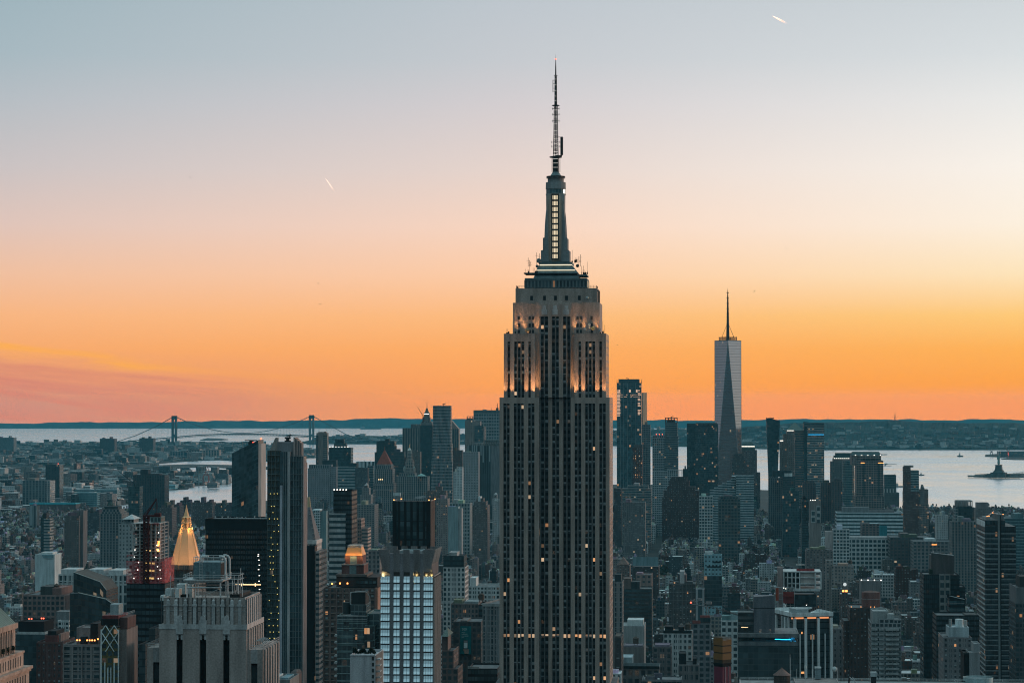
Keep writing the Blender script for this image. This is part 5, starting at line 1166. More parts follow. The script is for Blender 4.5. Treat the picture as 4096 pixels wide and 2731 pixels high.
def clock_sign_tower():
    h = T('white clock topped tower carrying the number 401',1970,1998,1994,4300.,st('brick',(.33,.34,.34)),20,t=((1975,1988,1976,3,10),),r=[],name='clock_tower',cat='clock tower')
    x, z = h.x, h.z; m = MB(); m.cyl(x(1981.5),8,2.6,1.2,z(1977),z(1971),10,solid(WHT)); h.part('cupola',m)
    m = MB(); m.cyl(0,0,1.9,1.9,0,.2,14,solid((.10,.11,.11))); o = h.part('clock_face',m); o.rotation_euler = (R(90),0,0); o.location = (x(1981.5),2.9,z(1985))
    lettering('401',6.2,.1,simple('sign_paint',(.7,.72,.7),.6),h.root,(x(1989),-.3,z(2004)),True)
clock_sign_tower()
# ---- the far downtown skyline, west of the tallest tower
def framed_glass_tower():
    h = T('tall glass tower with open lit floors near its top',2467,2565,1531,5900.,st('glass',(.07,.105,.115),bay=5,floor=5.4,lit=.04,a=.5),44,t=((2474,2557,1516,3,36,st('hband',(.06,.09,.10),floor=5)),),r=[('m',2467,1517,.8),('m',2565,1516,.8),('c',2512,1514,2503,1511),('m',2474,1514,.5)],name='glass_tower')
    x, z = h.x, h.z; q = h.rnd
    for px in(2481,2493,2509,2524,2543): m = MB(); m.box(x(px)-.5,x(px)+.5,-.8,0,0,z(1532),solid((.16,.2,.21))); h.part('mullion',m)
    OG = glow('seen_through_floor',(1,.62,.42),.75)  # glow painted on panels for the light passing through the open floors
    for i in range(19):
        py = 1560+i*5.6
        for a, b in((2468,2484),(2551,2564)):
            if q.random()<.85: m = MB(); m.box(x(a),x(b)-q.uniform(0,3),-.3,-.05,z(py+3.2),z(py),solid((1,1,1))); h.part('lit_floor',m,OG)
    for a in(2475,2516,2543): m = MB(); m.box(x(a),x(a+7),-.3,-.05,z(1569),z(1558),solid((1,1,1))); h.part('lit_floor',m,OG)
    for j in range(2):
        for i in range(22):
            if q.random()<.7: px = 2470+i*4.3; m = MB(); m.box(x(px),x(px+2),-.3,-.05,z(1580+j*8),z(1577+j*8),solid((1,1,1))); h.part('lit_window',m,OG)
framed_glass_tower()
def mirror_tower():
    h = H('mirror_tower','mirror glass tower glowing orange behind the tall glass tower with open lit floors','office tower',2548,2571,6150.,1570,16.,-R(42))
    x, z = h.x, h.z; m = MB(); m.box(x(2548),x(2571),0,16,0,z(1570),st('glass',(.4,.3,.2),bay=30,floor=6,lit=0,a=.6)); h.part('wall',m)  # warm tint in the wall stands in for the reflected sunset
mirror_tower()
T('plain grey tower behind the tall glass tower with open lit floors',2568,2601,1698,5700.,st('grid',(.15,.16,.165),bay=4,floor=5))
T('dark red tower full of small lights in front of the tall glass tower',2530,2569,1790,5300.,st('brick',(.09,.055,.05),lit=.30,bay=4,floor=5),26,t=((2536,2569,1778,5,18,solid((.09,.09,.09))),))
T('tower of pale concrete frames and dark glass',2609,2668,1752,5600.,st('grid',(.24,.27,.28),bay=5,floor=5.6,lit=.04),34,t=((2611,2663,1741,2,26),),r=[('l',2625,1738,REDG,3,12)])
T('round cornered banded tower under construction with an open frame top',2660,2709,1690,5500.,st('hband',(.12,.14,.145),floor=4.8,lit=.05),34,t=((2657,2712,1745,-3,38),),r=[('g',2661,2708,1671,4,(.05,.05,.05)),('b',2666,2700,1678,DKT),('c',2684,1668,2693,1663)],name='banded_tower')
T('low white gridded block below the banded tower',2609,2711,1885,5000.,st('grid',(.30,.33,.34),bay=4.2,floor=4.5),30,t=((2670,2711,1878,4,22),),r=[('b',2668,2688,1874,GREY)])
T('small dark block beside the water gap',2731,2752,1875,5700.,st('blank',DKT),20)
T('tall lattice frame standing before the water gap',2713,2729,1906,5400.,st('blank',(.2,.22,.22)),12,r=[('g',2713,2730,1880,3,(.25,.27,.27))],name='lattice_tower',cat='frame tower')
T('wide dark tinted office tower in front of the tallest downtown spire',2780,2872,1695,5800.,st('glass',(.07,.075,.078),bay=3,floor=4.2,lit=.09,a=.25),46,t=((2747,2780,1693,2,40,st('glass',DKT,bay=3,floor=4.2,lit=.02,a=.15)),),r=[('b',2782,2868,1691,(.08,.08,.08)),('g',2786,2866,1702,8,(.05,.05,.05))],name='tinted_tower')
def world_tower():
    h = H('faceted_tower','tallest downtown tower, faceted glass narrowing into triangles under a spire','skyscraper',2859,2965,5955.,1362,62.,-R(4.6))
    x, z = h.x, h.z; a = (x(2965)-x(2859))/2; yc = a; zb, zt = 57., z(1362); B_ = [(-a,0),(a,0),(a,2*a),(-a,2*a)]; Tp = [(0,0),(a,yc),(0,2*a),(-a,yc)]
    def fac(pts,S,name):
        m = MB(); n = len(pts); fl = 6.4; us = []
        p0, p1 = Vector(pts[0]), Vector(pts[1]); hd = Vector((pts[1][0]-pts[0][0],pts[1][1]-pts[0][1],0))
        hd = hd.normalized()if hd.length>1 else Vector((pts[2][0]-pts[0][0],pts[2][1]-pts[0][1],0)).normalized()
        for p in pts: us.append(((Vector(p)-p0).dot(hd)/3.+.2,(p[2]-zt)/fl))
        m.face(pts,S[0],S[2],us); return h.part(name,m)
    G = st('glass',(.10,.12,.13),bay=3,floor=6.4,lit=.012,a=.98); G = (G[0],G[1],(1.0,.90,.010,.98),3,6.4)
    base = MB(); base.prism(B_,0,zb,st('glass',(.1,.12,.12),lit=.02)); h.part('base',base)
    for i in range(4):
        j = (i+1)%4; fac([(*B_[i],zb),(*B_[j],zb),(*Tp[i],zt)],G,'glass_facet'); fac([(*B_[j],zb),(*Tp[j],zt),(*Tp[i],zt)],G,'glass_facet')
        m = MB(); m.bar((*B_[j],zb),(*Tp[i],zt),.5,solid((.25,.26,.27))); m.bar((*B_[j],zb),(*Tp[j],zt),.5,solid((.25,.26,.27))); h.part('edge_trim',m)
    m = MB(); m.face([(*p,zt)for p in Tp],(.1,.1,.1)); pts = [(p[0],p[1])for p in Tp]
    for p, q in zip(pts,pts[1:]+pts[:1]): m.bar((*p,zt),(*q,zt),.9,solid((.2,.22,.23)))
    h.part('roof',m)
    m = MB(); D_ = solid((.045,.03,.025)); c = (0,yc)
    m.cyl(*c,21,21,z(1350),z(1347),20,D_,cap=False); m.cyl(*c,20,20,z(1361),z(1358),20,D_,base=True); m.cyl(*c,19,19,z(1355),z(1353.5),20,D_,cap=False)
    for i in range(20): t = i*.314; m.bar((21*math.cos(t),yc+21*math.sin(t),z(1361)),(21*math.cos(t),yc+21*math.sin(t),z(1344+(i*5)%7)),.5,D_,4)
    h.part('ring_platform',m)
    m = MB(); zs = [1361,1293,1252,1190,1170,1150]; rs = [4.2,3.0,2.4,1.7,1.0,.15]
    for(p,r0), (q,r1)in zip(zip(zs,rs),list(zip(zs,rs))[1:]): m.cyl(*c,r0,r1,z(p),z(q),8,D_)
    for p in(1295,1276,1264,1252,1232,1211,1190,1168): m.cyl(*c,3.6 if p>1290 else 3.,3.6 if p>1290 else 3.,z(p+1.5),z(p-1),8,D_,base=True)
    h.part('spire',m)
    m = MB(); [m.bar((sx_*15,yc+sy*15,z(1350)),(sx_*2,yc+sy*2,z(1296)),.35,D_,4)for sx_ in(-1,1)for sy in(-1,1)]; h.part('guy_cable',m)
    m = MB(); m.cyl(*c,2.2,2.2,z(1294),z(1291.5),8,solid((1,1,1))); h.part('light_ring',m,WHITEG)
    q = h.rnd
world_tower()
def deco_round_crown():
    h = T('brown art deco block with a rounded crown at the foot of the faceted tower',2926,2982,1850,5600.,st('brick',(.085,.08,.08)),44,t=((2928,2980,1838,1,40),(2931,2977,1827,3,36),(2934,2972,1818,5,30)),r=[('b',2940,2966,1815,DKT)],name='deco_block',cat='office block')
deco_round_crown()
T('stone tower with a dark domed copper top beside the faceted tower',2962,3027,1800,6100.,st('brick',(.13,.12,.12),bay=4,floor=5),50,t=((2964,3020,1784,2,44),(3027,3040,1889,4,36)),r=[('d',2966,3018,1765,(.05,.085,.085)),('s',2966,3018,1784,1786,WHITEG)],name='domed_tower')
def stepped_glass():
    h = T('pale banded office building stepping up in terraces',2943,3014,1902,4500.,st('hband',(.27,.33,.345),floor=4.4,lit=.04),50,t=[(2838+i*17,2855+i*17,1960-i*9,i*1.5,40)for i in range(7)],r=[('b',2926,2950,1903,(.5,.56,.58))],name='terraced_building',cat='office building')
stepped_glass()
T('massive dark red stepped brick building',2647,2800,1990,4600.,st('brick',(.075,.055,.052),lit=.015),60,t=((2653,2795,1960,4,50),(2668,2780,1946,8,42),(2675,2757,1922,12,34),(2684,2748,1908,16,26)),r=[],name='brick_pile',cat='office block')
T('white building with square windows beside the massive dark red pile',2795,2850,1985,4400.,st('grid',(.38,.41,.41),bay=5.2,floor=5.4),30)
T('dark framed building in front of the terraced banded building',2872,2960,1994,3900.,st('grid',(.09,.105,.105),bay=4.6,floor=5,lit=.05),40,t=((2880,2952,1985,6,26),),name='loft_tower')
T('grey wide block with rows of lit windows',2488,2603,1953,4500.,st('hband',(.17,.185,.185),floor=4.4,lit=.16),50,t=((2510,2592,1942,4,40),),r=[('b',2535,2556,1932,(.25,.24,.24))])
T('plain brown block below the grey lit rows',2490,2580,2009,4000.,st('brick',(.14,.14,.14)),40)
T('narrow dark brick block beside the tallest tower',2455,2486,1953,4300.,st('brick',(.06,.06,.062)),24,r=[('b',2463,2480,1951,PINK)])
def flared_tower():
    h = H('flared_tower','dark slim glass tower widening towards its cut off top','skyscraper',3068,3118,5600.,1683,34.)
    x, z = h.x, h.z; m = MB(); S = st('glass',(.02,.05,.065),bay=3.4,floor=4.6,lit=.03,a=.22); lo = [(x(3073),3),(x(3110),3),(x(3110),32),(x(3073),32)]; hi = [(x(3065),0),(x(3119),0),(x(3119),34),(x(3065),34)]
    m.prism(lo,0,z(1905),S,cap=False); m.prism(lo,z(1905),z(1683),S,top=hi); h.part('glass_shaft',m)
    m = MB(); A = [(x(3065),z(1683)),(x(3119),z(1683)),(x(3091),z(1675)),(x(3065),z(1671))]; m.face([(a,0,b)for a,b in A],(.03,.05,.06)); m.face([(a,3,b)for a,b in A[::-1]],(.03,.05,.06)); m.bar((x(3065.5),1,z(1683)),(x(3065.5),1,z(1669)),.8,IR); m.bar((x(3072),12,z(1673)),(x(3096),12,z(1672)),1.1,IR); m.bar((x(3088),12,z(1684)),(x(3088),12,z(1672)),1.1,IR); h.part('window_crane',m)
flared_tower()
T('stone tower with a green copper pyramid roof',3146,3214,1724,6100.,st('brick',(.15,.135,.125),bay=4.4,floor=5),56,t=((3119,3146,1760,6,44),(3132,3160,1736,4,46)),r=[('p',3147,3213,1722,1689,(.09,.13,.12)),('s',3147,3213,1721,1722.5,WHITEG),('s',3119,3132,1761,1763,WHITEG)],name='pyramid_tower')
T('broad glass headquarters striped with lit floors',3228,3296,1692,5900.,st('hband',(.24,.25,.25),floor=5.6,lit=.17,a=.35),60,t=((3177,3222,1721,6,50,st('hband',(.14,.12,.11),floor=5.6,lit=.12)),(3214,3228,1693,3,50,st('dark',DKT)),),r=[('f',3214,3296,1690,1706,st('hband',(.10,.12,.125),floor=7)),('c',3216,1688,3236,1686),('s',3232,3295,1737,1738.2,CYANG)],name='striped_tower')
T('stepped teal roofed tower beside the round cornered glass tower',3323,3424,1846,5900.,st('brick',(.12,.125,.125),bay=4,floor=5),56,t=((3332,3416,1834,3,50),(3336,3424,1822,5,44,solid((.04,.075,.08))),(3342,3420,1812,7,40,solid((.04,.075,.08)))),r=[('l',3338,1834,WHITEG,8,8)],name='stepped_tower')
def round_glass():
    h = H('round_glass_tower','dark round cornered glass tower in front of the pitched roof office tower','office tower',3371,3424,5400.,1842,34.)
    x, z = h.x, h.z; S = st('hband',(.10,.15,.155),floor=5.2,lit=.02,a=.4); a = (x(3424)-x(3371))/2
    P = [(a*math.sin(t),18-18*math.cos(t))for t in[(-90+22.5*i)*math.pi/180 for i in range(9)]]+[(a,34),(-a,34)]
    m = MB(); m.prism(P,0,z(1842),S); h.part('glass_shaft',m); m = MB(); m.prism([(u*1.03,v*1.0)for u,v in P],0,z(1884),S); h.part('lower_shaft',m)
round_glass()
def pitched_office():
    h = T('big stone office tower with a pitched green roof and triple window rows',3424,3532,1842,5000.,st('grid',(.20,.175,.165),bay=5.0,floor=4.6,lit=.02),60,t=((3420,3535,1985,-2,60),(3429,3523,1822,3,52)),r=[],name='pitched_office_tower')
    x, z = h.x, h.z; zb = z(1822); m = MB(); A, B_ = x(3404), x(3524);
    m.box(x(3405),x(3426),4,48,z(1860),z(1820),st('brick',(.2,.17,.16))); h.part('side_tower',m)
    m = MB(); m.prism([(x(3403),3),(x(3526),3),(x(3526),54),(x(3403),54)],zb,z(1807),solid((.035,.065,.068)),top=[(x(3411),20),(x(3517),20),(x(3517),34),(x(3411),34)]); h.part('pitched_roof',m)
    for i in range(11): px = 3443+i*6.6; m = MB(); m.box(x(px),x(px+4),2.5,3,z(1841),z(1833),solid((.01,.012,.013))); h.part('top_window',m)
    for px in(3452,3511): m = MB(); m.box(x(px),x(px+4.5),-.6,0,0,z(1850),solid((.045,.065,.07))); h.part('dark_strip',m)
    for a, b in((3442,3457),(3511,3534)): m = MB(); m.box(x(a),x(b),-.7,-.1,z(1851.5),z(1849.8),solid((1,1,1))); h.part('light_strip',m,ORANGEG)
    for i in range(13): m = MB(); px = 3421+i*8.3; m.cyl(x(px),2,.8,.8,z(1821),z(1818.5),6,solid((1,1,1))); h.part('eaves_lamp',m,WHITEG)if i%3==0 else None
pitched_office()
T('stepped glass office block behind the pitched roof tower',3535,3583,1899,5600.,st('glass',(.13,.17,.175),bay=4,floor=5,lit=.03,a=.4),40,t=((3535,3584,1954,-1,40,st('vband',(.30,.32,.32),bay=7,a=.1)),(3536,3595,1970,-3,42,st('vgrid',(.11,.12,.12)))),r=[('m',3580,1893,.6)])
def twin_slab():
    h = T('slim tower of brown brick beside teal glass standing alone before the water',3614,3641,1866,4600.,st('brick',(.10,.065,.06),lit=.04),30,t=((3640,3674,1881,2,26,st('hband',(.20,.27,.28),floor=4.6,lit=.03)),(3613,3675,1966,-.6,30)),r=[('b',3616,3652,1861,(.20,.20,.19))],name='apartment_tower',cat='apartment tower')
twin_slab()
T('stone apartment block with a cupola beside the slim brick and glass tower',3675,3711,1957,4700.,st('brick',(.17,.15,.14),lit=.03),30,t=((3674,3696,1963,-2,28,st('vgrid',(.2,.2,.2))),(3675,3713,2016,-3,30,st('grid',(.2,.18,.17),lit=.25))),r=[('b',3683,3696,1950),('d',3685,3694,1938,(.08,.09,.09))],name='apartment_block',cat='apartment block')
for i, (a,b,p)in enumerate(((3209,3262,1932),(3282,3322,1930),(3324,3368,1926))):
    T(('brown apartment slab with ribbed bays under the green pyramid tower','second brown ribbed apartment slab under the striped headquarters','ribbed brown apartment slab beside the stepped teal roofed tower')[i],a,b,p,5000.-i*40,st('vgrid',(.11,.09,.088),bay=3.2,floor=4,lit=.02),26,t=((a+8,b-6,p-10,5,14),),name='apartment_slab',cat='apartment block',group='ribbed brown apartment slabs')
T('dark plain tower with a white roof box under the flared tower',3130,3180,1905,4800.,st('grid',(.06,.075,.078),bay=4,floor=4.6,lit=.02),30,r=[('b',3136,3168,1892,WHT),('b',3090,3165,1882,DKT)])
T('grey concrete slab at the foot of the flared tower',3073,3130,1911,4850.,st('vgrid',(.13,.14,.145),bay=4,floor=4.4),30,t=((3075,3112,1906,3,20),))
T('teal glass tower with scattered lights under the flared tower',3128,3195,1962,4300.,st('glass',(.05,.085,.09),bay=3,floor=4.4,lit=.03,a=.25),34)
T('dark block beside the tower with tall light frames',3206,3232,1998,3700.,st('dark',(.02,.028,.03)),26)
T('brown tower with tall pale framed windows',3237,3282,2003,3600.,st('blank',(.20,.18,.17)),28,r=[('f',3242,3260,2040,2090,st('grid',(.3,.32,.32),bay=5,floor=9)),('f',3264,3280,2022,2090,st('grid',(.3,.32,.32),bay=5,floor=9)),('l',3241,2001,WHITEG,3,9)])
def striped_hall():
    h = T('long low terminal building striped with pale bands',3345,3610,2049,4200.,st('hband',(.42,.50,.52),floor=6.,lit=.01),50,t=((3368,3475,2028,12,30,solid(GREY)),(3475,3575,2038,14,24,solid((.2,.19,.19)))),r=[('b',3397,3420,2046,WHT)],name='terminal_building',cat='terminal')
striped_hall()
T('dark open concrete frame building rising against the bay',3820,3886,2024,3900.,st('grid',(.03,.04,.042),bay=4.5,floor=4.6,lit=.10),36,t=((3818,3830,2025,-2,30,st('grid',(.2,.21,.21),bay=4,floor=4.6)),(3886,3899,2030,3,30,st('grid',(.06,.07,.07),lit=.16))),r=[('g',3824,3886,2003,5,(.20,.21,.21)),('b',3826,3870,2006,(.22,.23,.23))],name='unfinished_building',cat='building')
T('grey apartment tower with a roof house beside the dark open frame',3901,3962,2032,3600.,st('brick',(.17,.165,.165),lit=.02),30,t=((3905,3952,2010,4,22,solid((.18,.17,.17))),),r=[])
T('wide teal banded warehouse with roof lamps at the water side',4016,4180,2072,3500.,st('hband',(.10,.17,.185),floor=4.2,lit=.0),60,r=[('b',4056,4090,2054,(.09,.15,.16)),('l',4020,2084,WHITEG,6,22)],name='warehouse',cat='warehouse')
T('white block with a dark flank in front of the bay',3744,3790,2060,3500.,st('brick',(.34,.36,.36)),30,t=((3786,3806,2076,4,24,solid(DKT)),))
T('round fronted apartment block with grouped bays',3804,3902,2086,3200.,st('vgrid',(.17,.165,.16),bay=4,floor=3.6,lit=.02),34)
T('white framed block with deep square windows',3370,3557,2155,3600.,st('grid',(.38,.41,.41),bay=6,floor=6.2,lit=.01),50,t=((3366,3378,2157,4,46,solid((.36,.33,.32))),),r=[('b',3385,3550,2147,(.3,.32,.32))],name='loft_block',cat='loft building')
T('long dark brown warehouse with rows of wide windows',3557,3720,2148,3550.,st('loft',(.10,.095,.095),bay=5,floor=4.6,lit=.02),60,name='loft_block',cat='loft building')
T('grey warehouse with a row of lit attic windows',3650,3806,2164,3450.,st('loft',(.17,.17,.17),bay=5.4,floor=4.8,lit=.03),50,r=[('s',3724,3744,2176,2178,ORANGEG),('b',3700,3740,2154,WHT)],name='loft_block',cat='loft building')
T('grey gridded warehouse beside the dark banded tower',3806,3910,2152,3480.,st('loft',(.14,.15,.155),bay=5.4,floor=4.8),50,name='loft_block',cat='loft building')
T('white gridded mid rise with a pale blank end',3330,3396,2117,3450.,st('grid',(.42,.45,.45),bay=4.4,floor=4.6),30,t=((3300,3332,2125,4,26,solid((.34,.3,.29))),))
T('teal wrapped building behind the white framed block',3517,3546,2104,3700.,solid((.03,.16,.19)),24,r=[])
T('brick block with a white roof structure above the framed block',3445,3516,2094,3800.,st('loft',(.17,.145,.14),bay=5,lit=.02),40,r=[('b',3478,3512,2092,(.3,.38,.4))])
# ---- nearer buildings on the west side
def dark_banded_tower():
    h = H('banded_tower','tall dark office tower with thin pale floor bands at the west edge','skyscraper',3937,4060,1900.,2105,56.)
    x, z = h.x, h.z; xl, xr = x(3937), x(4060); zt = z(2105); fl = 20.3*h.k; GB = solid((.15,.175,.18))
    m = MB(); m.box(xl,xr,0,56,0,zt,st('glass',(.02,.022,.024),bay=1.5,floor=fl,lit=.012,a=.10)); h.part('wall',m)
    up = MB(); up.box(xl,x(4019),2,50,zt,z(2080),st('glass',(.05,.05,.05),bay=2,floor=fl,lit=0,a=.2)); up.box(x(3990),x(4014),4,40,zt,z(2058),solid((.13,.14,.14))); up.box(xl,x(3962),6,20,z(2080),z(2068),solid((.24,.26,.26))); h.part('upper_tier',up)
    m = MB(); m.box(x(3988),x(3998),-.7,0,0,z(2060),GB); m.box(x(3996),x(4000),-.8,0,0,z(2060),solid((.02,.02,.02))); h.part('front_spine',m)
    i = 0
    while True:
        py = 2133+i*20.3; i+=1
        if py>2760: break
        for a, b in((3937,3988),(4000,4060)):
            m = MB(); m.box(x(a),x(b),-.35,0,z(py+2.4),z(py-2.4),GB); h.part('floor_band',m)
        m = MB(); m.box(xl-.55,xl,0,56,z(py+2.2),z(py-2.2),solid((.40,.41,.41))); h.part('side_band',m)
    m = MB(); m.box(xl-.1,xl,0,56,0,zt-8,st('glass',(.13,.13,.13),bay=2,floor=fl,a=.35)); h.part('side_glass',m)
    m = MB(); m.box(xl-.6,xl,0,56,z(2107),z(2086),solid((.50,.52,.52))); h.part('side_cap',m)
    for px, y in((3948,4),(3958,8),(3986,30),(4012,4)): m = MB(); m.cyl(x(px),y,.35,.35,z(2058 if px>3970 else 2066),z(2055.5 if px>3970 else 2063.5),6,solid((1,0,0))); h.part('roof_lamp',m,ORANGEG)
    m = MB(); m.bar((x(3950),6,z(2066)),(x(3996),40,z(2052)),.3,solid((.5,.4,.35))); m.cyl(x(3999),10,.8,.8,z(2058),z(2050),8,STL); h.part('roof_rig',m)
dark_banded_tower()
def white_column_block():
    h = H('column_block','black office block behind tall white columns under an overhanging white roof edge','office block',3168,3327,1700.,2460,34.,R(14))
    x, z = h.x, h.z; xl, xr = x(3168), x(3327); WC = solid((.52,.56,.56)); zt = z(2448)
    m = MB(); m.box(xl+.6,xr-.4,1,44,0,z(2466),st('glass',(.012,.014,.016),bay=3.2,floor=3.9,lit=.03,a=.08)); h.part('wall',m)
    m = MB(); m.box(xl-.8,xr+.3,-.6,45,z(2464),zt,WC,para=2.2,base=True); h.part('roof_edge',m)
    m = MB(); m.box(x(3206),x(3262),12,26,zt-2.2,z(2440),solid((.22,.26,.27))); h.part('roof_plant',m)
    for px in(3152,3176,3219,3270,3321):
        m = MB(); xx = x(px)if px>3160 else xl; yy = -.2 if px>3160 else 14; m.box(xx-.85,xx+.85,yy-.7,yy+.9,0,z(2470),WC); h.part('column',m)
    for px in(3197,3247,3297): m = MB(); m.box(x(px)-.3,x(px)+.3,-.4,.98,0,z(2534),WC); h.part('thin_column',m)
    for y in(8,20,32): m = MB(); m.box(xl-.5,xl+.6,y-.8,y+.8,0,z(2470),WC); h.part('column',m)
    for a, b in((3152,3164),(3178,3212),(3228,3262),(3277,3312)):
        m = MB(); m.box(x(max(a,3169)),x(b),.2,.95,z(2473),z(2467),solid((1,1,1))); h.part('soffit_light',m,glow('soffit_glow',(1,.36,.14),.9))
    for a, b, p in((3203,3216,2684),(3204,3209,2525)): m = MB(); m.box(x(a),x(b),.9,.99,z(p+8),z(p),solid((1,1,1))); h.part('lit_window',m,glow('amber_window',(1,.45,.15),1.0))
    for i in range(5): m = MB(); m.cyl(x(3240+i*20),2+i*6,.9,.9,zt,z(2436),6,solid((.03,.03,.03))); h.part('roof_vent',m)
white_column_block()
def blue_light_block():
    h = T('glass office block with a cyan lit terrace below a tall blank grey core',2950,3190,2563,1550.,st('glass',(.05,.07,.072),bay=3.,floor=3.6,lit=.035,a=.25),40,t=((2950,3012,2448,4,24,st('hband',(.085,.095,.10),floor=3.4)),),r=[],name='terrace_block',cat='office block',para=.3)
    x, z = h.x, h.z; m = MB(); m.box(x(3013),x(3097),3,22,z(2564),z(2388),solid((.105,.115,.13))); h.part('blank_core',m)
    m = MB(); m.box(x(3012),x(3098),2.9,3,z(2434),z(2431),solid((.02,.02,.02))); m.face([(x(3013),3,z(2388)),(x(3097),3,z(2388)),(x(3097),3,z(2381)),(x(3054),3,z(2385))],(.11,.12,.13)); h.part('core_joint',m)
    m = MB(); m.box(x(2949),x(3192),-.3,39,z(2548),z(2532),solid((.13,.145,.15)),base=True); m.box(x(2949),x(3190),-.4,0,z(2581),z(2566),solid((.12,.135,.14))); h.part('terrace_slab',m)
    m = MB(); m.box(x(2952),x(3180),6,30,z(2566),z(2548),solid((.04,.05,.055))); h.part('terrace_wall',m)
    for a, b, p in((2964,3014,2559),(3014,3052,2557),(3079,3120,2558),(3120,3160,2559)): m = MB(); m.box(x(a),x(b),5.6,5.95,z(p+1.6),z(p-1.2),solid((0,.5,1))); h.part('strip_light',m,CYANG)
    m = MB(); m.box(x(2963),x(2965),5.6,5.95,z(2560),z(2550),solid((0,.5,1))); h.part('strip_light',m,CYANG)
    for px, e in((2962,500),(3020,350),(3075,350),(3165,500)): d = bpy.data.lights.new('terrace_light','POINT'); d.energy = e; d.color = (.05,.5,1); d.shadow_soft_size = .3; link('terrace_light',d,h.root,(x(px),4.5,z(2556)))
    m = MB(); m.box(x(2952),x(3012),3.8,4,z(2532),z(2506),st('glass',(.03,.035,.035),bay=2,floor=2.6,lit=.12,a=.1)); h.part('lobby_glass',m)
    m = MB(); [m.box(x(2963+i*4),x(2965.6+i*4),3.6,3.8,z(2511),z(2509),solid((1,1,1)))for i in range(7)]; h.part('lobby_lights',m,WARMG)
    for a, b in((3035,3044),(3073,3082)): m = MB(); m.box(x(a),x(b),2.8,3,z(2535),z(2517),st('grid',(.3,.3,.3),bay=.7,floor=1,lit=.4)); h.part('core_window',m)
    m = MB(); m.box(x(2950),x(3012),3.4,4,z(2451),z(2446),solid((.4,.4,.4))); h.part('cornice',m)
    m = MB(); rail(m,[(x(3100),2),(x(3186),2),(x(3186),30)],z(2532),STL,2,1.2); h.part('roof_rail',m)
    m = MB(); m.bar((x(3158),-2,0),(x(3158),-2,z(2626)),.15,STL); h.part('flagpole',m)
blue_light_block()
def red_yellow_wrap():
    h = H('wrapped_tower','small tower wrapped in yellow boards over magenta sheeting','tower',2869,2941,1500.,2545,8.,R(40))
    x, z = h.x, h.z; m = MB(); m.box(-3.2,3.4,.6,7.,0,z(2556),solid((.05,.05,.05))); m.box(3.9,4.5,1,7,0,z(2556),solid((.01,.01,.01))); h.part('wall',m)
    YB = simple('yellow_boards',(.17,.08,.018),.8,0,.35,.5); MG = simple('magenta_sheet',(.12,.014,.035),.7,0,.35,.35)
    xa, xb = -3.8, 3.8; zt = z(2547); zz = [z(2548),z(2582),z(2610),z(2640),z(2650)]
    for i in range(3): m = MB(); m.box(xa,xb,-.2,7.6,zz[i+1]+.5,zz[i]-.3,solid((.3,.2,.1))); h.part('yellow_panel',m,YB)
    m = MB(); m.box(xa+.2,xb-.2,0,7.4,z(2652),z(2548),solid((.05,.035,.02))); h.part('scaffold',m)
    m = MB(); m.prism([(xa+.5,.3),(xb-.5,.3),(xb-.5,7),(xa+.5,7)],z(2668),z(2650),solid((.012,.012,.012)),top=[(xa-.2,-.4),(xb+.2,-.4),(xb+.2,7.8),(xa-.2,7.8)]); h.part('catch_net',m)
    m = MB(); m.box(xa+.3,xb-.3,.1,7.3,0,z(2665),solid((.3,.05,.1))); h.part('magenta_sheeting',m,MG)
    for px in(-1.4,1.6): m = MB(); m.box(px-.2,px+.2,-.1,.1,0,z(2664),solid((.25,.2,.22))); h.part('hoist_rail',m)
    m = MB()
    for i in range(9): xx = xa+(xb-xa)*i/8; m.bar((xx,-.4,zt-1),(xx,-.4,zt+h.rnd.uniform(.3,2)),.09,STL)
    for i in range(4): m.bar((xa,-.4+0*i,zt-i*.6),(xb,-.4,zt+.6-i*.6),.07,STL)
    h.part('rebar',m)
red_yellow_wrap()
def brown_tank_tower():
    h = T('dark brown brick tower with a round red tank house on its roof',3396,3478,2430,1900.,st('brick',(.075,.055,.05),bay=2.7,floor=3.3,lit=.03),40,t=((3371,3396,2482,4,36),(3478,3540,2434,3,36)),r=[],name='brick_tower',cat='apartment tower',rel=(6,14,.3,.8,False))
    x, z = h.x, h.z; m = MB(); xm = x(3485); m.cyl(xm,16,x(3522)-xm,x(3522)-xm,z(2432),z(2372),24,solid((.17,.085,.075))); h.part('tank_house',m)
    m = MB(); m.cyl(xm,16,x(3523)-xm+.2,x(3523)-xm+.2,z(2400),z(2398),24,solid((.3,.27,.26)),cap=False); m.cyl(xm,16,x(3521)-xm,0.4,z(2372),z(2366),24,solid((.12,.07,.06))); h.part('tank_roof',m)
    m = MB(); m.bar((x(3497),14,z(2372)),(x(3497),14,z(2345)),.15,STL); h.part('mast',m)
    for px in(3402,3441,3480,3495): m = MB(); m.cyl(x(px),1,.25,.25,z(2427),z(2425),6,solid((1,1,1))); h.part('roof_lamp',m,ORANGEG)
    T('plain grey concrete bulk with corner lamps behind the round red tank house',3441,3522,2322,2250.,solid((.17,.165,.165)),30,r=[('l',3443,2321,WHITEG,4,26)],name='concrete_block',cat='building')
brown_tank_tower()
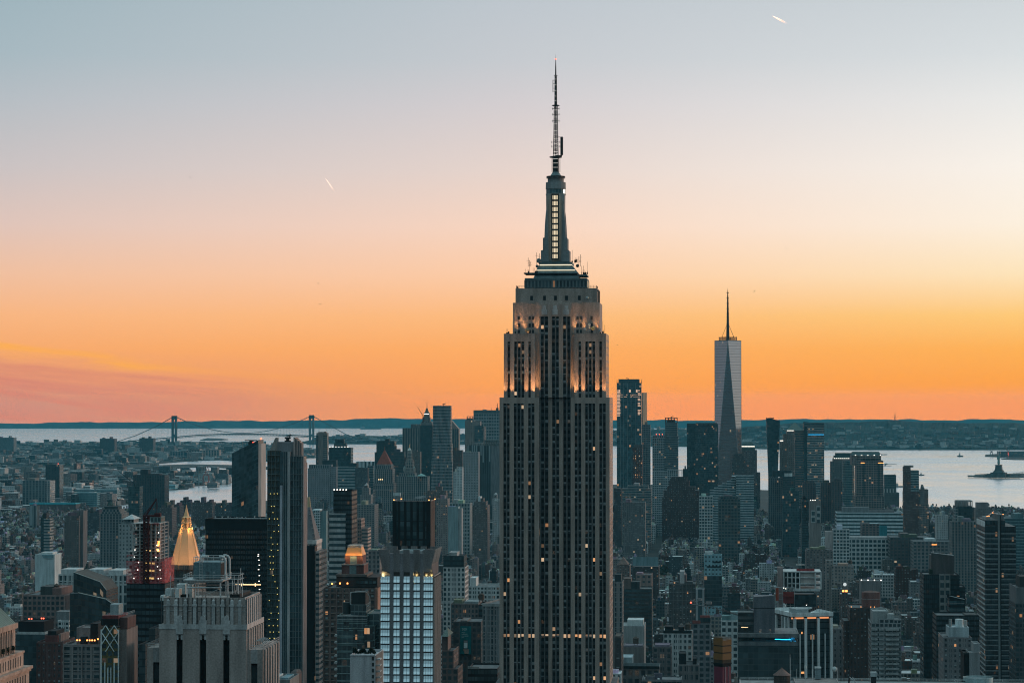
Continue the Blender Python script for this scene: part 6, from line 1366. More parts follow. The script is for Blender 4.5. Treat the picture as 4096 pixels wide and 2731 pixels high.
def balcony_block():
    h = T('pale apartment building with stacked balconies and a stepped top',3481,3600,2490,1700.,st('grid',(.22,.235,.24),bay=3.,floor=3.2,lit=.02),34,t=((3487,3550,2443,6,24,solid((.25,.27,.27))),(3514,3572,2474,3,28),(3572,3601,2476,4,26)),r=[],name='apartment_block',cat='apartment building')
    x, z = h.x, h.z
    for i in range(12):
        py = 2516+i*19.5
        for a, b, y in((3538,3592,-1.6),(3481,3506,-1.),(3512,3530,-.8)):
            m = MB(); m.box(x(a),x(b),y,0,z(py+4),z(py-3.5),solid((.27,.29,.29)),base=True); h.part('balcony',m)
    m = MB(); m.box(x(3546),x(3574),3,12,z(2476),z(2456),solid((.30,.33,.33))); h.part('bulkhead',m)
balcony_block()
def dark_stepped():
    h = T('slender black glass tower with a tall blank roof house',3691,3756,2296,1950.,st('dark',(.02,.023,.025),lit=.02,bay=2.2,a=.15),36,t=((3756,3834,2298,2,34),(3834,3857,2346,4,30)),r=[],name='glass_tower',rel=(8,4,.3,.25,False,0,'mullion',(.05,.055,.06)))
    x, z = h.x, h.z; m = MB(); m.box(x(3724),x(3815),6,26,z(2298),z(2222),solid((.085,.08,.08))); A = [(x(3724),z(2222)),(x(3815),z(2222)),(x(3815),z(2225)),(x(3724),z(2212))]; m.face([(x(3724),6,z(2222)),(x(3815),6,z(2222)),(x(3724),6,z(2211))],(.085,.08,.08)); m.bar((x(3724),6,z(2211)),(x(3815),6,z(2222)),.3,solid((.4,.4,.4))); h.part('blank_roof_house',m)
    m = MB(); S = st('grid',(.21,.215,.21),bay=4,floor=5.8,a=.15); m.box(x(3754),x(3797),-.6,2,0,z(2294),S); h.part('framed_bay',m)
    m = MB(); m.box(x(3715),x(3728),2,8,z(2296),z(2276),solid((.015,.02,.015))); h.part('roof_planting',m,FOL)
    m = MB(); m.bar((x(3734),10,z(2222)),(x(3734),10,z(2204)),.5,STL); h.part('vent',m)
    h2 = T('dark glass block with a slanting top in front of the slender black tower',3793,3854,2396,1850.,st('dark',(.012,.014,.016),bay=3,floor=5),20,r=[],name='glass_block',cat='building'); x, z = h2.x, h2.z; m = MB(); A = [(x(3793),z(2396)),(x(3854),z(2396)),(x(3793),z(2382))]; m.face([(a,0,b)for a,b in A],BLK); m.face([(a,19,b)for a,b in A[::-1]],BLK); m.bar((x(3793),0,z(2382)),(x(3854),0,z(2396)),.25,STL); h2.part('slanted_top',m)
    for p in(2411,2437): m = MB(); m.box(x(3794),x(3853),-.15,0,z(p+1),z(p),solid((.25,.26,.26))); h2.part('trim_line',m)
dark_stepped()
T('long black office slab in front of the slender black tower',3741,3912,2460,1700.,st('dark',(.016,.019,.02),lit=.012,bay=1.9,floor=3.5,a=.12),30,r=[('b',3856,3906,2456,(.06,.065,.065))],name='office_slab',rel=(9,8,.25,.3,False,0,'mullion',(.045,.05,.052)))
def grey_tank_block():
    h = T('grey apartment block with a white cylindrical tank over its roof house',3769,3882,2548,1500.,st('brick',(.165,.17,.175),bay=2.8,floor=3.1,lit=.06),34,r=[],name='apartment_block',cat='apartment building',rel=(4,9,.25,.6,False))
    x, z = h.x, h.z; m = MB(); m.box(x(3793),x(3874),5,24,z(2550),z(2510),solid((.30,.36,.38)),para=.8); h.part('roof_house',m)
    m = MB(); m.cyl(x(3840),12,x(3857)-x(3840),x(3857)-x(3840),z(2520),z(2481),18,solid((.48,.55,.56))); h.part('roof_tank',m)
    m = MB(); m.cyl(x(3806),16,.9,.9,z(2515),z(2483),8,solid((.2,.22,.22))); m.cyl(x(3868),16,1.,1.,z(2515),z(2488),8,solid((.3,.33,.33))); h.part('flue',m)
grey_tank_block()
T('windowless pale slab close beside the dark banded tower',3872,3914,2608,1300.,solid((.20,.215,.22)),20,t=((3850,3872,2610,1,18,solid((.012,.014,.015))),(3890,3914,2572,6,14,solid((.22,.235,.24)))),r=[('m',3848,2632,.12)],name='blank_slab',cat='building')
T('grey tower with a diagonal cut roof at the west frame edge',4060,4180,2348,1750.,st('blank',(.12,.13,.135)),40,t=((4057,4200,2412,-2,40,st('grid',(.07,.08,.085),bay=2.4,floor=3.4)),),r=[('b',4074,4130,2304,(.03,.035,.035))])
T('brown loft building beside the white column block',3327,3371,2480,1800.,st('brick',(.13,.12,.115)),26,r=[('b',3330,3366,2476)],name='loft_building_tall',cat='loft building')if False else None
T('grey stone mid rise with small windows beside the white column block',3329,3366,2512,1750.,st('brick',(.20,.205,.21),bay=3.4,floor=4.2),26,r=[('b',3330,3350,2502)],name='office_block',cat='building',rel=(3,6,.25,.7,True))
def white_frame_works():
    h = T('white concrete frame rising above red hoists on the unfinished corner block',3146,3262,2378,2100.,st('glass',(.02,.03,.03),bay=3,floor=4,lit=.03,a=.15),40,t=((3110,3130,2270,4,20,solid((.26,.21,.20))),),r=[],name='unfinished_building',cat='building')
    x, z = h.x, h.z; WF = solid((.42,.45,.45)); a, b = x(3130), x(3282)
    for py in(2285,2308,2332,2354):
        m = MB(); m.box(x(3131+(py-2285)*.35),x(3282),-2+(py-2285)*.02,30,z(py+2.4),z(py-1),WF,base=True); h.part('floor_slab',m)
    for px in(3133,3148,3165,3180,3196,3258,3281):
        m = MB(); m.box(x(px)-.5,x(px)+.5,-1.8,-.8,z(2354),z(2284),WF); h.part('column',m)
    m = MB(); m.box(x(3200),x(3256),-.5,12,z(2332),z(2286),solid((.40,.36,.34))); m.box(x(3134),x(3196),6,20,z(2354),z(2286),solid((.10,.10,.10))); h.part('inner_wall',m)
    m = MB(); m.box(x(3184),x(3256),2,3,z(2287),z(2274),solid((.25,.04,.04))); h.part('red_guard',m)
    m = MB(); m.box(x(3183),x(3218),8,9,z(2262),z(2258),solid((.45,.45,.42))); h.part('hoist_roof',m)
    m = MB(); m.box(x(3170),x(3276),-2.6,-1.4,z(2362),z(2352),WF,base=True); h.part('parapet_band',m)
    RD = solid((.17,.03,.025)); OG = solid((.30,.06,.03))
    for i, (u,v,p0,p1)in enumerate(((3100,3112,2350,2400),(3130,3172,2365,2410),(3128,3170,2376,2384))):
        m = MB(); m.box(x(u),x(v),-4-i,-2-i,z(p1),z(p0),RD if i else OG); h.part('hoist',m)
    m = MB(); [m.bar((x(u),-3,0),(x(u),-3,z(2345)),.25,STL)for u in(3098,3112,3128,3143,3158,3174)]; [m.bar((x(3098),-3,z(p)),(x(3174),-3,z(p)),.2,STL)for p in(2348,2372,2396,2418)]; h.part('scaffold',m)
    for px, py in((3132,2349),(3140,2352),(3150,2400),(3222,2417)): m = MB(); m.box(x(px)-.3,x(px)+.3,-4.6,-4.3,z(py)-.3,z(py)+.3,solid((1,1,1))); h.part('work_light',m,WHITEG)
white_frame_works()
def clock_church():
    h = T('brick courthouse tower with a lit clock and an orange glowing belfry',3365,3388,2366,2500.,st('brick',(.10,.08,.075)),8,r=[],name='clock_tower',cat='clock tower')
    x, z = h.x, h.z; m = MB(); m.pyr([(x(3366),0),(x(3387),0),(x(3387),8),(x(3366),8)],z(2366),((x(3366)+x(3387))/2,4,z(2300)),solid((.10,.11,.11))); h.part('steeple',m)
    m = MB(); m.cyl(0,0,1.7,1.7,0,.2,16,solid((1,1,1))); o = h.part('clock_face',m,glow('clock_light',(.85,.95,.95),.7)); o.rotation_euler = (R(90),0,0); o.location = (x(3376.5),-.1,z(2336))
    m = MB(); m.box(x(3366),x(3374),-.2,0,z(2366),z(2359),solid((1,1,1))); m.box(x(3378),x(3387),-.2,0,z(2366),z(2359),solid((1,1,1))); h.part('belfry_light',m,ORANGEG)
clock_church()
T('pale stone apartment tower behind the white frame works',3322,3412,2262,3000.,st('brick',(.24,.215,.20),bay=3.6,floor=3.9,lit=.015),30,t=((3302,3330,2240,4,24),),r=[('b',3352,3390,2254),('w',3400)],name='apartment_tower',cat='apartment tower')
T('brown brick mid rise with a lit top corner behind the terrace block',3222,3330,2202,3100.,st('brick',(.15,.135,.13),bay=4,lit=.02),34,t=((3226,3322,2196,4,26),))
# ---- the fabric between the tallest tower and the terrace block
T('blue green glass hotel slab standing on stilts',2815,2886,2218,2600.,st('dots',(.20,.34,.38),bay=3.4,floor=4.4,lit=.0),22,r=[('b',2818,2848,2206,WHT),('f',2815,2886,2302,2420,st('glass',(.05,.07,.07),bay=3,floor=4.4,lit=.03,a=.15)),('f',2848,2881,2244,2249,solid((.015,.02,.022))),('f',2826,2882,2263,2268,solid((.015,.02,.022)))],name='hotel_slab',cat='hotel')
T('brown brick apartment pile with thin pale balcony lines',2674,2782,2332,2300.,st('brick',(.085,.085,.085),bay=3,floor=3.4,lit=.04),34,t=((2690,2770,2324,5,22),),r=[('b',2714,2744,2298,(.15,.12,.12)),('b',2718,2736,2284,(.3,.3,.3))],name='apartment_pile',cat='apartment building',rel=(6,13,.4,.3,True,0,'pier',(.14,.15,.15)))
T('narrow pale slab with two dark window strips',2782,2815,2355,2250.,st('vband',(.27,.29,.30),bay=5),20,r=[])
T('pink brick block with a roof house in front of the low dark wall',2542,2606,2296,2500.,st('dots',(.22,.17,.155),bay=5,floor=5),26,r=[('b',2545,2570,2290)])
T('low dark brown building with long window bands',2490,2606,2354,2350.,st('hband',(.05,.055,.055),floor=3.8,lit=.02),36,r=[('b',2492,2524,2312,BRN),('b',2524,2558,2326,DKT)])
T('narrow stone hotel right beside the flank of the tallest tower',2455,2489,2326,2100.,st('vgrid',(.20,.205,.205),bay=3.4,floor=4.2),24,r=[('b',2458,2484,2296,DKT)],rel=(3,9,.3,.6,True))
T('dark brick gabled hall with a long blue grey roof',2530,2634,2264,2900.,st('brick',(.07,.065,.065)),36,r=[('f',2530,2632,2226,2262,solid((.14,.22,.24)))],name='gabled_hall',cat='hall')
T('brown corner building with pyramid roof near the tallest tower',2466,2518,2260,2800.,st('brick',(.15,.115,.105)),30,r=[('p',2468,2512,2258,2228,(.10,.07,.06))])
T('white loft with dark cornice and lit windows',2652,2766,2530,1900.,st('loft',(.40,.43,.43),bay=3.4,floor=4.4,lit=.05),30,r=[('f',2652,2766,2520,2530,solid((.02,.025,.025))),('b',2658,2690,2504,BLK),('b',2712,2735,2506,BLK),('w',2750)],name='loft_block',cat='loft building',rel=(7,6,.3,.6,True))
T('grey hotel slab with pale stacked windows and a red lit roof line',2768,2840,2492,1850.,st('loft',(.16,.17,.18),bay=4,floor=4,lit=.03),22,t=((2798,2840,2468,3,18,st('dark',(.05,.05,.05))),),r=[('f',2798,2838,2459,2468,solid((.24,.07,.06))),('f',2768,2800,2480,2492,solid((.2,.07,.06)))],name='hotel_slab',cat='hotel')
T('arched stone palace front below the tallest tower',2482,2635,2672,1750.,st('loft',(.15,.15,.15),bay=4.6,floor=6,lit=.03),36,r=[('b',2484,2528,2628,(.26,.33,.35)),('f',2482,2636,2662,2672,solid((.015,.018,.018))),('f',2482,2636,2650,2662,solid((.16,.20,.21)))],name='arched_palace',cat='building',rel=(6,2,.4,.9,True))
T('grey stucco loft with a water tank beside the arched palace front',2490,2572,2586,1900.,st('blank',(.15,.14,.135)),26,r=[('w',2540),('b',2496,2568,2580)],name='loft_block',cat='loft building')
T('arch topped old office front between white and grey lofts',2610,2684,2585,1850.,st('loft',(.13,.125,.125),bay=4,floor=4.6),26,r=[('b',2618,2676,2578)],name='loft_block',cat='loft building',rel=(4,5,.3,.7,True))
T('low pavilion with tall arched windows at the bottom edge',2712,2794,2656,1800.,st('loft',(.17,.165,.165),bay=4,floor=6),26,r=[('b',2714,2742,2612,BLK),('b',2768,2784,2632,BLK)],name='loft_block',cat='loft building',rel=(5,3,.35,.7,True))
T('white glazed arcade building behind the wrapped tower',2882,2950,2480,2050.,st('loft',(.42,.46,.46),bay=4,floor=5.2),26,r=[('b',2920,2950,2446,(.2,.28,.29)),('b',2885,2920,2462,(.12,.20,.2))],name='loft_block',cat='loft building',rel=(3,3,.35,.8,True))
T('plain white roofed studio block below the tallest tower',2463,2576,2502,2150.,solid((.26,.28,.28)),40,r=[('b',2508,2572,2478,WHT),('b',2480,2540,2520,DKT)],name='studio_block',cat='building')
T('shadowy brick building beside the foot of the tallest tower',2457,2484,2548,1700.,st('brick',(.06,.06,.06),lit=.04),40,r=[('b',2460,2480,2543)])
def site_crane():
    p = W(2830,2425,2000.); g = gz(p.x,2000.)+3; r = link('tower_crane',None,loc=(p.x,2000.,g),rz=R(-14)); tag(r,'luffing construction crane with counterweights above the grey hotel slab','crane')
    S = solid((.20,.20,.20)); m = MB(); hz = p.z-g
    for a in(-1,1):
        for b in(-1,1): m.bar((a,b,0),(a,b,hz),.22,S)
    for i in range(30): m.bar((-1,-1,hz*i/30),(1,-1,hz*(i+1)/30),.14,S); m.bar((1,-1,hz*i/30),(-1,-1,hz*(i+1)/30),.14,S)
    link('crane_mast',m.mesh('crane_mast',FAC),r)
    m = MB(); m.bar((-3,0,hz+1),(27,0,hz-7),.25,solid((.12,.09,.08))); m.bar((-3,0,hz+2.6),(27,0,hz-6.6),.2,solid((.12,.09,.08))); [m.bar((-3+i*2.5,0,hz+1-i*.67),(-1.8+i*2.5,0,hz+2.2-i*.66),.13,solid((.12,.09,.08)))for i in range(12)]; link('boom',m.mesh('boom',FAC),r)
    m = MB(); m.bar((-13,-.8,hz+2),(0,-.8,hz),.35,S); m.bar((-13,.8,hz+4.5),(0,.8,hz+2.5),.3,S); [m.bar((-13+i*2,0,hz+2-i*.3),(-12+i*2,0,hz+4.3-i*.3),.2,S)for i in range(7)]; m.box(-8,-4.5,-1.2,1.2,hz+4.6,hz+6.4,S); m.box(-1,3,-1.2,1.2,hz+2,hz+4,S); link('counter_jib',m.mesh('counter_jib',FAC),r)
    m = MB(); m.cyl(-13.4,0,.5,.5,hz+2.6,hz+3.6,6,solid((1,0,0))); link('beacon',m.mesh('beacon',REDG),r)
site_crane()
# ---- the roof in the bottom west corner
def near_roof():
    h = H('rooftop','flat grey roof with a railing and machinery along the bottom edge','rooftop',2956,4300,870.,2716,40.)
    x, z = h.x, h.z; zr = z(2721,14); m = MB(); m.box(x(2956),x(4300),-30,14,0,zr,st('brick',(.2,.2,.2),roof=(.17,.19,.19)),para=.25); h.part('wall',m)
    WS = solid((.40,.42,.42)); m = MB(); rail(m,[(x(2958),13.6),(x(4290),13.6)],zr,WS,3.2,.75); h.part('roof_rail',m)
    m = MB(); m.box(x(3175),x(3350),-8,13,zr,z(2714,13),solid((.17,.165,.16)),para=.2); h.part('raised_roof',m)
    zr2 = z(2714,13)
    m = MB(); m.box(x(3261),x(3285),10,12.2,zr2,z(2688),solid((.20,.26,.28))); m.box(x(3260),x(3286),9.8,12.4,z(2688),z(2682),solid((.38,.42,.42))); h.part('vent_hood',m)
    m = MB(); m.bar((x(3222),8,zr2-1.5),(x(3222),8,z(2684)),.14,WS,6); m.cyl(x(3222),8,.42,.42,z(2684),z(2674),10,solid((.45,.48,.47))); h.part('ball_vent',m)
    m = MB(); sp = []
    for j in range(5):
        a0, a1 = math.pi*j/5-1.57, math.pi*(j+1)/5-1.57; c = z(2688); r_ = .95; m.cyl(x(3339),9,r_*math.cos(a0),r_*max(.02,math.cos(a1)),c+r_*math.sin(a0),c+r_*math.sin(a1),12,solid((.34,.37,.37)),cap=False)
    m.bar((x(3352),9,zr2-1.5),(x(3352),9,z(2682)),.12,WS); h.part('round_cowl',m)
    for px, t in((3159,2626),(3184,2684),(3162,2688),(3248,2684)): m = MB(); m.bar((x(px),6,zr),(x(px),6,z(t)),.07,WS); h.part('roof_pole',m)
    m = MB(); m.box(x(3484),x(3504),5,7,zr,z(2706),IR); m.box(x(3482),x(3506),4.8,7.2,z(2712),z(2694),solid((.32,.36,.37))); h.part('vent_hood',m)
    m = MB(); m.bar((x(3392),4,zr-1),(x(3400),4,z(2682)),.3,IR); m.bar((x(3396),3.6,z(2712)),(x(3424),3.6,z(2738)),.12,WS); m.bar((x(3408),3.6,z(2712)),(x(3424),3.6,z(2738)),.12,WS); h.part('davit',m)
    m = MB(); m.bar((x(3812),2,z(2718)),(x(3830),2,z(2738)),.12,WS); m.bar((x(3822),2,z(2718)),(x(3838),2,z(2738)),.1,WS); h.part('davit',m)
    q = MB(); xm = x(3912); q.cyl(xm,4.5,x(3971)-xm,x(3971)-xm+.05,zr-3,z(2712),28,solid((.30,.40,.41)),cap=False); q.cyl(xm,4.5,x(3971)-xm+.15,x(3971)-xm+.15,z(2712),z(2709),28,solid((.36,.46,.47)),cap=False); q.cyl(xm,4.5,x(3970)-xm-.3,x(3970)-xm-.3,z(2716),z(2715),28,solid((.12,.16,.17))); h.part('cooling_drum',q)
    m = MB(); m.bar((x(3846),3,z(2724)),(x(3892),1,z(2726)),.18,IR); h.part('pipe',m)
        # the old wooden tank with its conical hat
    o = link('water_tank',None,loc=(h.root.location.x+x(3124),870.+2,h.base+zr-1.2)); tag(o,'large round wooden water tank with a conical brown hat standing on the flat grey roof','water tank')
    zt = z(2699)-(zr-1.2); ztop = z(2673)-(zr-1.2); rr = x(3159)-x(3124)
    m = MB(); m.cyl(0,0,rr*.93,rr*.9,-4,zt,26,solid((.075,.065,.058))); [m.bar((rr*.94*math.cos(a),rr*.94*math.sin(a),-4),(rr*.91*math.cos(a),rr*.91*math.sin(a),zt),.05,solid((.05,.045,.04)),4)for a in[i*.2417 for i in range(26)]]; link('barrel',m.mesh('barrel',FAC),o)
    m = MB(); m.cyl(0,0,rr*1.03,rr*.06,zt-.1,ztop,26,solid((.13,.085,.075)),base=True); m.cyl(0,0,.2,.12,ztop-.1,ztop+.35,8,solid((.1,.07,.06))); link('conical_hat',m.mesh('conical_hat',FAC),o)
    m = MB(); [m.cyl(0,0,rr*.945,rr*.945,zt-.5-i*.8,zt-.42-i*.8,26,solid((.03,.03,.03)),cap=False)for i in range(5)]; link('hoops',m.mesh('hoops',FAC),o)
near_roof()
# ---- the east side, from the bottom edge to the river
def copper_roof_corner():
    h = H('mansard_tower','ornate tan stone tower with a steep green copper roof at the east frame edge','tower',-430,-30,780.,2490,27.)
    x, z = h.x, h.z; LS = (.34,.265,.22); xl, xr = x(-430), x(-30); zt, zt2, zt3 = z(2490,27), z(2602,31), z(2664,35); DK = solid((.03,.03,.03)); P = solid((.40,.31,.26))
    m = MB(); m.box(xl,xr,0,27,0,zt,solid(LS)); h.part('upper_shaft',m)
    m = MB(); m.box(xl,xr+1.6,-1.5,31,0,zt2,solid(LS)); h.part('middle_shaft',m)
    m = MB(); m.box(xl,xr+2.4,-3,35,0,zt3,solid(tuple(c*.92 for c in LS))); h.part('lower_shaft',m)
    for e, y1, za, zb in((3.4,36,zt3-.4,zt3+.5),(2.9,35.5,zt3-1.2,zt3-.4),(.7,27.7,zt-1.5,zt+.2),(1.9,31.3,zt2-.3,zt2+.3)): m = MB(); m.box(xl,xr+e,-e,y1,za,zb,solid((.32,.235,.19)),base=True); h.part('cornice',m)
    m = MB(); m.prism([(xl,0),(xr,0),(xr,27),(xl,27)],zt+.2,zt+13,solid((.2,.35,.3)),top=[(xl,9),(xr-10,9),(xr-10,18),(xl,18)]); h.part('copper_roof',m,COPPER)
    m = MB(); [m.bar((xr+.05,27*i/17,zt+.2),(xr-9.95,9+9*i/17,zt+13),.07,solid((.3,.4,.35)))for i in range(18)]; h.part('roof_seams',m,COPPER)
    for i in range(9):
        y = 1.6+i*2.75; m = MB(); m.box(xr,xr+.05,y-.5,y+.5,zt-9,zt-3.2,DK); m.prism([(xr,y-.5),(xr+.05,y-.5),(xr+.05,y+.5),(xr,y+.5)],zt-3.2,zt-2.6,DK,top=[(xr,y-.12),(xr+.05,y-.12),(xr+.05,y+.12),(xr,y+.12)]); h.part('window',m)
        m = MB(); m.box(xr,xr+.35,y-1.6,y-1.15,zt2,zt-1.5,P); h.part('pilaster',m)
        m = MB(); m.cyl(xr+1.2,y,.4,.3,zt2+.3,zt2+1.1,8,solid((.3,.22,.18))); [m.face([(xr+1.2+h.rnd.uniform(-.7,.5),y+h.rnd.uniform(-.8,.8),zt2+1+h.rnd.uniform(0,2))for _ in range(3)],(.05,.05,.03))for _ in range(40)]; h.part('planted_urn',m)if i%2 else None
    for i in range(11): y = -.5+i*2.8; m = MB(); m.box(xr+1.6,xr+1.65,y-.45,y+.45,zt3+1.2,zt2-1.2,DK); h.part('window',m)
    for i in range(12): y = -2+i*2.95; m = MB(); m.box(xr+2.4,xr+2.45,y-.55,y+.55,zt3-6,zt3-2,DK); h.part('window',m)
copper_roof_corner()
def lattice_block():
    h = T('narrow tower with a white diamond lattice over gold panels',410,479,2510,1150.,st('grid',(.10,.085,.035),bay=2.4,floor=3.3,lit=.05),24,t=((478,511,2516,2,22,solid((.17,.145,.135))),),r=[],name='lattice_tower',cat='tower')
    x, z = h.x, h.z; WL = solid((.50,.56,.56)); m = MB(); m.box(x(409),x(478),-.4,23,z(2500),z(2474),solid((.012,.012,.013))); h.part('dark_top',m)
    m = MB(); m.box(x(410),x(476),1,20,z(2474),z(2462),solid((.13,.03,.03))); m.box(x(432),x(466),6,14,z(2462),z(2420),solid((.22,.27,.28))); rail(m,[(x(412),1),(x(506),1),(x(506),18)],z(2462),STL,2,1.3); m.box(x(478),x(508),3,20,z(2516),z(2470),solid((.09,.05,.045))); h.part('roof_works',m)
    gx = [410+11.5*i for i in range(7)]
    m = MB()
    def seg(a,b,c,d): m.bar((x(a),-.35,z(b)),(x(c),-.35,z(d)),.24,WL)
    top, dy, dx = 2500, 26, 17.2
    for r in range(5):
        for c in range(4):
            xa = 410+c*dx; xb = xa+dx; y0 = top+r*dy; y1 = y0+dy
            inside_ = lambda px, py: abs(px-444)<(2634-py)*.30+2 or py<2580
            if(r+c)%2: seg(xa,y0,xb,y1)if inside_((xa+xb)/2,y1)else None
            else: seg(xb,y0,xa,y1)if inside_((xa+xb)/2,y1)else None
    for a in(410,479): m.bar((x(a),-.35,0),(x(a),-.35,z(2516)),.3,WL)
    h.part('diamond_lattice',m)
    m = MB(); [m.box(x(a)-.25,x(a)+.25,-.5,0,0,z(t),WL)for a,t in((425,2648),(437,2668),(449,2668),(462,2648))]; h.part('white_fins',m)
lattice_block()
T('framed stone and glass block with roof lamps beside the lattice tower',258,407,2576,1250.,st('grid',(.17,.165,.165),bay=4.2,floor=3.6,lit=.02),30,t=((311,398,2508,8,16,solid((.19,.175,.175))),),r=[('b',366,396,2492,BLK),('b',326,350,2545,BLK),('l',312,2562,ORANGEG,2,10),('l',352,2562,ORANGEG,4,10),('l',395,2557,ORANGEG,1)],name='office_block',cat='office building',rel=(4,5,.5,.8,True,0,'pier',(.20,.185,.18)))
T('dark penthouse cube on a white base over a dim glass block',68,186,2536,1500.,st('glass',(.03,.045,.048),bay=2.6,floor=3.6,lit=.02,a=.2),30,t=((74,184,2526,2,26,solid((.36,.40,.40))),(79,181,2484,4,22,solid((.012,.014,.016)))),r=[('l',120,2476,REDG,2,10),('l',170,2474,REDG,2,8)],name='office_block',cat='office building')
T('dark red brick block with chimneys in front of the pink loft building',152,252,2566,1450.,st('brick',(.10,.055,.05),bay=3,floor=3.5),30,t=((184,236,2540,4,20,solid((.13,.05,.045))),),r=[('b',196,230,2522,BLK),('b',238,248,2534,PINK)],name='brick_block',cat='building',rel=(6,5,.3,.5,True))
T('large pinkish stone loft building with ornate upper floors',97,262,2378,1800.,st('loft',(.20,.155,.145),bay=3.2,floor=3.9,lit=.02),44,r=[('b',166,216,2345,(.05,.06,.06)),('b',214,250,2350,(.16,.1,.09)),('w',205)],name='loft_block',cat='loft building',rel=(9,9,.4,.7,True,1))
T('white gridded slab with square windows beside the slanting glass prism',236,281,2480,1620.,st('grid',(.44,.48,.48),bay=3,floor=3.5),24,r=[('b',230,282,2444,GREY)],rel=(3,9,.3,.6,True))
def glass_prism():
    h = H('glass_prism','dark angular glass building with two slanting rooflines','office building',287,420,1550.,2290,40.)
    x, z = h.x, h.z; G = st('glass',(.04,.045,.04),bay=2.2,floor=3.8,lit=.04,a=.18)
    def slab(x0,x1,za,zb_,y0,y1,name,S):
        m = MB(); m.wall((x0,y0),(x1,y0),0,za,S); m.v[-2] = (x1,y0,zb_); m.wall((x1,y0),(x1,y1),0,zb_,S); m.wall((x1,y1),(x0,y1),0,za,S); m.v[-1] = (x1,y1,zb_); m.v[-2] = (x0,y1,za); m.wall((x0,y1),(x0,y0),0,za,S)
        m.face([(x0,y0,za),(x1,y0,zb_),(x1,y1,zb_),(x0,y1,za)],(.06,.06,.055)); m.bar((x0,y0,za),(x1,y0,zb_),.22,solid((.40,.42,.40))); h.part(name,m)
    slab(x(288),x(394),z(2290),z(2328),6,38,'rear_wing',G); slab(x(394),x(420),z(2328),z(2362),6.1,36,'rear_wing',st('glass',(.10,.055,.04),bay=2.2,floor=3.8,a=.2))
    slab(x(316),x(427),z(2369),z(2394),0,6,'front_wing',G); slab(x(427),x(457),z(2394),z(2416),.1,6,'front_wing',G)
    m = MB(); m.box(x(284),x(316),0,6,0,z(2372),G); h.part('corner_bay',m)
glass_prism()
T('long white palace front with tall colonnade windows and roof pavilions',238,514,2296,2100.,st('vgrid',(.36,.385,.385),bay=4.2,floor=8.2,lit=.02),44,r=[('b',248,310,2276,(.42,.45,.45)),('b',356,418,2276,(.42,.45,.45)),('b',438,496,2279,(.42,.45,.45)),('f',236,515,2322,2326,solid((.42,.46,.46)))],name='palace_block',cat='office building',rel=(16,4,.6,1.0,True,0,'column',(.40,.43,.43)))
T('arched brick block at the bottom edge beside the framed stone block',110,232,2682,1500.,st('loft',(.09,.095,.095),bay=4.4,floor=5.4),26,r=[('b',130,210,2674,(.15,.2,.2)),('b',126,152,2640,BLK)],rel=(5,2,.35,.7,True))
T('white wall building with a painted advertisement',144,222,2216,2500.,solid((.40,.47,.48)),26,r=[('b',168,214,2208,WHT),('f',172,216,2218,2223,solid((.14,.26,.30))),('f',176,216,2226,2229,solid((.16,.28,.32))),('f',190,212,2232,2234,solid((.14,.24,.28)))])
T('grey stepped brick tower above the tree filled square',403,489,2054,3300.,st('vgrid',(.165,.18,.185),bay=4.4,floor=3.6,lit=.02),40,t=((412,480,2036,5,30),(408,484,2046,3,34)),r=[('b',420,474,2025,DKT)],name='stepped_tower')
T('pale old tower with a pyramid cap beside the netted construction tower',477,545,2095,2900.,st('brick',(.27,.29,.29),bay=4,floor=4.4,lit=.015),34,t=((486,538,2075,5,24),),r=[('p',492,540,2076,2058,(.35,.38,.38))],name='stepped_tower')
T('dark twin bulk apartment slab rising above the east river',534,660,1899,5300.,st('vgrid',(.055,.06,.065),bay=3.6,floor=3.2,lit=.02),44,r=[('b',563,594,1878,(.035,.042,.048)),('b',596,640,1894,(.05,.055,.06))],name='apartment_slab',cat='apartment tower')
T('teal glass office tower under construction below the dark twin bulk slab',515,560,1945,4700.,st('glass',(.05,.085,.09),bay=3,floor=4.5,lit=.02,a=.3),26,r=[('c',536,1935,470,1884)],name='glass_tower')
T('dark tall apartment block far over the river with a red roof lamp',184,240,1858,6600.,st('vgrid',(.045,.055,.06),bay=4,floor=4,lit=.02),40,r=[('l',234,1855,REDG,1),('b',190,230,1856)],name='apartment_slab',cat='apartment tower')
T('wide pale gridded block in front of the dark block over the river',92,182,1921,6300.,st('vgrid',(.13,.155,.16),bay=8,floor=6,lit=.02),60,t=((182,202,1922,6,50,st('grid',(.30,.29,.28),bay=6,floor=5)),),name='apartment_slab',cat='apartment block')
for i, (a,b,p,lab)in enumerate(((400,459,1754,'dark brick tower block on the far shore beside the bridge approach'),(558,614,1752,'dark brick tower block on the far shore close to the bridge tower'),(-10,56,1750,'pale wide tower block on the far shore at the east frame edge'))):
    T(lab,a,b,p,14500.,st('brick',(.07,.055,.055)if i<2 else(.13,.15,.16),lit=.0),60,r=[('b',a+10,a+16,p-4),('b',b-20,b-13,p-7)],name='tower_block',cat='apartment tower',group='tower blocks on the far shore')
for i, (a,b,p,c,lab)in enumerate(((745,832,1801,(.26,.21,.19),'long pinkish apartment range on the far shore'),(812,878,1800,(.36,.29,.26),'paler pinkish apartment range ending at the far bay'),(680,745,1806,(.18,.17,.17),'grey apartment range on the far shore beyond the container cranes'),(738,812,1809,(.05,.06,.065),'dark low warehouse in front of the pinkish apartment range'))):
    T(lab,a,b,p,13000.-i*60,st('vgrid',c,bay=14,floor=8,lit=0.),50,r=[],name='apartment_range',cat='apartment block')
T('brown slab apartment block beside the tree filled square',260,319,2062,3700.,st('brick',(.12,.105,.10),bay=3.6,lit=.02),30,t=((294,336,2042,8,24,solid((.13,.125,.125))),),name='apartment_slab',cat='apartment block')
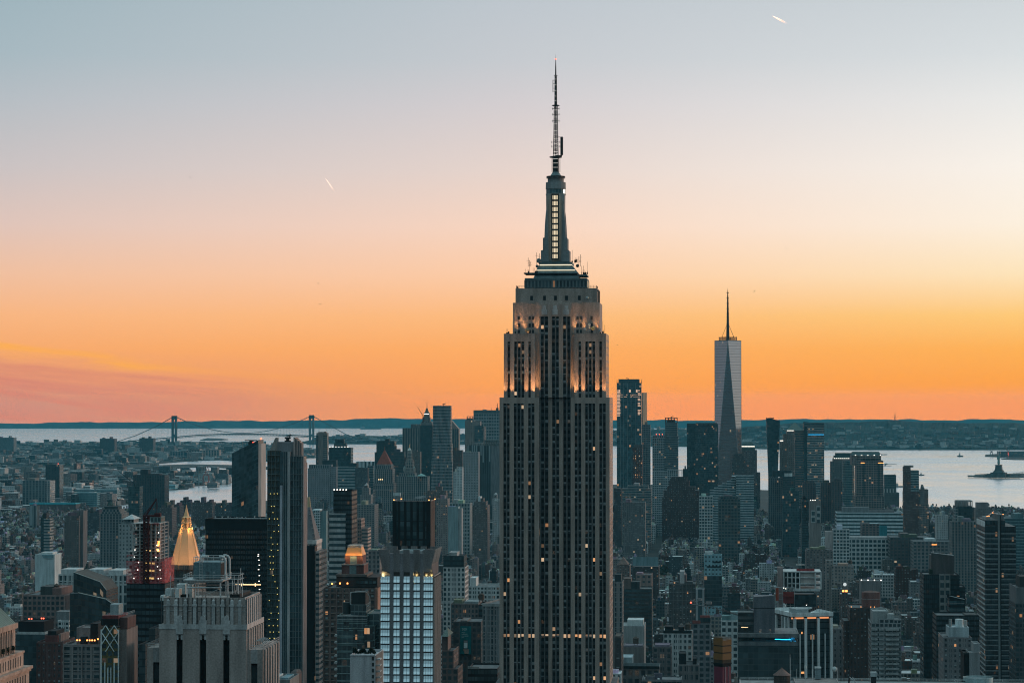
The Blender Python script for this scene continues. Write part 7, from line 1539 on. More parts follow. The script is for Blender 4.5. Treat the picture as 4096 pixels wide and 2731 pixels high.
T('dark narrow balcony tower in the low east side streets',166,198,2070,3500.,st('dark',(.03,.04,.042)),22,t=((178,202,2074,-1,20,st('hband',(.24,.26,.26),floor=4.2)),),name='apartment_slab',cat='apartment tower')
T('pale bright slab beside the narrow teal roofed pier shed',120,149,2022,4800.,st('vband',(.17,.21,.22),bay=8,a=.0),20,name='apartment_slab',cat='apartment tower')
for i, (a,b,p,D)in enumerate(((772,850,2010,5000.),(860,930,2022,4900.),(654,720,2022,5050.),(716,765,2010,5400.),(640,690,2030,4600.),(340,400,2050,4700.))):
    T(('brown housing block with water tank towers on its roof against the river','low dark housing block beside the slanting glass tower','dark housing block beside the twin bulk slab','plain dark housing block behind the gilded spire','reddish housing block below the twin bulk slab','dark housing block beyond the brown slab near the square')[i],a,b,p,D,st('brick',(.07,.075,.08)if i%2 else(.10,.085,.085),bay=4,lit=.015),40,t=((a+6,a+22,p-9,4,18),(b-20,b-6,p-6,6,18)),r=[('b',(a+b)/2-6,(a+b)/2+6,p-22),('b',b-12,b-2,p-12)],name='housing_block',cat='apartment block',group='dark housing blocks along the river')
def roof_shed():
    o = T('long shed with a bright teal roof across the river',122,306,2015,5700.,solid((.12,.10,.10)),40,r=[('f',121,304,2010,2018,solid((.05,.30,.36)))],name='pier_shed',cat='shed'); x, z = o.x, o.z
    m = MB(); m.box(x(121),x(306),-1,41,z(2016),z(2012),solid((.06,.33,.38)),base=True); o.part('teal_roof',m)
roof_shed()
# ---- the block of buildings in front of the tilted window tower
def brown_tier():
    h = T('brown brick tower with curved balconies under a copper capped penthouse',1297,1502,2350,1350.,st('brick',(.115,.085,.075),bay=3.,floor=3.0,lit=.02),40,t=((1502,1512,2350,.5,36,solid((.32,.19,.14))),),r=[],name='brick_tower',cat='apartment tower')
    x, z = h.x, h.z; BK = (.03,.03,.03)
    m = MB(); m.box(x(1340),x(1505),6,34,z(2350),z(2310),solid(BK)); h.part('penthouse',m)
    m = MB(); m.box(x(1418),x(1502),5.8,6,z(2337),z(2322),st('grid',(.02,.02,.02),bay=2.4,floor=2.2,lit=0,a=.8)); h.part('penthouse_glass',m)
    m = MB(); m.box(x(1338),x(1463),5.5,30,z(2308),z(2298),solid((.10,.09,.085))); h.part('cornice',m)
    m = MB(); m.box(x(1358),x(1447),9,26,z(2308),z(2262),st('blank',(.11,.055,.05))); m.box(x(1390),x(1417),8.8,9,z(2300),z(2265),solid((.12,.17,.175))); m.box(x(1357),x(1448),8.6,26.4,z(2264),z(2260),solid((.17,.15,.14))); h.part('brick_tier',m)
    m = MB(); m.box(x(1370),x(1441),11,24,z(2262),z(2225),st('blank',(.12,.06,.055))); m.box(x(1390),x(1417),10.8,11,z(2260),z(2228),solid((.12,.17,.175))); h.part('brick_tier',m)
    a, b = x(1371), x(1440); m = MB(); m.prism([(a,10.5),(b,10.5),(b,24.5),(a,24.5)],z(2225),z(2194),solid((.5,.25,.1)),top=[(x(1378),12.5),(x(1432),12.5),(x(1432),22),(x(1378),22)]); h.part('copper_cap',m,mat('lit_copper',lambda t:bsdf(t,Base_Color=(.62,.27,.08),Roughness=.5,Metallic=.2)))
    m = MB(); m.box(x(1378),x(1432),12.4,22.1,z(2194),z(2185),solid((.38,.33,.29))); h.part('crest',m)
    for px in(1376,1405,1434): d = bpy.data.lights.new('cap_light','POINT'); d.energy = 420; d.color = (1,.55,.2); d.shadow_soft_size = .3; link('cap_light',d,h.root,(x(px),9.2,z(2226)))
    for px, py in((1357,2334),(1387,2334),(1325,2336)): m = MB(); m.cyl(x(px),4,.4,.4,z(py)-.4,z(py)+.4,6,solid((1,1,1))); h.part('roof_lamp',m,ORANGEG)
    for i in range(14):
        py = 2370+i*27; m = MB(); m.box(x(1294),x(1503),-.5,0,z(py+2),z(py-2),solid((.19,.15,.13)),base=True); h.part('floor_band',m)
    for i in range(9): px = 1297+i*25.6; m = MB(); m.box(x(px)-.4,x(px)+.4,-.7,0,0,z(2354),solid((.14,.10,.09))); h.part('pier',m)
brown_tier()
def green_glass():
    h = T('green glass apartment tower with a rounded steel screen on top',1350,1470,2462,1150.,st('glass',(.16,.24,.24),bay=2.4,floor=3.3,lit=.02,a=.3),30,t=((1470,1520,2452,5,24),(1462,1500,2500,-2,24)),r=[],name='glass_tower',cat='apartment tower')
    x, z = h.x, h.z; m = MB(); m.box(x(1398),x(1460),5,20,z(2462),z(2420),st('glass',(.12,.17,.175),bay=2,floor=3.2,a=.3)); h.part('upper_tier',m)
    m = MB(); m.box(x(1402),x(1456),6,18,z(2420),z(2372),solid((.025,.032,.034))); h.part('plant_screen',m)
    m = MB(); W8 = solid((.32,.34,.34)); pts = [(1462,2430),(1472,2420),(1476,2405),(1474,2388),(1466,2373),(1456,2368)]; [m.bar((x(a),5,z(b)),(x(c),5,z(d)),.16,W8)for(a,b),(c,d)in zip(pts,pts[1:])]; m.bar((x(1397),5,z(2420)),(x(1397),5,z(2372)),.2,W8); m.bar((x(1397),5,z(2371)),(x(1457),5,z(2367)),.2,W8); h.part('curved_screen',m)
    m = MB(); m.cyl(x(1377),10,2.,2.,z(2462),z(2414),14,solid((.03,.04,.042))); h.part('water_tank',m)
    m = MB(); m.box(x(1349),x(1470),-.3,0,z(2464),z(2460),solid((.3,.33,.33))); m.box(x(1349),x(1470),-.3,0,z(2476),z(2474),solid((.3,.33,.33))); h.part('coping',m)
    for i in range(9): py = 2482+i*30; m = MB(); m.box(x(1350),x(1470),-.35,0,z(py+1.5),z(py-1.5),solid((.20,.27,.27))); h.part('floor_band',m)
    for a, b, p0, p1 in((1376,1398,2476,2522),(1415,1431,2506,2556),(1461,1494,2506,2556),(1430,1448,2560,2580),(1462,1496,2560,2600)): m = MB(); m.box(x(a),x(b),-2.2 if a>1460 else-.2,-2.if a>1460 else 0,z(p1),z(p0),st('glass',(.08,.12,.12),bay=1.2,floor=3.2,lit=.12,a=.05)); h.part('window_group',m)
    for i in range(7): py = 2540+i*27; m = MB(); m.box(x(1341),x(1352),-1.5,3,z(py+3.4),z(py-3),solid((.32,.34,.34)),base=True); h.part('balcony',m)
green_glass()
def blank_white():
    h = T('plain white walled block with a strip of small windows',1402,1503,2618,980.,solid((.33,.345,.36)),24,r=[],name='blank_block',cat='building')
    x, z = h.x, h.z
    for i in range(5): py = 2624+i*24; m = MB(); m.box(x(1489),x(1498),-.08,.05,z(py+15),z(py),solid((.03,.035,.038))); h.part('window',m)
    m = MB(); m.box(x(1402),x(1503),-.2,0,z(2622),z(2616),solid((.36,.38,.39))); h.part('coping',m)
    for i in range(6): py = 2634+i*24; m = MB(); m.box(x(1506),x(1521),1,6,z(py+5),z(py),solid((.30,.31,.31)),base=True); h.part('balcony',m)
    m = MB(); m.box(x(1500),x(1506),.5,20,0,z(2620),solid((.10,.11,.11))); h.part('side_wall',m)
    q = h.rnd; m = MB()
    for _ in range(700): cx = q.uniform(1408,1500); hh = (.8+2.2*abs(math.sin(cx*.09))); m.face([(x(cx)+q.uniform(-.3,.3),3+q.uniform(-.8,.8),z(2618)+q.uniform(0,hh))for _ in range(3)],(.03,.035,.03))
    o = h.part('roof_planting',m,FOL); o['kind'] = 'stuff'
blank_white()
T('pale slab of stacked white windows beside the ribbed glass tower',1264,1279,2204,1560.,st('hband',(.28,.25,.235),floor=3.4,lit=.02),30,r=[],rel=(1,4,.3,.3,True),name='office_slab')
T('black walled slab hugging the ribbed glass tower',1229,1260,2182,1560.,solid((.012,.012,.013)),9,t=((1259.5,1261,2183,.3,8.6,st('grid',(.14,.07,.055),bay=3,floor=4)),),r=[],name='office_slab')
def clock_pyramid():
    h = T('white marble tower with a tall pyramid roof seen beside the ribbed glass tower',1180,1266,2172,2130.,st('brick',(.42,.40,.385),bay=3,floor=4),30,r=[],name='campanile',cat='tower')
    x, z = h.x, h.z; m = MB(); m.box(x(1178),x(1268),-.5,30.5,z(2174),z(2160),solid((.5,.47,.45)),base=True); P = [(x(1184),2),(x(1262),2),(x(1262),28),(x(1184),28)]; Tq = [(x(1214),12),(x(1232),12),(x(1232),18),(x(1214),18)]; m.prism(P,z(2160),z(2030),solid((.13,.13,.135)),top=Tq); m.cyl(x(1223),15,2.4,1.4,z(2030),z(1990),10,solid((.4,.33,.2))); h.part('pyramid_roof',m)
    for i in range(7): k = i/7; m = MB(); px = 1262-30*k-3; m.box(x(px-6),x(px),2+10*k-.6,2+10*k+2,z(2150-130*k),z(2160-130*k-9),solid((.55,.50,.46))); h.part('dormer',m)
clock_pyramid()
T('black glass tower with pale banded lower wing',1335,1408,1962,2000.,st('dark',(.013,.014,.015),lit=.03,a=.10),30,t=((1318,1382,2052,-2,26,st('hband',(.34,.36,.36),floor=4.6,lit=.03)),),r=[('l',1337,1960,WHITEG,5,12),('m',1401,1954,.3)],name='glass_tower')
T('pink brick apartment tower behind the black tower with the banded wing',1416,1446,2076,2300.,st('grid',(.26,.20,.18),bay=3,floor=3.2),24,t=((1436,1446,2073,4,18),(1446,1472,2112,3,22,st('hband',(.33,.27,.25),floor=3.2))),r=[],name='apartment_tower',cat='apartment tower',rel=(4,16,.3,.4,True))
T('arched white market building in the old streets',1256,1280,2040,3300.,st('grid',(.44,.50,.51),bay=3,floor=3.4),16,t=((1280,1306,2044,6,12,solid((.16,.24,.25))),),r=[('d',1250,1284,2035,(.45,.5,.5))],name='market_hall',cat='hall')
T('grey loft tower with deep windows behind the copper capped tower',1474,1520,2200,2200.,st('loft',(.19,.19,.19),bay=3.6,floor=4),26,r=[('b',1480,1510,2196)],rel=(4,8,.3,.6,True),name='loft_block',cat='loft building')
def white_dark_top():
    h = T('white gridded tower with a black top storey beside the tilted window tower',1773,1860,2268,1900.,st('grid',(.40,.42,.42),bay=3.4,floor=3.7,lit=.01),28,t=((1774,1856,2222,1.5,22,st('dark',(.018,.03,.034),lit=0)),),r=[('b',1796,1828,2208,(.28,.3,.3))],name='gridded_tower')
    relief(h,h.x(1773),h.x(1860),0,28,0,h.z(2270),((.40,.42,.42),),6,10,.3,.8,True)
white_dark_top()
T('long white block with a dotted attic beside the tallest tower',1798,1998,2342,2000.,st('grid',(.40,.44,.44),bay=3.2,floor=3.5),30,r=[('b',1880,1904,2310,WHT),('b',1860,1880,2300,GREY)],name='loft_block',cat='loft building',rel=(16,4,.25,.6,True))
T('brown loft with round headed windows below the long white block',1805,1914,2412,1850.,st('loft',(.15,.13,.125),bay=3,floor=3.8,lit=.02),30,r=[('b',1860,1914,2404,(.2,.24,.25)),('b',1815,1850,2398),('w',1920)],name='loft_block',cat='loft building',rel=(8,5,.35,.6,True))
def billboard_loft():
    h = T('dark loft building carrying a large teal billboard',1815,1925,2484,1650.,st('loft',(.085,.085,.085),bay=3,floor=3.7,lit=.02),34,t=((1814,1840,2484,-1.5,30),),r=[('b',1842,1870,2480,(.13,.12,.115))],name='loft_block',cat='loft building')
    x, z = h.x, h.z; b = link('billboard',None,loc=h.root.location,rz=-GR); tag(b,'tall teal billboard with a hand holding a white telephone','billboard')
    m = MB(); m.box(x(1842),x(1886),-1.3,-.9,z(2614),z(2502),solid((.01,.11,.12))); link('panel',m.mesh('panel',FAC),b)
    m = MB(); m.prism([(x(1856),-1.5),(x(1872),-1.5),(x(1872),-1.32),(x(1856),-1.32)],z(2592),z(2558),solid((.05,.05,.05))); m.box(x(1857),x(1871),-1.6,-1.5,z(2590),z(2568),solid((.42,.5,.5))); m.box(x(1857),x(1871),-1.6,-1.5,z(2567),z(2560),solid((.2,.2,.2))); link('telephone',m.mesh('telephone',FAC),b)
    m = MB(); m.prism([(x(1860),-1.5),(x(1876),-1.5),(x(1876),-1.32),(x(1860),-1.32)],z(2612),z(2594),solid((.22,.16,.13)),top=[(x(1854),-1.5),(x(1877),-1.5),(x(1877),-1.32),(x(1854),-1.32)]); link('hand',m.mesh('hand',FAC),b)
    TX = simple('billboard_ink',(.35,.50,.50),.6)
    for txt, px, py, s in(('500',1848,2519,2.2),('Hello',1848,2530,1.1),('beautiful',1848,2536.5,1.1),('the world',1848,2543,1.1),('you',1848,2549,1.1)):
        lettering(txt,s,.03,TX,b,(x(px),-1.36,z(py)))
billboard_loft()
T('black shaded tower in front of the billboard loft',1914,1944,2418,1720.,st('dark',(.012,.013,.014)),30,r=[])
T('grey cornice topped office block touching the flank of the tallest tower',1931,2008,2412,1560.,st('vgrid',(.19,.205,.21),bay=2.6,floor=3.6),46,rot=-R(16),r=[('f',1930,2010,2424,2412,solid((.26,.28,.28)))],name='office_block',cat='office building',rel=(7,8,.35,.5,True))
T('stepped brick setback tower in front of the billboard loft',1768,1815,2600,1350.,st('loft',(.12,.095,.09),bay=2.6,floor=3.4,lit=.04),26,t=((1768,1792,2545,5,16,solid((.13,.10,.095))),(1768,1832,2672,-3,26)),r=[('p',1766,1794,2545,2516,(.08,.12,.11))],name='setback_tower')
T('low dark roof with a pale panel at the bottom edge beside the tallest tower',1872,1990,2672,1400.,st('dark',(.012,.014,.016)),30,r=[('f',1872,1918,2664,2674,solid((.22,.27,.27)))],name='low_block',cat='building')
T('small round headed brick turret block at the bottom edge by the ribbed glass tower',1162,1190,2700,1000.,st('blank',(.07,.06,.06)),12,r=[('d',1162,1190,2682,(.05,.05,.05))],name='turret_block',cat='building')
T('low rooftop with white boxes at the foot of the ribbed glass tower',1092,1162,2716,900.,solid((.14,.15,.15)),20,r=[('b',1094,1112,2706,WHT),('b',1127,1156,2708,(.15,.24,.27))],name='low_block',cat='building')
for i, (a,b,p,D,c)in enumerate(((560,586,2575,1150.,(.02,.035,.04)),(600,625,2512,1200.,(.03,.04,.045)))):
    T(('thin dark green glass building between the black facade and the deco tower','dark slanting roofed building behind the deco tower wing')[i],a,b,p,D,st('glass',c,bay=2,floor=3.4,a=.1),20,r=[],name='glass_block',cat='building')
# ------------------------------------------------------------------ the dense blocks between the landmarks
WALLS = [('grey',(.19,.20,.205),5),('brown',(.105,.094,.088),4),('dark red',(.105,.064,.056),3),('white',(.44,.47,.47),6),('pinkish',(.195,.168,.16),3),('dark',(.045,.055,.058),3),('tan',(.225,.215,.2),3),('blue grey',(.10,.13,.14),3)]
ROOFS = [('tar',(.045,.05,.052),4),('grey',(.14,.15,.155),4),('silver',(.36,.40,.41),5),('white',(.64,.69,.69),4)]
def pick(q,L):
    s = q.uniform(0,sum(x[2]for x in L))
    for x in L:
        s-=x[2]
        if s<=0: return x
    return L[-1]
FG = []
for(cx,cy,hw,hd,ro)in FOOT:
    u, v = rotp(cx,cy,GR); FG.append((u,v,hw,hd))
FG = np.array(FG)
def free(u,v,hw,hd):
    return not np.any((np.abs(FG[:,0]-u)<FG[:,2]+hw-.5)&(np.abs(FG[:,1]-v)<FG[:,3]+hd-.5))
q = random.Random(77)
LOTS = []; TREES = []
for row in range(56):
    v0 = 1240+row*79.
    for col_ in range(-14,16):
        ub = col_*226.+(row%3)*3-96
        for half in(0,1):
            u = ub+6
            while u<ub+200:
                D = v0+half*31
                far = D>3000
                w_ = q.choice((6.5,7,7.5,8,9,11,14,20))if far else q.choice((7.5,8,9,11,13,16,20,26))
                if u+w_>ub+206: break
                dp = q.uniform(15,29); uc, vc = u+w_/2, v0+half*31+dp/2; u+=w_
                x, y = rotp(uc,vc,-GR)
                px = PCX+x/y*F
                if not(-80<px<4180)or not inside(MANHATTAN,x,y): continue
                lake = q.random()
                if y<2000: hgt = min(82,q.lognormvariate(3.85,.35))
                elif y<3000: hgt = min(72,q.lognormvariate(3.32,.45))
                elif y<4700: hgt = q.uniform(12,21)if lake<.86 else q.uniform(24,46)
                else: hgt = q.uniform(18,40)if lake<.75 else q.uniform(40,78)
                if px<1250 and y>3000: hgt = min(hgt,26)
                if 3400<px and y>4600: hgt = min(hgt,36)
                # squares planted with trees
                park = (250<px<356 and 4350<y<5150)or(2520<px<2690 and 3620<y<3900)or(3010<px<3080 and 4100<y<4350)or(1560<px<1640 and 3150<y<3300)or(560<px<700 and 3900<y<4150)
                if park or(far and lake>.965):
                    TREES.append((x,y)); continue
                hgt = min(hgt,w_*2.6+12)
                if not free(uc,vc,w_/2,dp/2): continue
                LOTS.append((y,x,uc,vc,w_*.985,dp,hgt,px))
LOTS.sort()
# what each lot shows in the picture: a coarse front to back fill
sc_ = .25; MW, MH = 1024, 690
mask = np.zeros((MH,MW),bool)
ev = [(D,0,(a,b,t))for D,a,b,t in OCC]+[(l[0],1,i)for i,l in enumerate(LOTS)]
ev.sort(key=lambda e:e[0]); VIS = {}
for D, k, a in ev:
    if k==0: x0, x1, yt = a[0], a[1], a[2]; yb = MH
    else:
        l = LOTS[a]; g = gz(l[1],l[0])+3; x0 = PCX+(l[1]-l[4]/2)/D*F; x1 = PCX+(l[1]+l[4]/2)/D*F; yt = PY(g+l[6],D+l[5]); yb = int(PY(g,D)*sc_)
    xa, xb, ya = max(0,int(x0*sc_)), min(MW,int(math.ceil(x1*sc_))), max(0,int(yt*sc_)); yb = min(MH,max(ya,yb))
    if xb<=xa or yb<=ya: continue
    if k==1: VIS[a] = int((~mask[ya:min(yb,683),xa:xb]).sum())
    mask[ya:yb,xa:xb] = True
def lot_parts(l,i):
    """walls, roof and roof works of one ordinary building, in its own frame"""
    q = random.Random(i*13+5); D, x, uc, vc, w_, dp, hgt, px = l
    wn, wc, _ = pick(q,WALLS); rn, rc, _ = pick(q,ROOFS)
    j = q.uniform(.5,1.12); wc = tuple(c*j for c in wc)
    kind = q.choice(('brick','brick','loft','grid','brick'))if hgt>24 else q.choice(('brick','brick','loft'))
    S = st(kind,wc,rc,lit=q.choice((0.,.008,.015,.03)))
    m = MB(); X0, X1, Y0, Y1 = -w_/2, w_/2, -dp/2, dp/2; parts = []
    if hgt>34 and q.random()<.5 and w_>14:
        k = q.uniform(.6,.82); m.box(X0,X1,Y0,Y1,0,hgt*k,S,para=.8); c = w_*q.uniform(.08,.18); m.box(X0+c,X1-c,Y0+3,Y1-2,hgt*k-.8,hgt,S,para=.7); X0+=c; X1-=c; Y0+=3; Y1-=2; form = 'stepped'
    else: m.box(X0,X1,Y0,Y1,0,hgt,S,para=.8); form = ''
    if q.random()<.35:
        cm = solid(tuple(min(1,c*1.35+.03)for c in wc)); m.box(X0-.35,X1+.35,Y0-.45,Y0+.02,hgt-1.3,hgt-.25,cm,base=True)
    parts.append(('walls',m)); zr = hgt-.8; feats = []
    for _ in range(q.choice((1,1,2,3))):
        b = MB(); bw, bd, bh = q.uniform(2.5,min(7,w_*.45)), q.uniform(3,8), q.uniform(2.2,4.6); bx, by = q.uniform(X0+1,X1-1-bw), q.uniform(Y0+2,Y1-1-bd)
        b.box(bx,bx+bw,by,by+bd,zr-.05,zr+bh,(tuple(c*q.uniform(.8,1.4)for c in wc),q.choice(ROOFS)[1],(0,0,0,0),9.,9.),para=.25); parts.append(('bulkhead',b))
    if hgt>20 and q.random()<.42:
        b = MB(); tx, ty, r_ = q.uniform(X0+3,X1-3), q.uniform(Y0+3,Y1-3), q.uniform(1.5,2.2); tcol = solid(q.choice(((.06,.05,.045),(.10,.085,.08),(.16,.16,.155))))
        b.cyl(tx,ty,r_,r_*.95,zr+3,zr+6.8,9,tcol,base=True); b.cyl(tx,ty,r_*1.1,0,zr+6.8,zr+8.2,9,tcol)
        for t in range(4): a = t*1.571+.8; b.bar((tx+r_*.8*math.cos(a),ty+r_*.8*math.sin(a),zr),(tx+r_*.8*math.cos(a),ty+r_*.8*math.sin(a),zr+3.1),.15,solid((.05,.05,.05)),3)
        parts.append(('water_tank',b)); feats.append('a water tank')
    if q.random()<.5:
        b = MB()
        for _ in range(q.randint(2,6)): bx, by, s_ = q.uniform(X0+1,X1-2), q.uniform(Y0+1,Y1-2), q.uniform(.6,1.9); b.box(bx,bx+s_,by,by+s_*1.2,zr-.02,zr+s_*.8,solid(q.choice(((.5,.54,.54),(.25,.27,.27),(.08,.085,.09)))))
        parts.append(('roof_units',b))
    return wn, rn, form, feats, parts
rank = sorted((i for i in VIS if VIS[i]>5),key=lambda i:-VIS[i])
TYPES = lambda h: 'apartment_block' if h>46 else('loft_building' if h>25 else 'row_house')
count = {}; CHOSEN = []
for i in rank:
    t = TYPES(LOTS[i][6])
    if count.get(t,0)<270: count[t] = count.get(t,0)+1; CHOSEN.append(i)
CH = set(CHOSEN)
# landmarks the labels refer to
LM = [(1310,2220,'the tallest tower'),(1700,3240,'the white column block'),(1550,3070,'the cyan lit terrace block'),(1500,2905,'the wrapped yellow tower'),(1130,1630,'the tilted window tower'),(1650,1140,'the ribbed glass tower'),(1820,747,'the gilded roof tower'),(1450,585,'the red netted tower'),(2100,375,'the long white palace'),(1900,3998,'the dark banded tower'),(1950,3760,'the slender black glass tower'),(1900,3440,'the round red tank house'),(2600,2850,'the blue green hotel slab'),(2300,2728,'the balcony lined brick pile'),(4600,2720,'the dark red brick pile'),(4500,2960,'the terraced banded building'),(3600,3460,'the white framed block'),(3500,3800,'the grey gridded warehouses'),(4200,3480,'the striped terminal'),(3000,3365,'the pale stone apartment tower'),(5450,1535,'the red pyramid courthouse'),(5600,1640,'the domed civic spire'),(5300,1920,'the dark ribbed slab'),(1600,1645,'the black finned tower'),(2000,1370,'the black tower with a banded wing'),(3300,446,'the grey stepped tower'),(5300,597,'the twin bulk slab'),(3500,182,'the narrow balcony tower'),(2500,183,'the painted white wall'),(1800,180,'the pinkish loft'),(1900,1815,'the black topped white tower'),(2100,3205,'the white frame works'),(2900,2580,'the gabled hall'),(2000,1900,'the long white dotted block')]
used = {}; SEQ = ['','narrow ','wide ','tall ','low ']
def label_for(l,wn,rn,form,feats,typ):
    D, px = l[0], l[7]
    best = sorted(LM,key=lambda k:abs(k[1]-px)/120+abs(math.log(k[0]/D))*6)
    noun = {'apartment_block':'apartment block','loft_building':'loft','row_house':'row house'}[typ]
    size = 'narrow' if l[4]<11 else('wide' if l[4]>26 else '')
    opts = []
    for k in best[:4]:
        side = 'behind' if D>k[0]*1.12 else('in front of' if D<k[0]*.9 else 'beside')
        east = 'east' if px<k[1]-25 else('west' if px>k[1]+25 else '')
        far = abs(math.log(D/k[0]))>.3 and side!='beside'
        where = ('well ' if far else '')+side+' '+k[2]+((' to its '+east)if east else '')
        opts.append(where)
    for where in opts:
        for extra in('','f','fs'):
            s = ' '.join(x for x in(size if 's' in extra else '',form,wn,noun,'with '+(feats[0]+' and ' if feats else '')+rn+' roof' if extra or feats else 'with '+rn+' roof',where)if x)
            if len(s.split())<=16 and s not in used: used[s] = 1; return s
    base = ' '.join((wn,noun,'with',rn,'roof',opts[0])); n = 2
    ords = ['second','third','fourth','fifth','sixth','seventh','eighth','ninth','tenth','eleventh','twelfth','thirteenth','fourteenth','fifteenth','sixteenth','seventeenth','eighteenth','nineteenth','twentieth']
    for o in ords:
        s = o+' '+base
        if s not in used and len(s.split())<=16: used[s] = 1; return s
    s = ' '.join((wn,noun,opts[1])); used[s] = used.get(s,0)+1; return s if used[s]==1 else ords[used[s]-2]+' '+s
for i in CHOSEN:
    l = LOTS[i]; wn, rn, form, feats, parts = lot_parts(l,i); t = TYPES(l[6])
    x, y = l[1], l[0]; root = link(t,parts[0][1].mesh(t,FAC),None,(x,y,gz(x,y)+2.9),-GR)
    tag(root,label_for(l,wn,rn,form,feats,t),{'apartment_block':'apartment building','loft_building':'loft building','row_house':'house'}[t],{'apartment_block':'apartment blocks of the dense streets','loft_building':'loft buildings of the dense streets','row_house':'row houses of the dense streets'}[t])
    for nm, m in parts[1:]:
        if nm=='roof_units' and VIS[i]<120: continue
        o = link(nm,m.mesh(nm,FAC),root)
        if nm=='roof_units': o['kind'] = 'stuff'
class TMB(MB):
    """collects many far buildings in one mesh"""
    def add(s,m,x,y,z,a):
        c, n = math.cos(a), math.sin(a); b = len(s.v)
        s.v.extend([(px*c-py*n+x,px*n+py*c+y,pz+z)for px,py,pz in m.v]); s.f.extend([tuple(k+b for k in f)for f in m.f]); s.uv.extend(m.uv); s.c.extend(m.c); s.w.extend(m.w)
rest = TMB()
for i, l in enumerate(LOTS):
    if i in CH or(VIS.get(i,0)==0 and l[0]<2400): continue
    _, _, _, _, parts = lot_parts(l,i)
    for nm, m in parts: rest.add(m,l[1],l[0],gz(l[1],l[0])+2.9,-GR)
structure('far_rooftops',rest.mesh('far_rooftops',FAC),'stuff')
# ------------------------------------------------------------------ the low city over the river and on the far slopes
q = random.Random(21)
far = TMB(); lamps = MB(); ftree = MB()
def lowbox(x,y,z,w_,d_,h_,c,rc,a):
    m = MB(); m.box(-w_/2,w_/2,-d_/2,d_/2,-2,h_,st('brick',c,rc,bay=5,floor=4.5,lit=q.choice((0,.0,.03,.06)))); far.add(m,x,y,z,a)
def scatter(P,n,px0,px1,y0,y1,big):
    k = 0
    for _ in range(n*4):
        if k>=n: break
        px, py = q.uniform(px0,px1), q.uniform(y0,y1); p = WG(px,py)
        if not inside(P,p.x,p.y): continue
        k+=1
        if q.random()<.22:
            r = q.uniform(6,14)*(1.6 if big else 1)
            for _ in range(3):
                cx, cy = p.x+q.uniform(-r,r)*2, p.y+q.uniform(-r,r); t = [(cx+r*q.uniform(.5,1)*math.cos(a*1.05),cy+r*q.uniform(.5,1)*math.sin(a*1.05))for a in range(6)]
                ftree.pyr(t,p.z+3,(cx,cy,p.z+q.uniform(9,15)),solid((.03,.04,.035)))
            continue
        tall = q.random(); h_ = q.uniform(8,15)if tall<.9 else q.uniform(18,40)
        lowbox(p.x,p.y,p.z+3,q.uniform(14,44)*(1.5 if big else 1),q.uniform(12,30),h_,tuple(c*.8 for c in pick(q,WALLS)[1]),pick(q,ROOFS)[1],q.uniform(-.9,.4))
scatter(BROOKLYN,2100,-60,1040,1884,2072,False)
scatter(FARBK,1700,-60,1320,1772,1868,True)
for _ in range(150):
    px, py = q.uniform(0,900), q.uniform(1790,2060); p = WG(px,py)
    if inside(BROOKLYN,p.x,p.y)or inside(FARBK,p.x,p.y): s_ = p.y*5e-5+.25; lamps.box(p.x-s_,p.x+s_,p.y,p.y+s_,p.z+9,p.z+9+2*s_,solid((1,1,1)))
from mathutils.bvhtree import BVHTree
HB = [BVHTree.FromObject(o,bpy.context.evaluated_depsgraph_get())for o in bpy.data.objects if o.name.startswith('hills')]
for _ in range(1100):
    px = q.uniform(1270,4140); k = q.random()**2.2; sy = prof(SIS,px); ry = prof(SIR,px); p = WG(px,sy-1.0); D = p.y+60+k*1900; x = (px-PCX)/F*D
    zz = None
    for b in HB:
        hit = b.ray_cast(Vector((x,D,400)),Vector((0,0,-1)))
        if hit[0]is not None and(zz is None or hit[0].z>zz): zz = hit[0].z
    if zz is None: continue
    lowbox(x,D,zz,q.uniform(14,60),20,q.uniform(7,16)if q.random()<.93 else q.uniform(20,40),pick(q,WALLS)[1],pick(q,ROOFS)[1],q.uniform(-.5,.5))
    if q.random()<.09: s_ = D*5e-5; lamps.box(x-s_,x+s_,D-14,D-13,zz+9,zz+9+1.5*s_,solid((1,1,1)))
structure('far_city',far.mesh('far_city',FAC),'stuff')
structure('far_trees',ftree.mesh('far_trees',FOL),'stuff')
structure('far_lamps',lamps.mesh('far_lamps',glow('far_lamp',(1,.78,.55),1.6)),'stuff')
tm = MB()
for x, y in TREES:
    g = gz(x,y)+3
    for _ in range(3):
        cx, cy, r_, hh = x+q.uniform(-9,9), y+q.uniform(-9,9), q.uniform(3.5,6.5), q.uniform(7,12); tm.bar((cx,cy,g),(cx,cy,g+hh*.6),.25,solid((.03,.03,.03)),3)
        for _ in range(42):
            a, b, rr = q.uniform(0,6.28), q.uniform(-1,1), r_*q.random()**.35; e = math.sqrt(1-b*b); c = (cx+rr*e*math.cos(a),cy+rr*e*math.sin(a),g+hh+rr*b*.8); s_ = q.uniform(.7,1.5)
            tm.face([(c[0]+q.uniform(-s_,s_),c[1]+q.uniform(-s_,s_),c[2]+q.uniform(-s_,s_))for _ in range(3)],(.03,.04,.03))
structure('street_trees',tm.mesh('street_trees',FOL),'stuff')
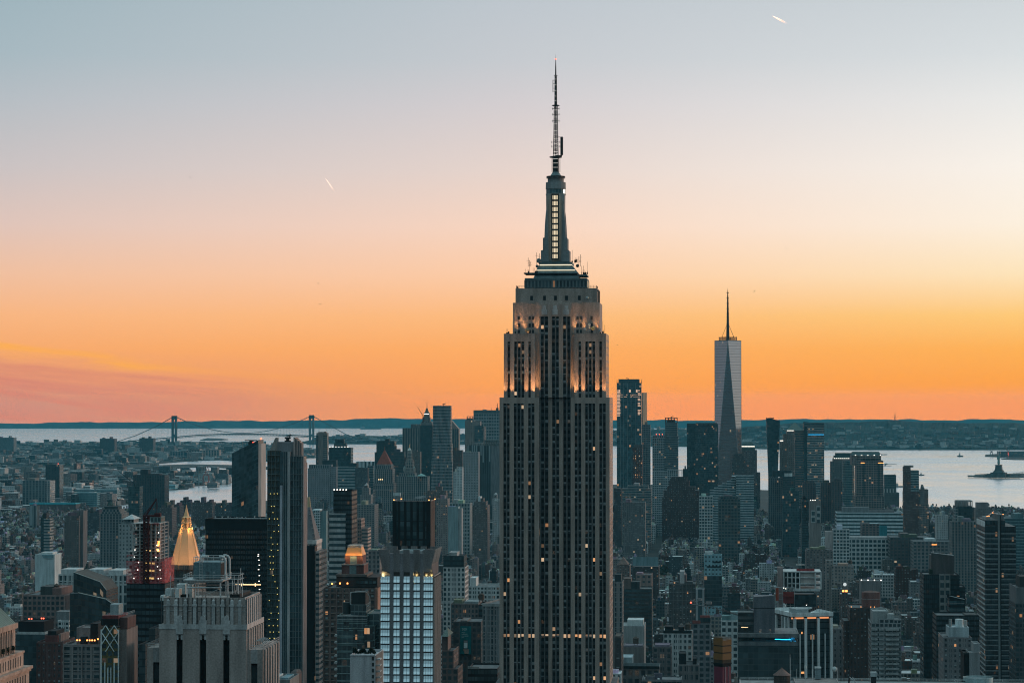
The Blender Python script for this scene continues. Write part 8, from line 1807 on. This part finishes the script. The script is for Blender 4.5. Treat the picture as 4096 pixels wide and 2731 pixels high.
# ------------------------------------------------------------------ port, highway, lamps
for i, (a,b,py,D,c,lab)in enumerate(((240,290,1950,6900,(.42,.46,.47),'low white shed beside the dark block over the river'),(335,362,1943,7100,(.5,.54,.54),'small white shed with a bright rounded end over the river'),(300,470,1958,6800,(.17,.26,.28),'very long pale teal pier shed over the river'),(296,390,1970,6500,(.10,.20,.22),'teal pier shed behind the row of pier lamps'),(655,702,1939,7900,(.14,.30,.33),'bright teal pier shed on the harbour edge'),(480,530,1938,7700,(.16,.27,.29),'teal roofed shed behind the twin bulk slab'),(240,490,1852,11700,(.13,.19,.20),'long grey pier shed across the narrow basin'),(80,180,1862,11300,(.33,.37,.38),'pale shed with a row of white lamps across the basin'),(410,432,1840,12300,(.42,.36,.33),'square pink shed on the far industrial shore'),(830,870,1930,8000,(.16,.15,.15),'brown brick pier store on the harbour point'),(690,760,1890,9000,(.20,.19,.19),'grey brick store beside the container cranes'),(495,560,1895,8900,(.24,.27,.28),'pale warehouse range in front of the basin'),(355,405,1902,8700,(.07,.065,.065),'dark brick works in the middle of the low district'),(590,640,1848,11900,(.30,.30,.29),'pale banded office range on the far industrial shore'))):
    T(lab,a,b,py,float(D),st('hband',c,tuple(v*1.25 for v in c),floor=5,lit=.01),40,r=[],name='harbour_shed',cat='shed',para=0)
for i in range(13):
    px = 298+i*17; p = WG(px,1986); o = link('pier_lamp',None,loc=(p.x,p.y,p.z+3))if i==0 else None
    if i==0:
        m = MB(); m.bar((0,0,0),(0,0,11),.2,IR); link('post',m.mesh('post',FAC),o); m = MB(); m.box(-2.3,2.3,-.6,.6,11,12.3,solid((1,1,1))); link('lamp_head',m.mesh('lamp_head',WHITEG),o); tag(o,'bright white lamp in the straight row along the pier over the river','lamp','white lamps in a row along the pier'); lamp0 = o
    else:
        o = lamp0.copy(); COL.objects.link(o); o.location = (p.x,p.y,p.z+3)
        for c in lamp0.children: c2 = c.copy(); COL.objects.link(c2); c2.parent = o
CAR = {}
for i in range(46):
    k = i//2/22.; red = i%2; px = (82*k if not red else 48+34*k); py = 2000-28*k**.8-6*k+(3.5 if red else 0); p = WG(px,py)
    if red not in CAR:
        o = link('car',None); m = MB(); m.prism([(-1,-2.2),(1,-2.2),(1,2.2),(-1,2.2)],.3,1.,solid((.05,.05,.055))); m.prism([(-.9,-1.2),(.9,-1.2),(.9,1.5),(-.9,1.5)],1.,1.6,solid((.03,.03,.03)),top=[(-.7,-.7),(.7,-.7),(.7,1.1),(-.7,1.1)]); link('body',m.mesh('car_body',FAC),o)
        for sx_ in(-1,1): m = MB(); m.box(sx_*.62-.5,sx_*.62+.5,-2.4,-2.2,.5,1.5,solid((1,1,1))); link('tail_light' if red else 'headlight',m.mesh('car_light',glow('tail_lights',(1,.05,.03),4.)if red else glow('headlights',(1,.80,.55),3.)),o)
        CAR[red] = o; tag(o,'car with glowing red tail lights on the curving highway over the river' if red else 'car with glaring pale headlights on the curving highway over the river','car','cars driving away on the highway' if red else 'cars coming down the highway')
    else:
        o = CAR[red].copy(); COL.objects.link(o)
        for c in CAR[red].children: c2 = c.copy(); COL.objects.link(c2); c2.parent = o
    o.location = (p.x,p.y,p.z+3.2+9*k)
for i, (px,c,lab)in enumerate(((784,(.10,.17,.19),'teal container crane with a raised boom at the harbour edge'),(806,(.14,.20,.21),'pale container crane between its two neighbours at the harbour edge'),(824,(.24,.08,.07),'red container crane at the harbour edge beside the slanting glass tower'))):
    p = WG(px,1945); r = link('container_crane',None,loc=(p.x,p.y,p.z+3)); tag(r,lab,'crane','container cranes in the harbour'); S = solid(c); m = MB()
    [m.bar((a,b,0),(a,b,34),1.0,S)for a in(-9,9)for b in(-8,8)]; [m.bar((-9,b,z_),(9,b,z_),.8,S)for b in(-8,8)for z_ in(12,34)]; [m.bar((a,-8,12),(a,8,34),.6,S)for a in(-9,9)]; link('gantry',m.mesh('gantry',FAC),r)
    m = MB(); m.bar((-5,-8,34),(8,-8,66),1.0,S); m.bar((5,-8,34),(12,-8,66),.7,S); m.bar((0,8,34),(0,-8,48),.8,S); link('boom',m.mesh('boom',FAC),r)
# ------------------------------------------------------------------ birds and vapour trails
BIRD = None
for i, (px,py,D,a)in enumerate(((761,710,900.,.3),(1273,1134,950.,-.4),(1281,1217,800.,.1),(3018,1165,900.,.9),(3147,994,1000.,.2),(3301,1229,1100.,-.6),(2470,1380,1200.,.2))):
    if BIRD is None:
        bm_v = [(0,-.32,0),(0,-.1,.02),(0,.2,0),(0,.42,-.02),(-.22,.02,.10),(-.55,.1,.02),(.22,.02,.10),(.55,.1,.02)]
        me = bpy.data.meshes.new('bird'); me.from_pydata(bm_v,[(0,1),(1,2),(2,3),(1,4),(4,5),(1,6),(6,7)],[]); BIRD = o = link('bird',me); o.modifiers.new('skin','SKIN')
        for v_, r in zip(me.skin_vertices[0].data,(.05,.10,.07,.04,.06,.02,.06,.02)): v_.radius = (r,r*.6)
        me.skin_vertices[0].data[1].use_root = True; o.modifiers.new('sub','SUBSURF').levels = 1; me.materials.append(simple('dark_feathers',(.03,.03,.032),.8)); tag(o,'small dark gull gliding alone high in the open sky','bird','gulls flying in the sky')
    else: o = BIRD.copy(); COL.objects.link(o)
    o.location = W(px,py,D); o.rotation_euler = (.2*a,a*.6,a*3); o.scale = (1.1,)*3
def trailf(t):
    a = t.n('ShaderNodeBsdfPrincipled'); a.inputs['Base Color'].default_value = (1,.98,.95,1); a.inputs['Metallic'].default_value = 1; a.inputs['Roughness'].default_value = .62  # bright metal stands in for sunlit vapour
    uv = t.n('ShaderNodeUVMap',uv_map='uv'); s = t.n('ShaderNodeSeparateXYZ'); t.l(uv.outputs[0],s.inputs[0]); tp = t.n('ShaderNodeBsdfTransparent'); b = t.n('ShaderNodeMixShader'); t.put(b.inputs[0],t.rng(s.outputs[0],.45,1.,1.,0.,True)); t.l(tp.outputs[0],b.inputs[1]); t.l(a.outputs[0],b.inputs[2]); o = t.n('ShaderNodeOutputMaterial'); t.l(b.outputs[0],o.inputs[0])
for(x0,y0,x1,y1,lab)in((3090,65,3152,97,'short bright vapour trail slanting high over the west of the sky'),(1302,714,1342,772,'thin steep vapour trail low over the east of the sky')):
    D = 15000.; m = MB(); A = W(x0,y0,D); d0 = (A-Vector((0,0,CAMZ))).normalized(); hv = (Vector((.60,.79,.11)).normalized()-d0).normalized(); B_ = W(x1,y1,D)
    B_ = W(x1,y1,D-(B_-A).dot(hv)/hv.y); d = B_-A; n = 12; e1 = d.cross(hv).normalized()  # flattened section is turned to mirror the sunset glow
    for s_ in(-1,1):
        for i in range(n):
            k0, k1 = i/n, (i+1)/n; f = lambda k: 2.5*math.sin(min(1,k*3+.15)*1.57)*(1-.55*k); P0, P1 = [A+d*k+e1*s_*3.3*min(1,k*2.4)for k in(k0,k1)]; e = lambda k, a: (e1*math.cos(a)+hv*math.sin(a)*.3)*f(k)
            for t in range(8):
                a0, a1 = t*.7854, (t+1)*.7854
                m.face([tuple(P0+e(k0,a0)),tuple(P0+e(k0,a1)),tuple(P1+e(k1,a1)),tuple(P1+e(k1,a0))],(1,1,1),uvs=[(k0,0),(k0,0),(k1,0),(k1,0)])
    o = link('vapour_trail',m.mesh('vapour_trail',mat('vapour',trailf))); tag(o,lab,'vapour trail')
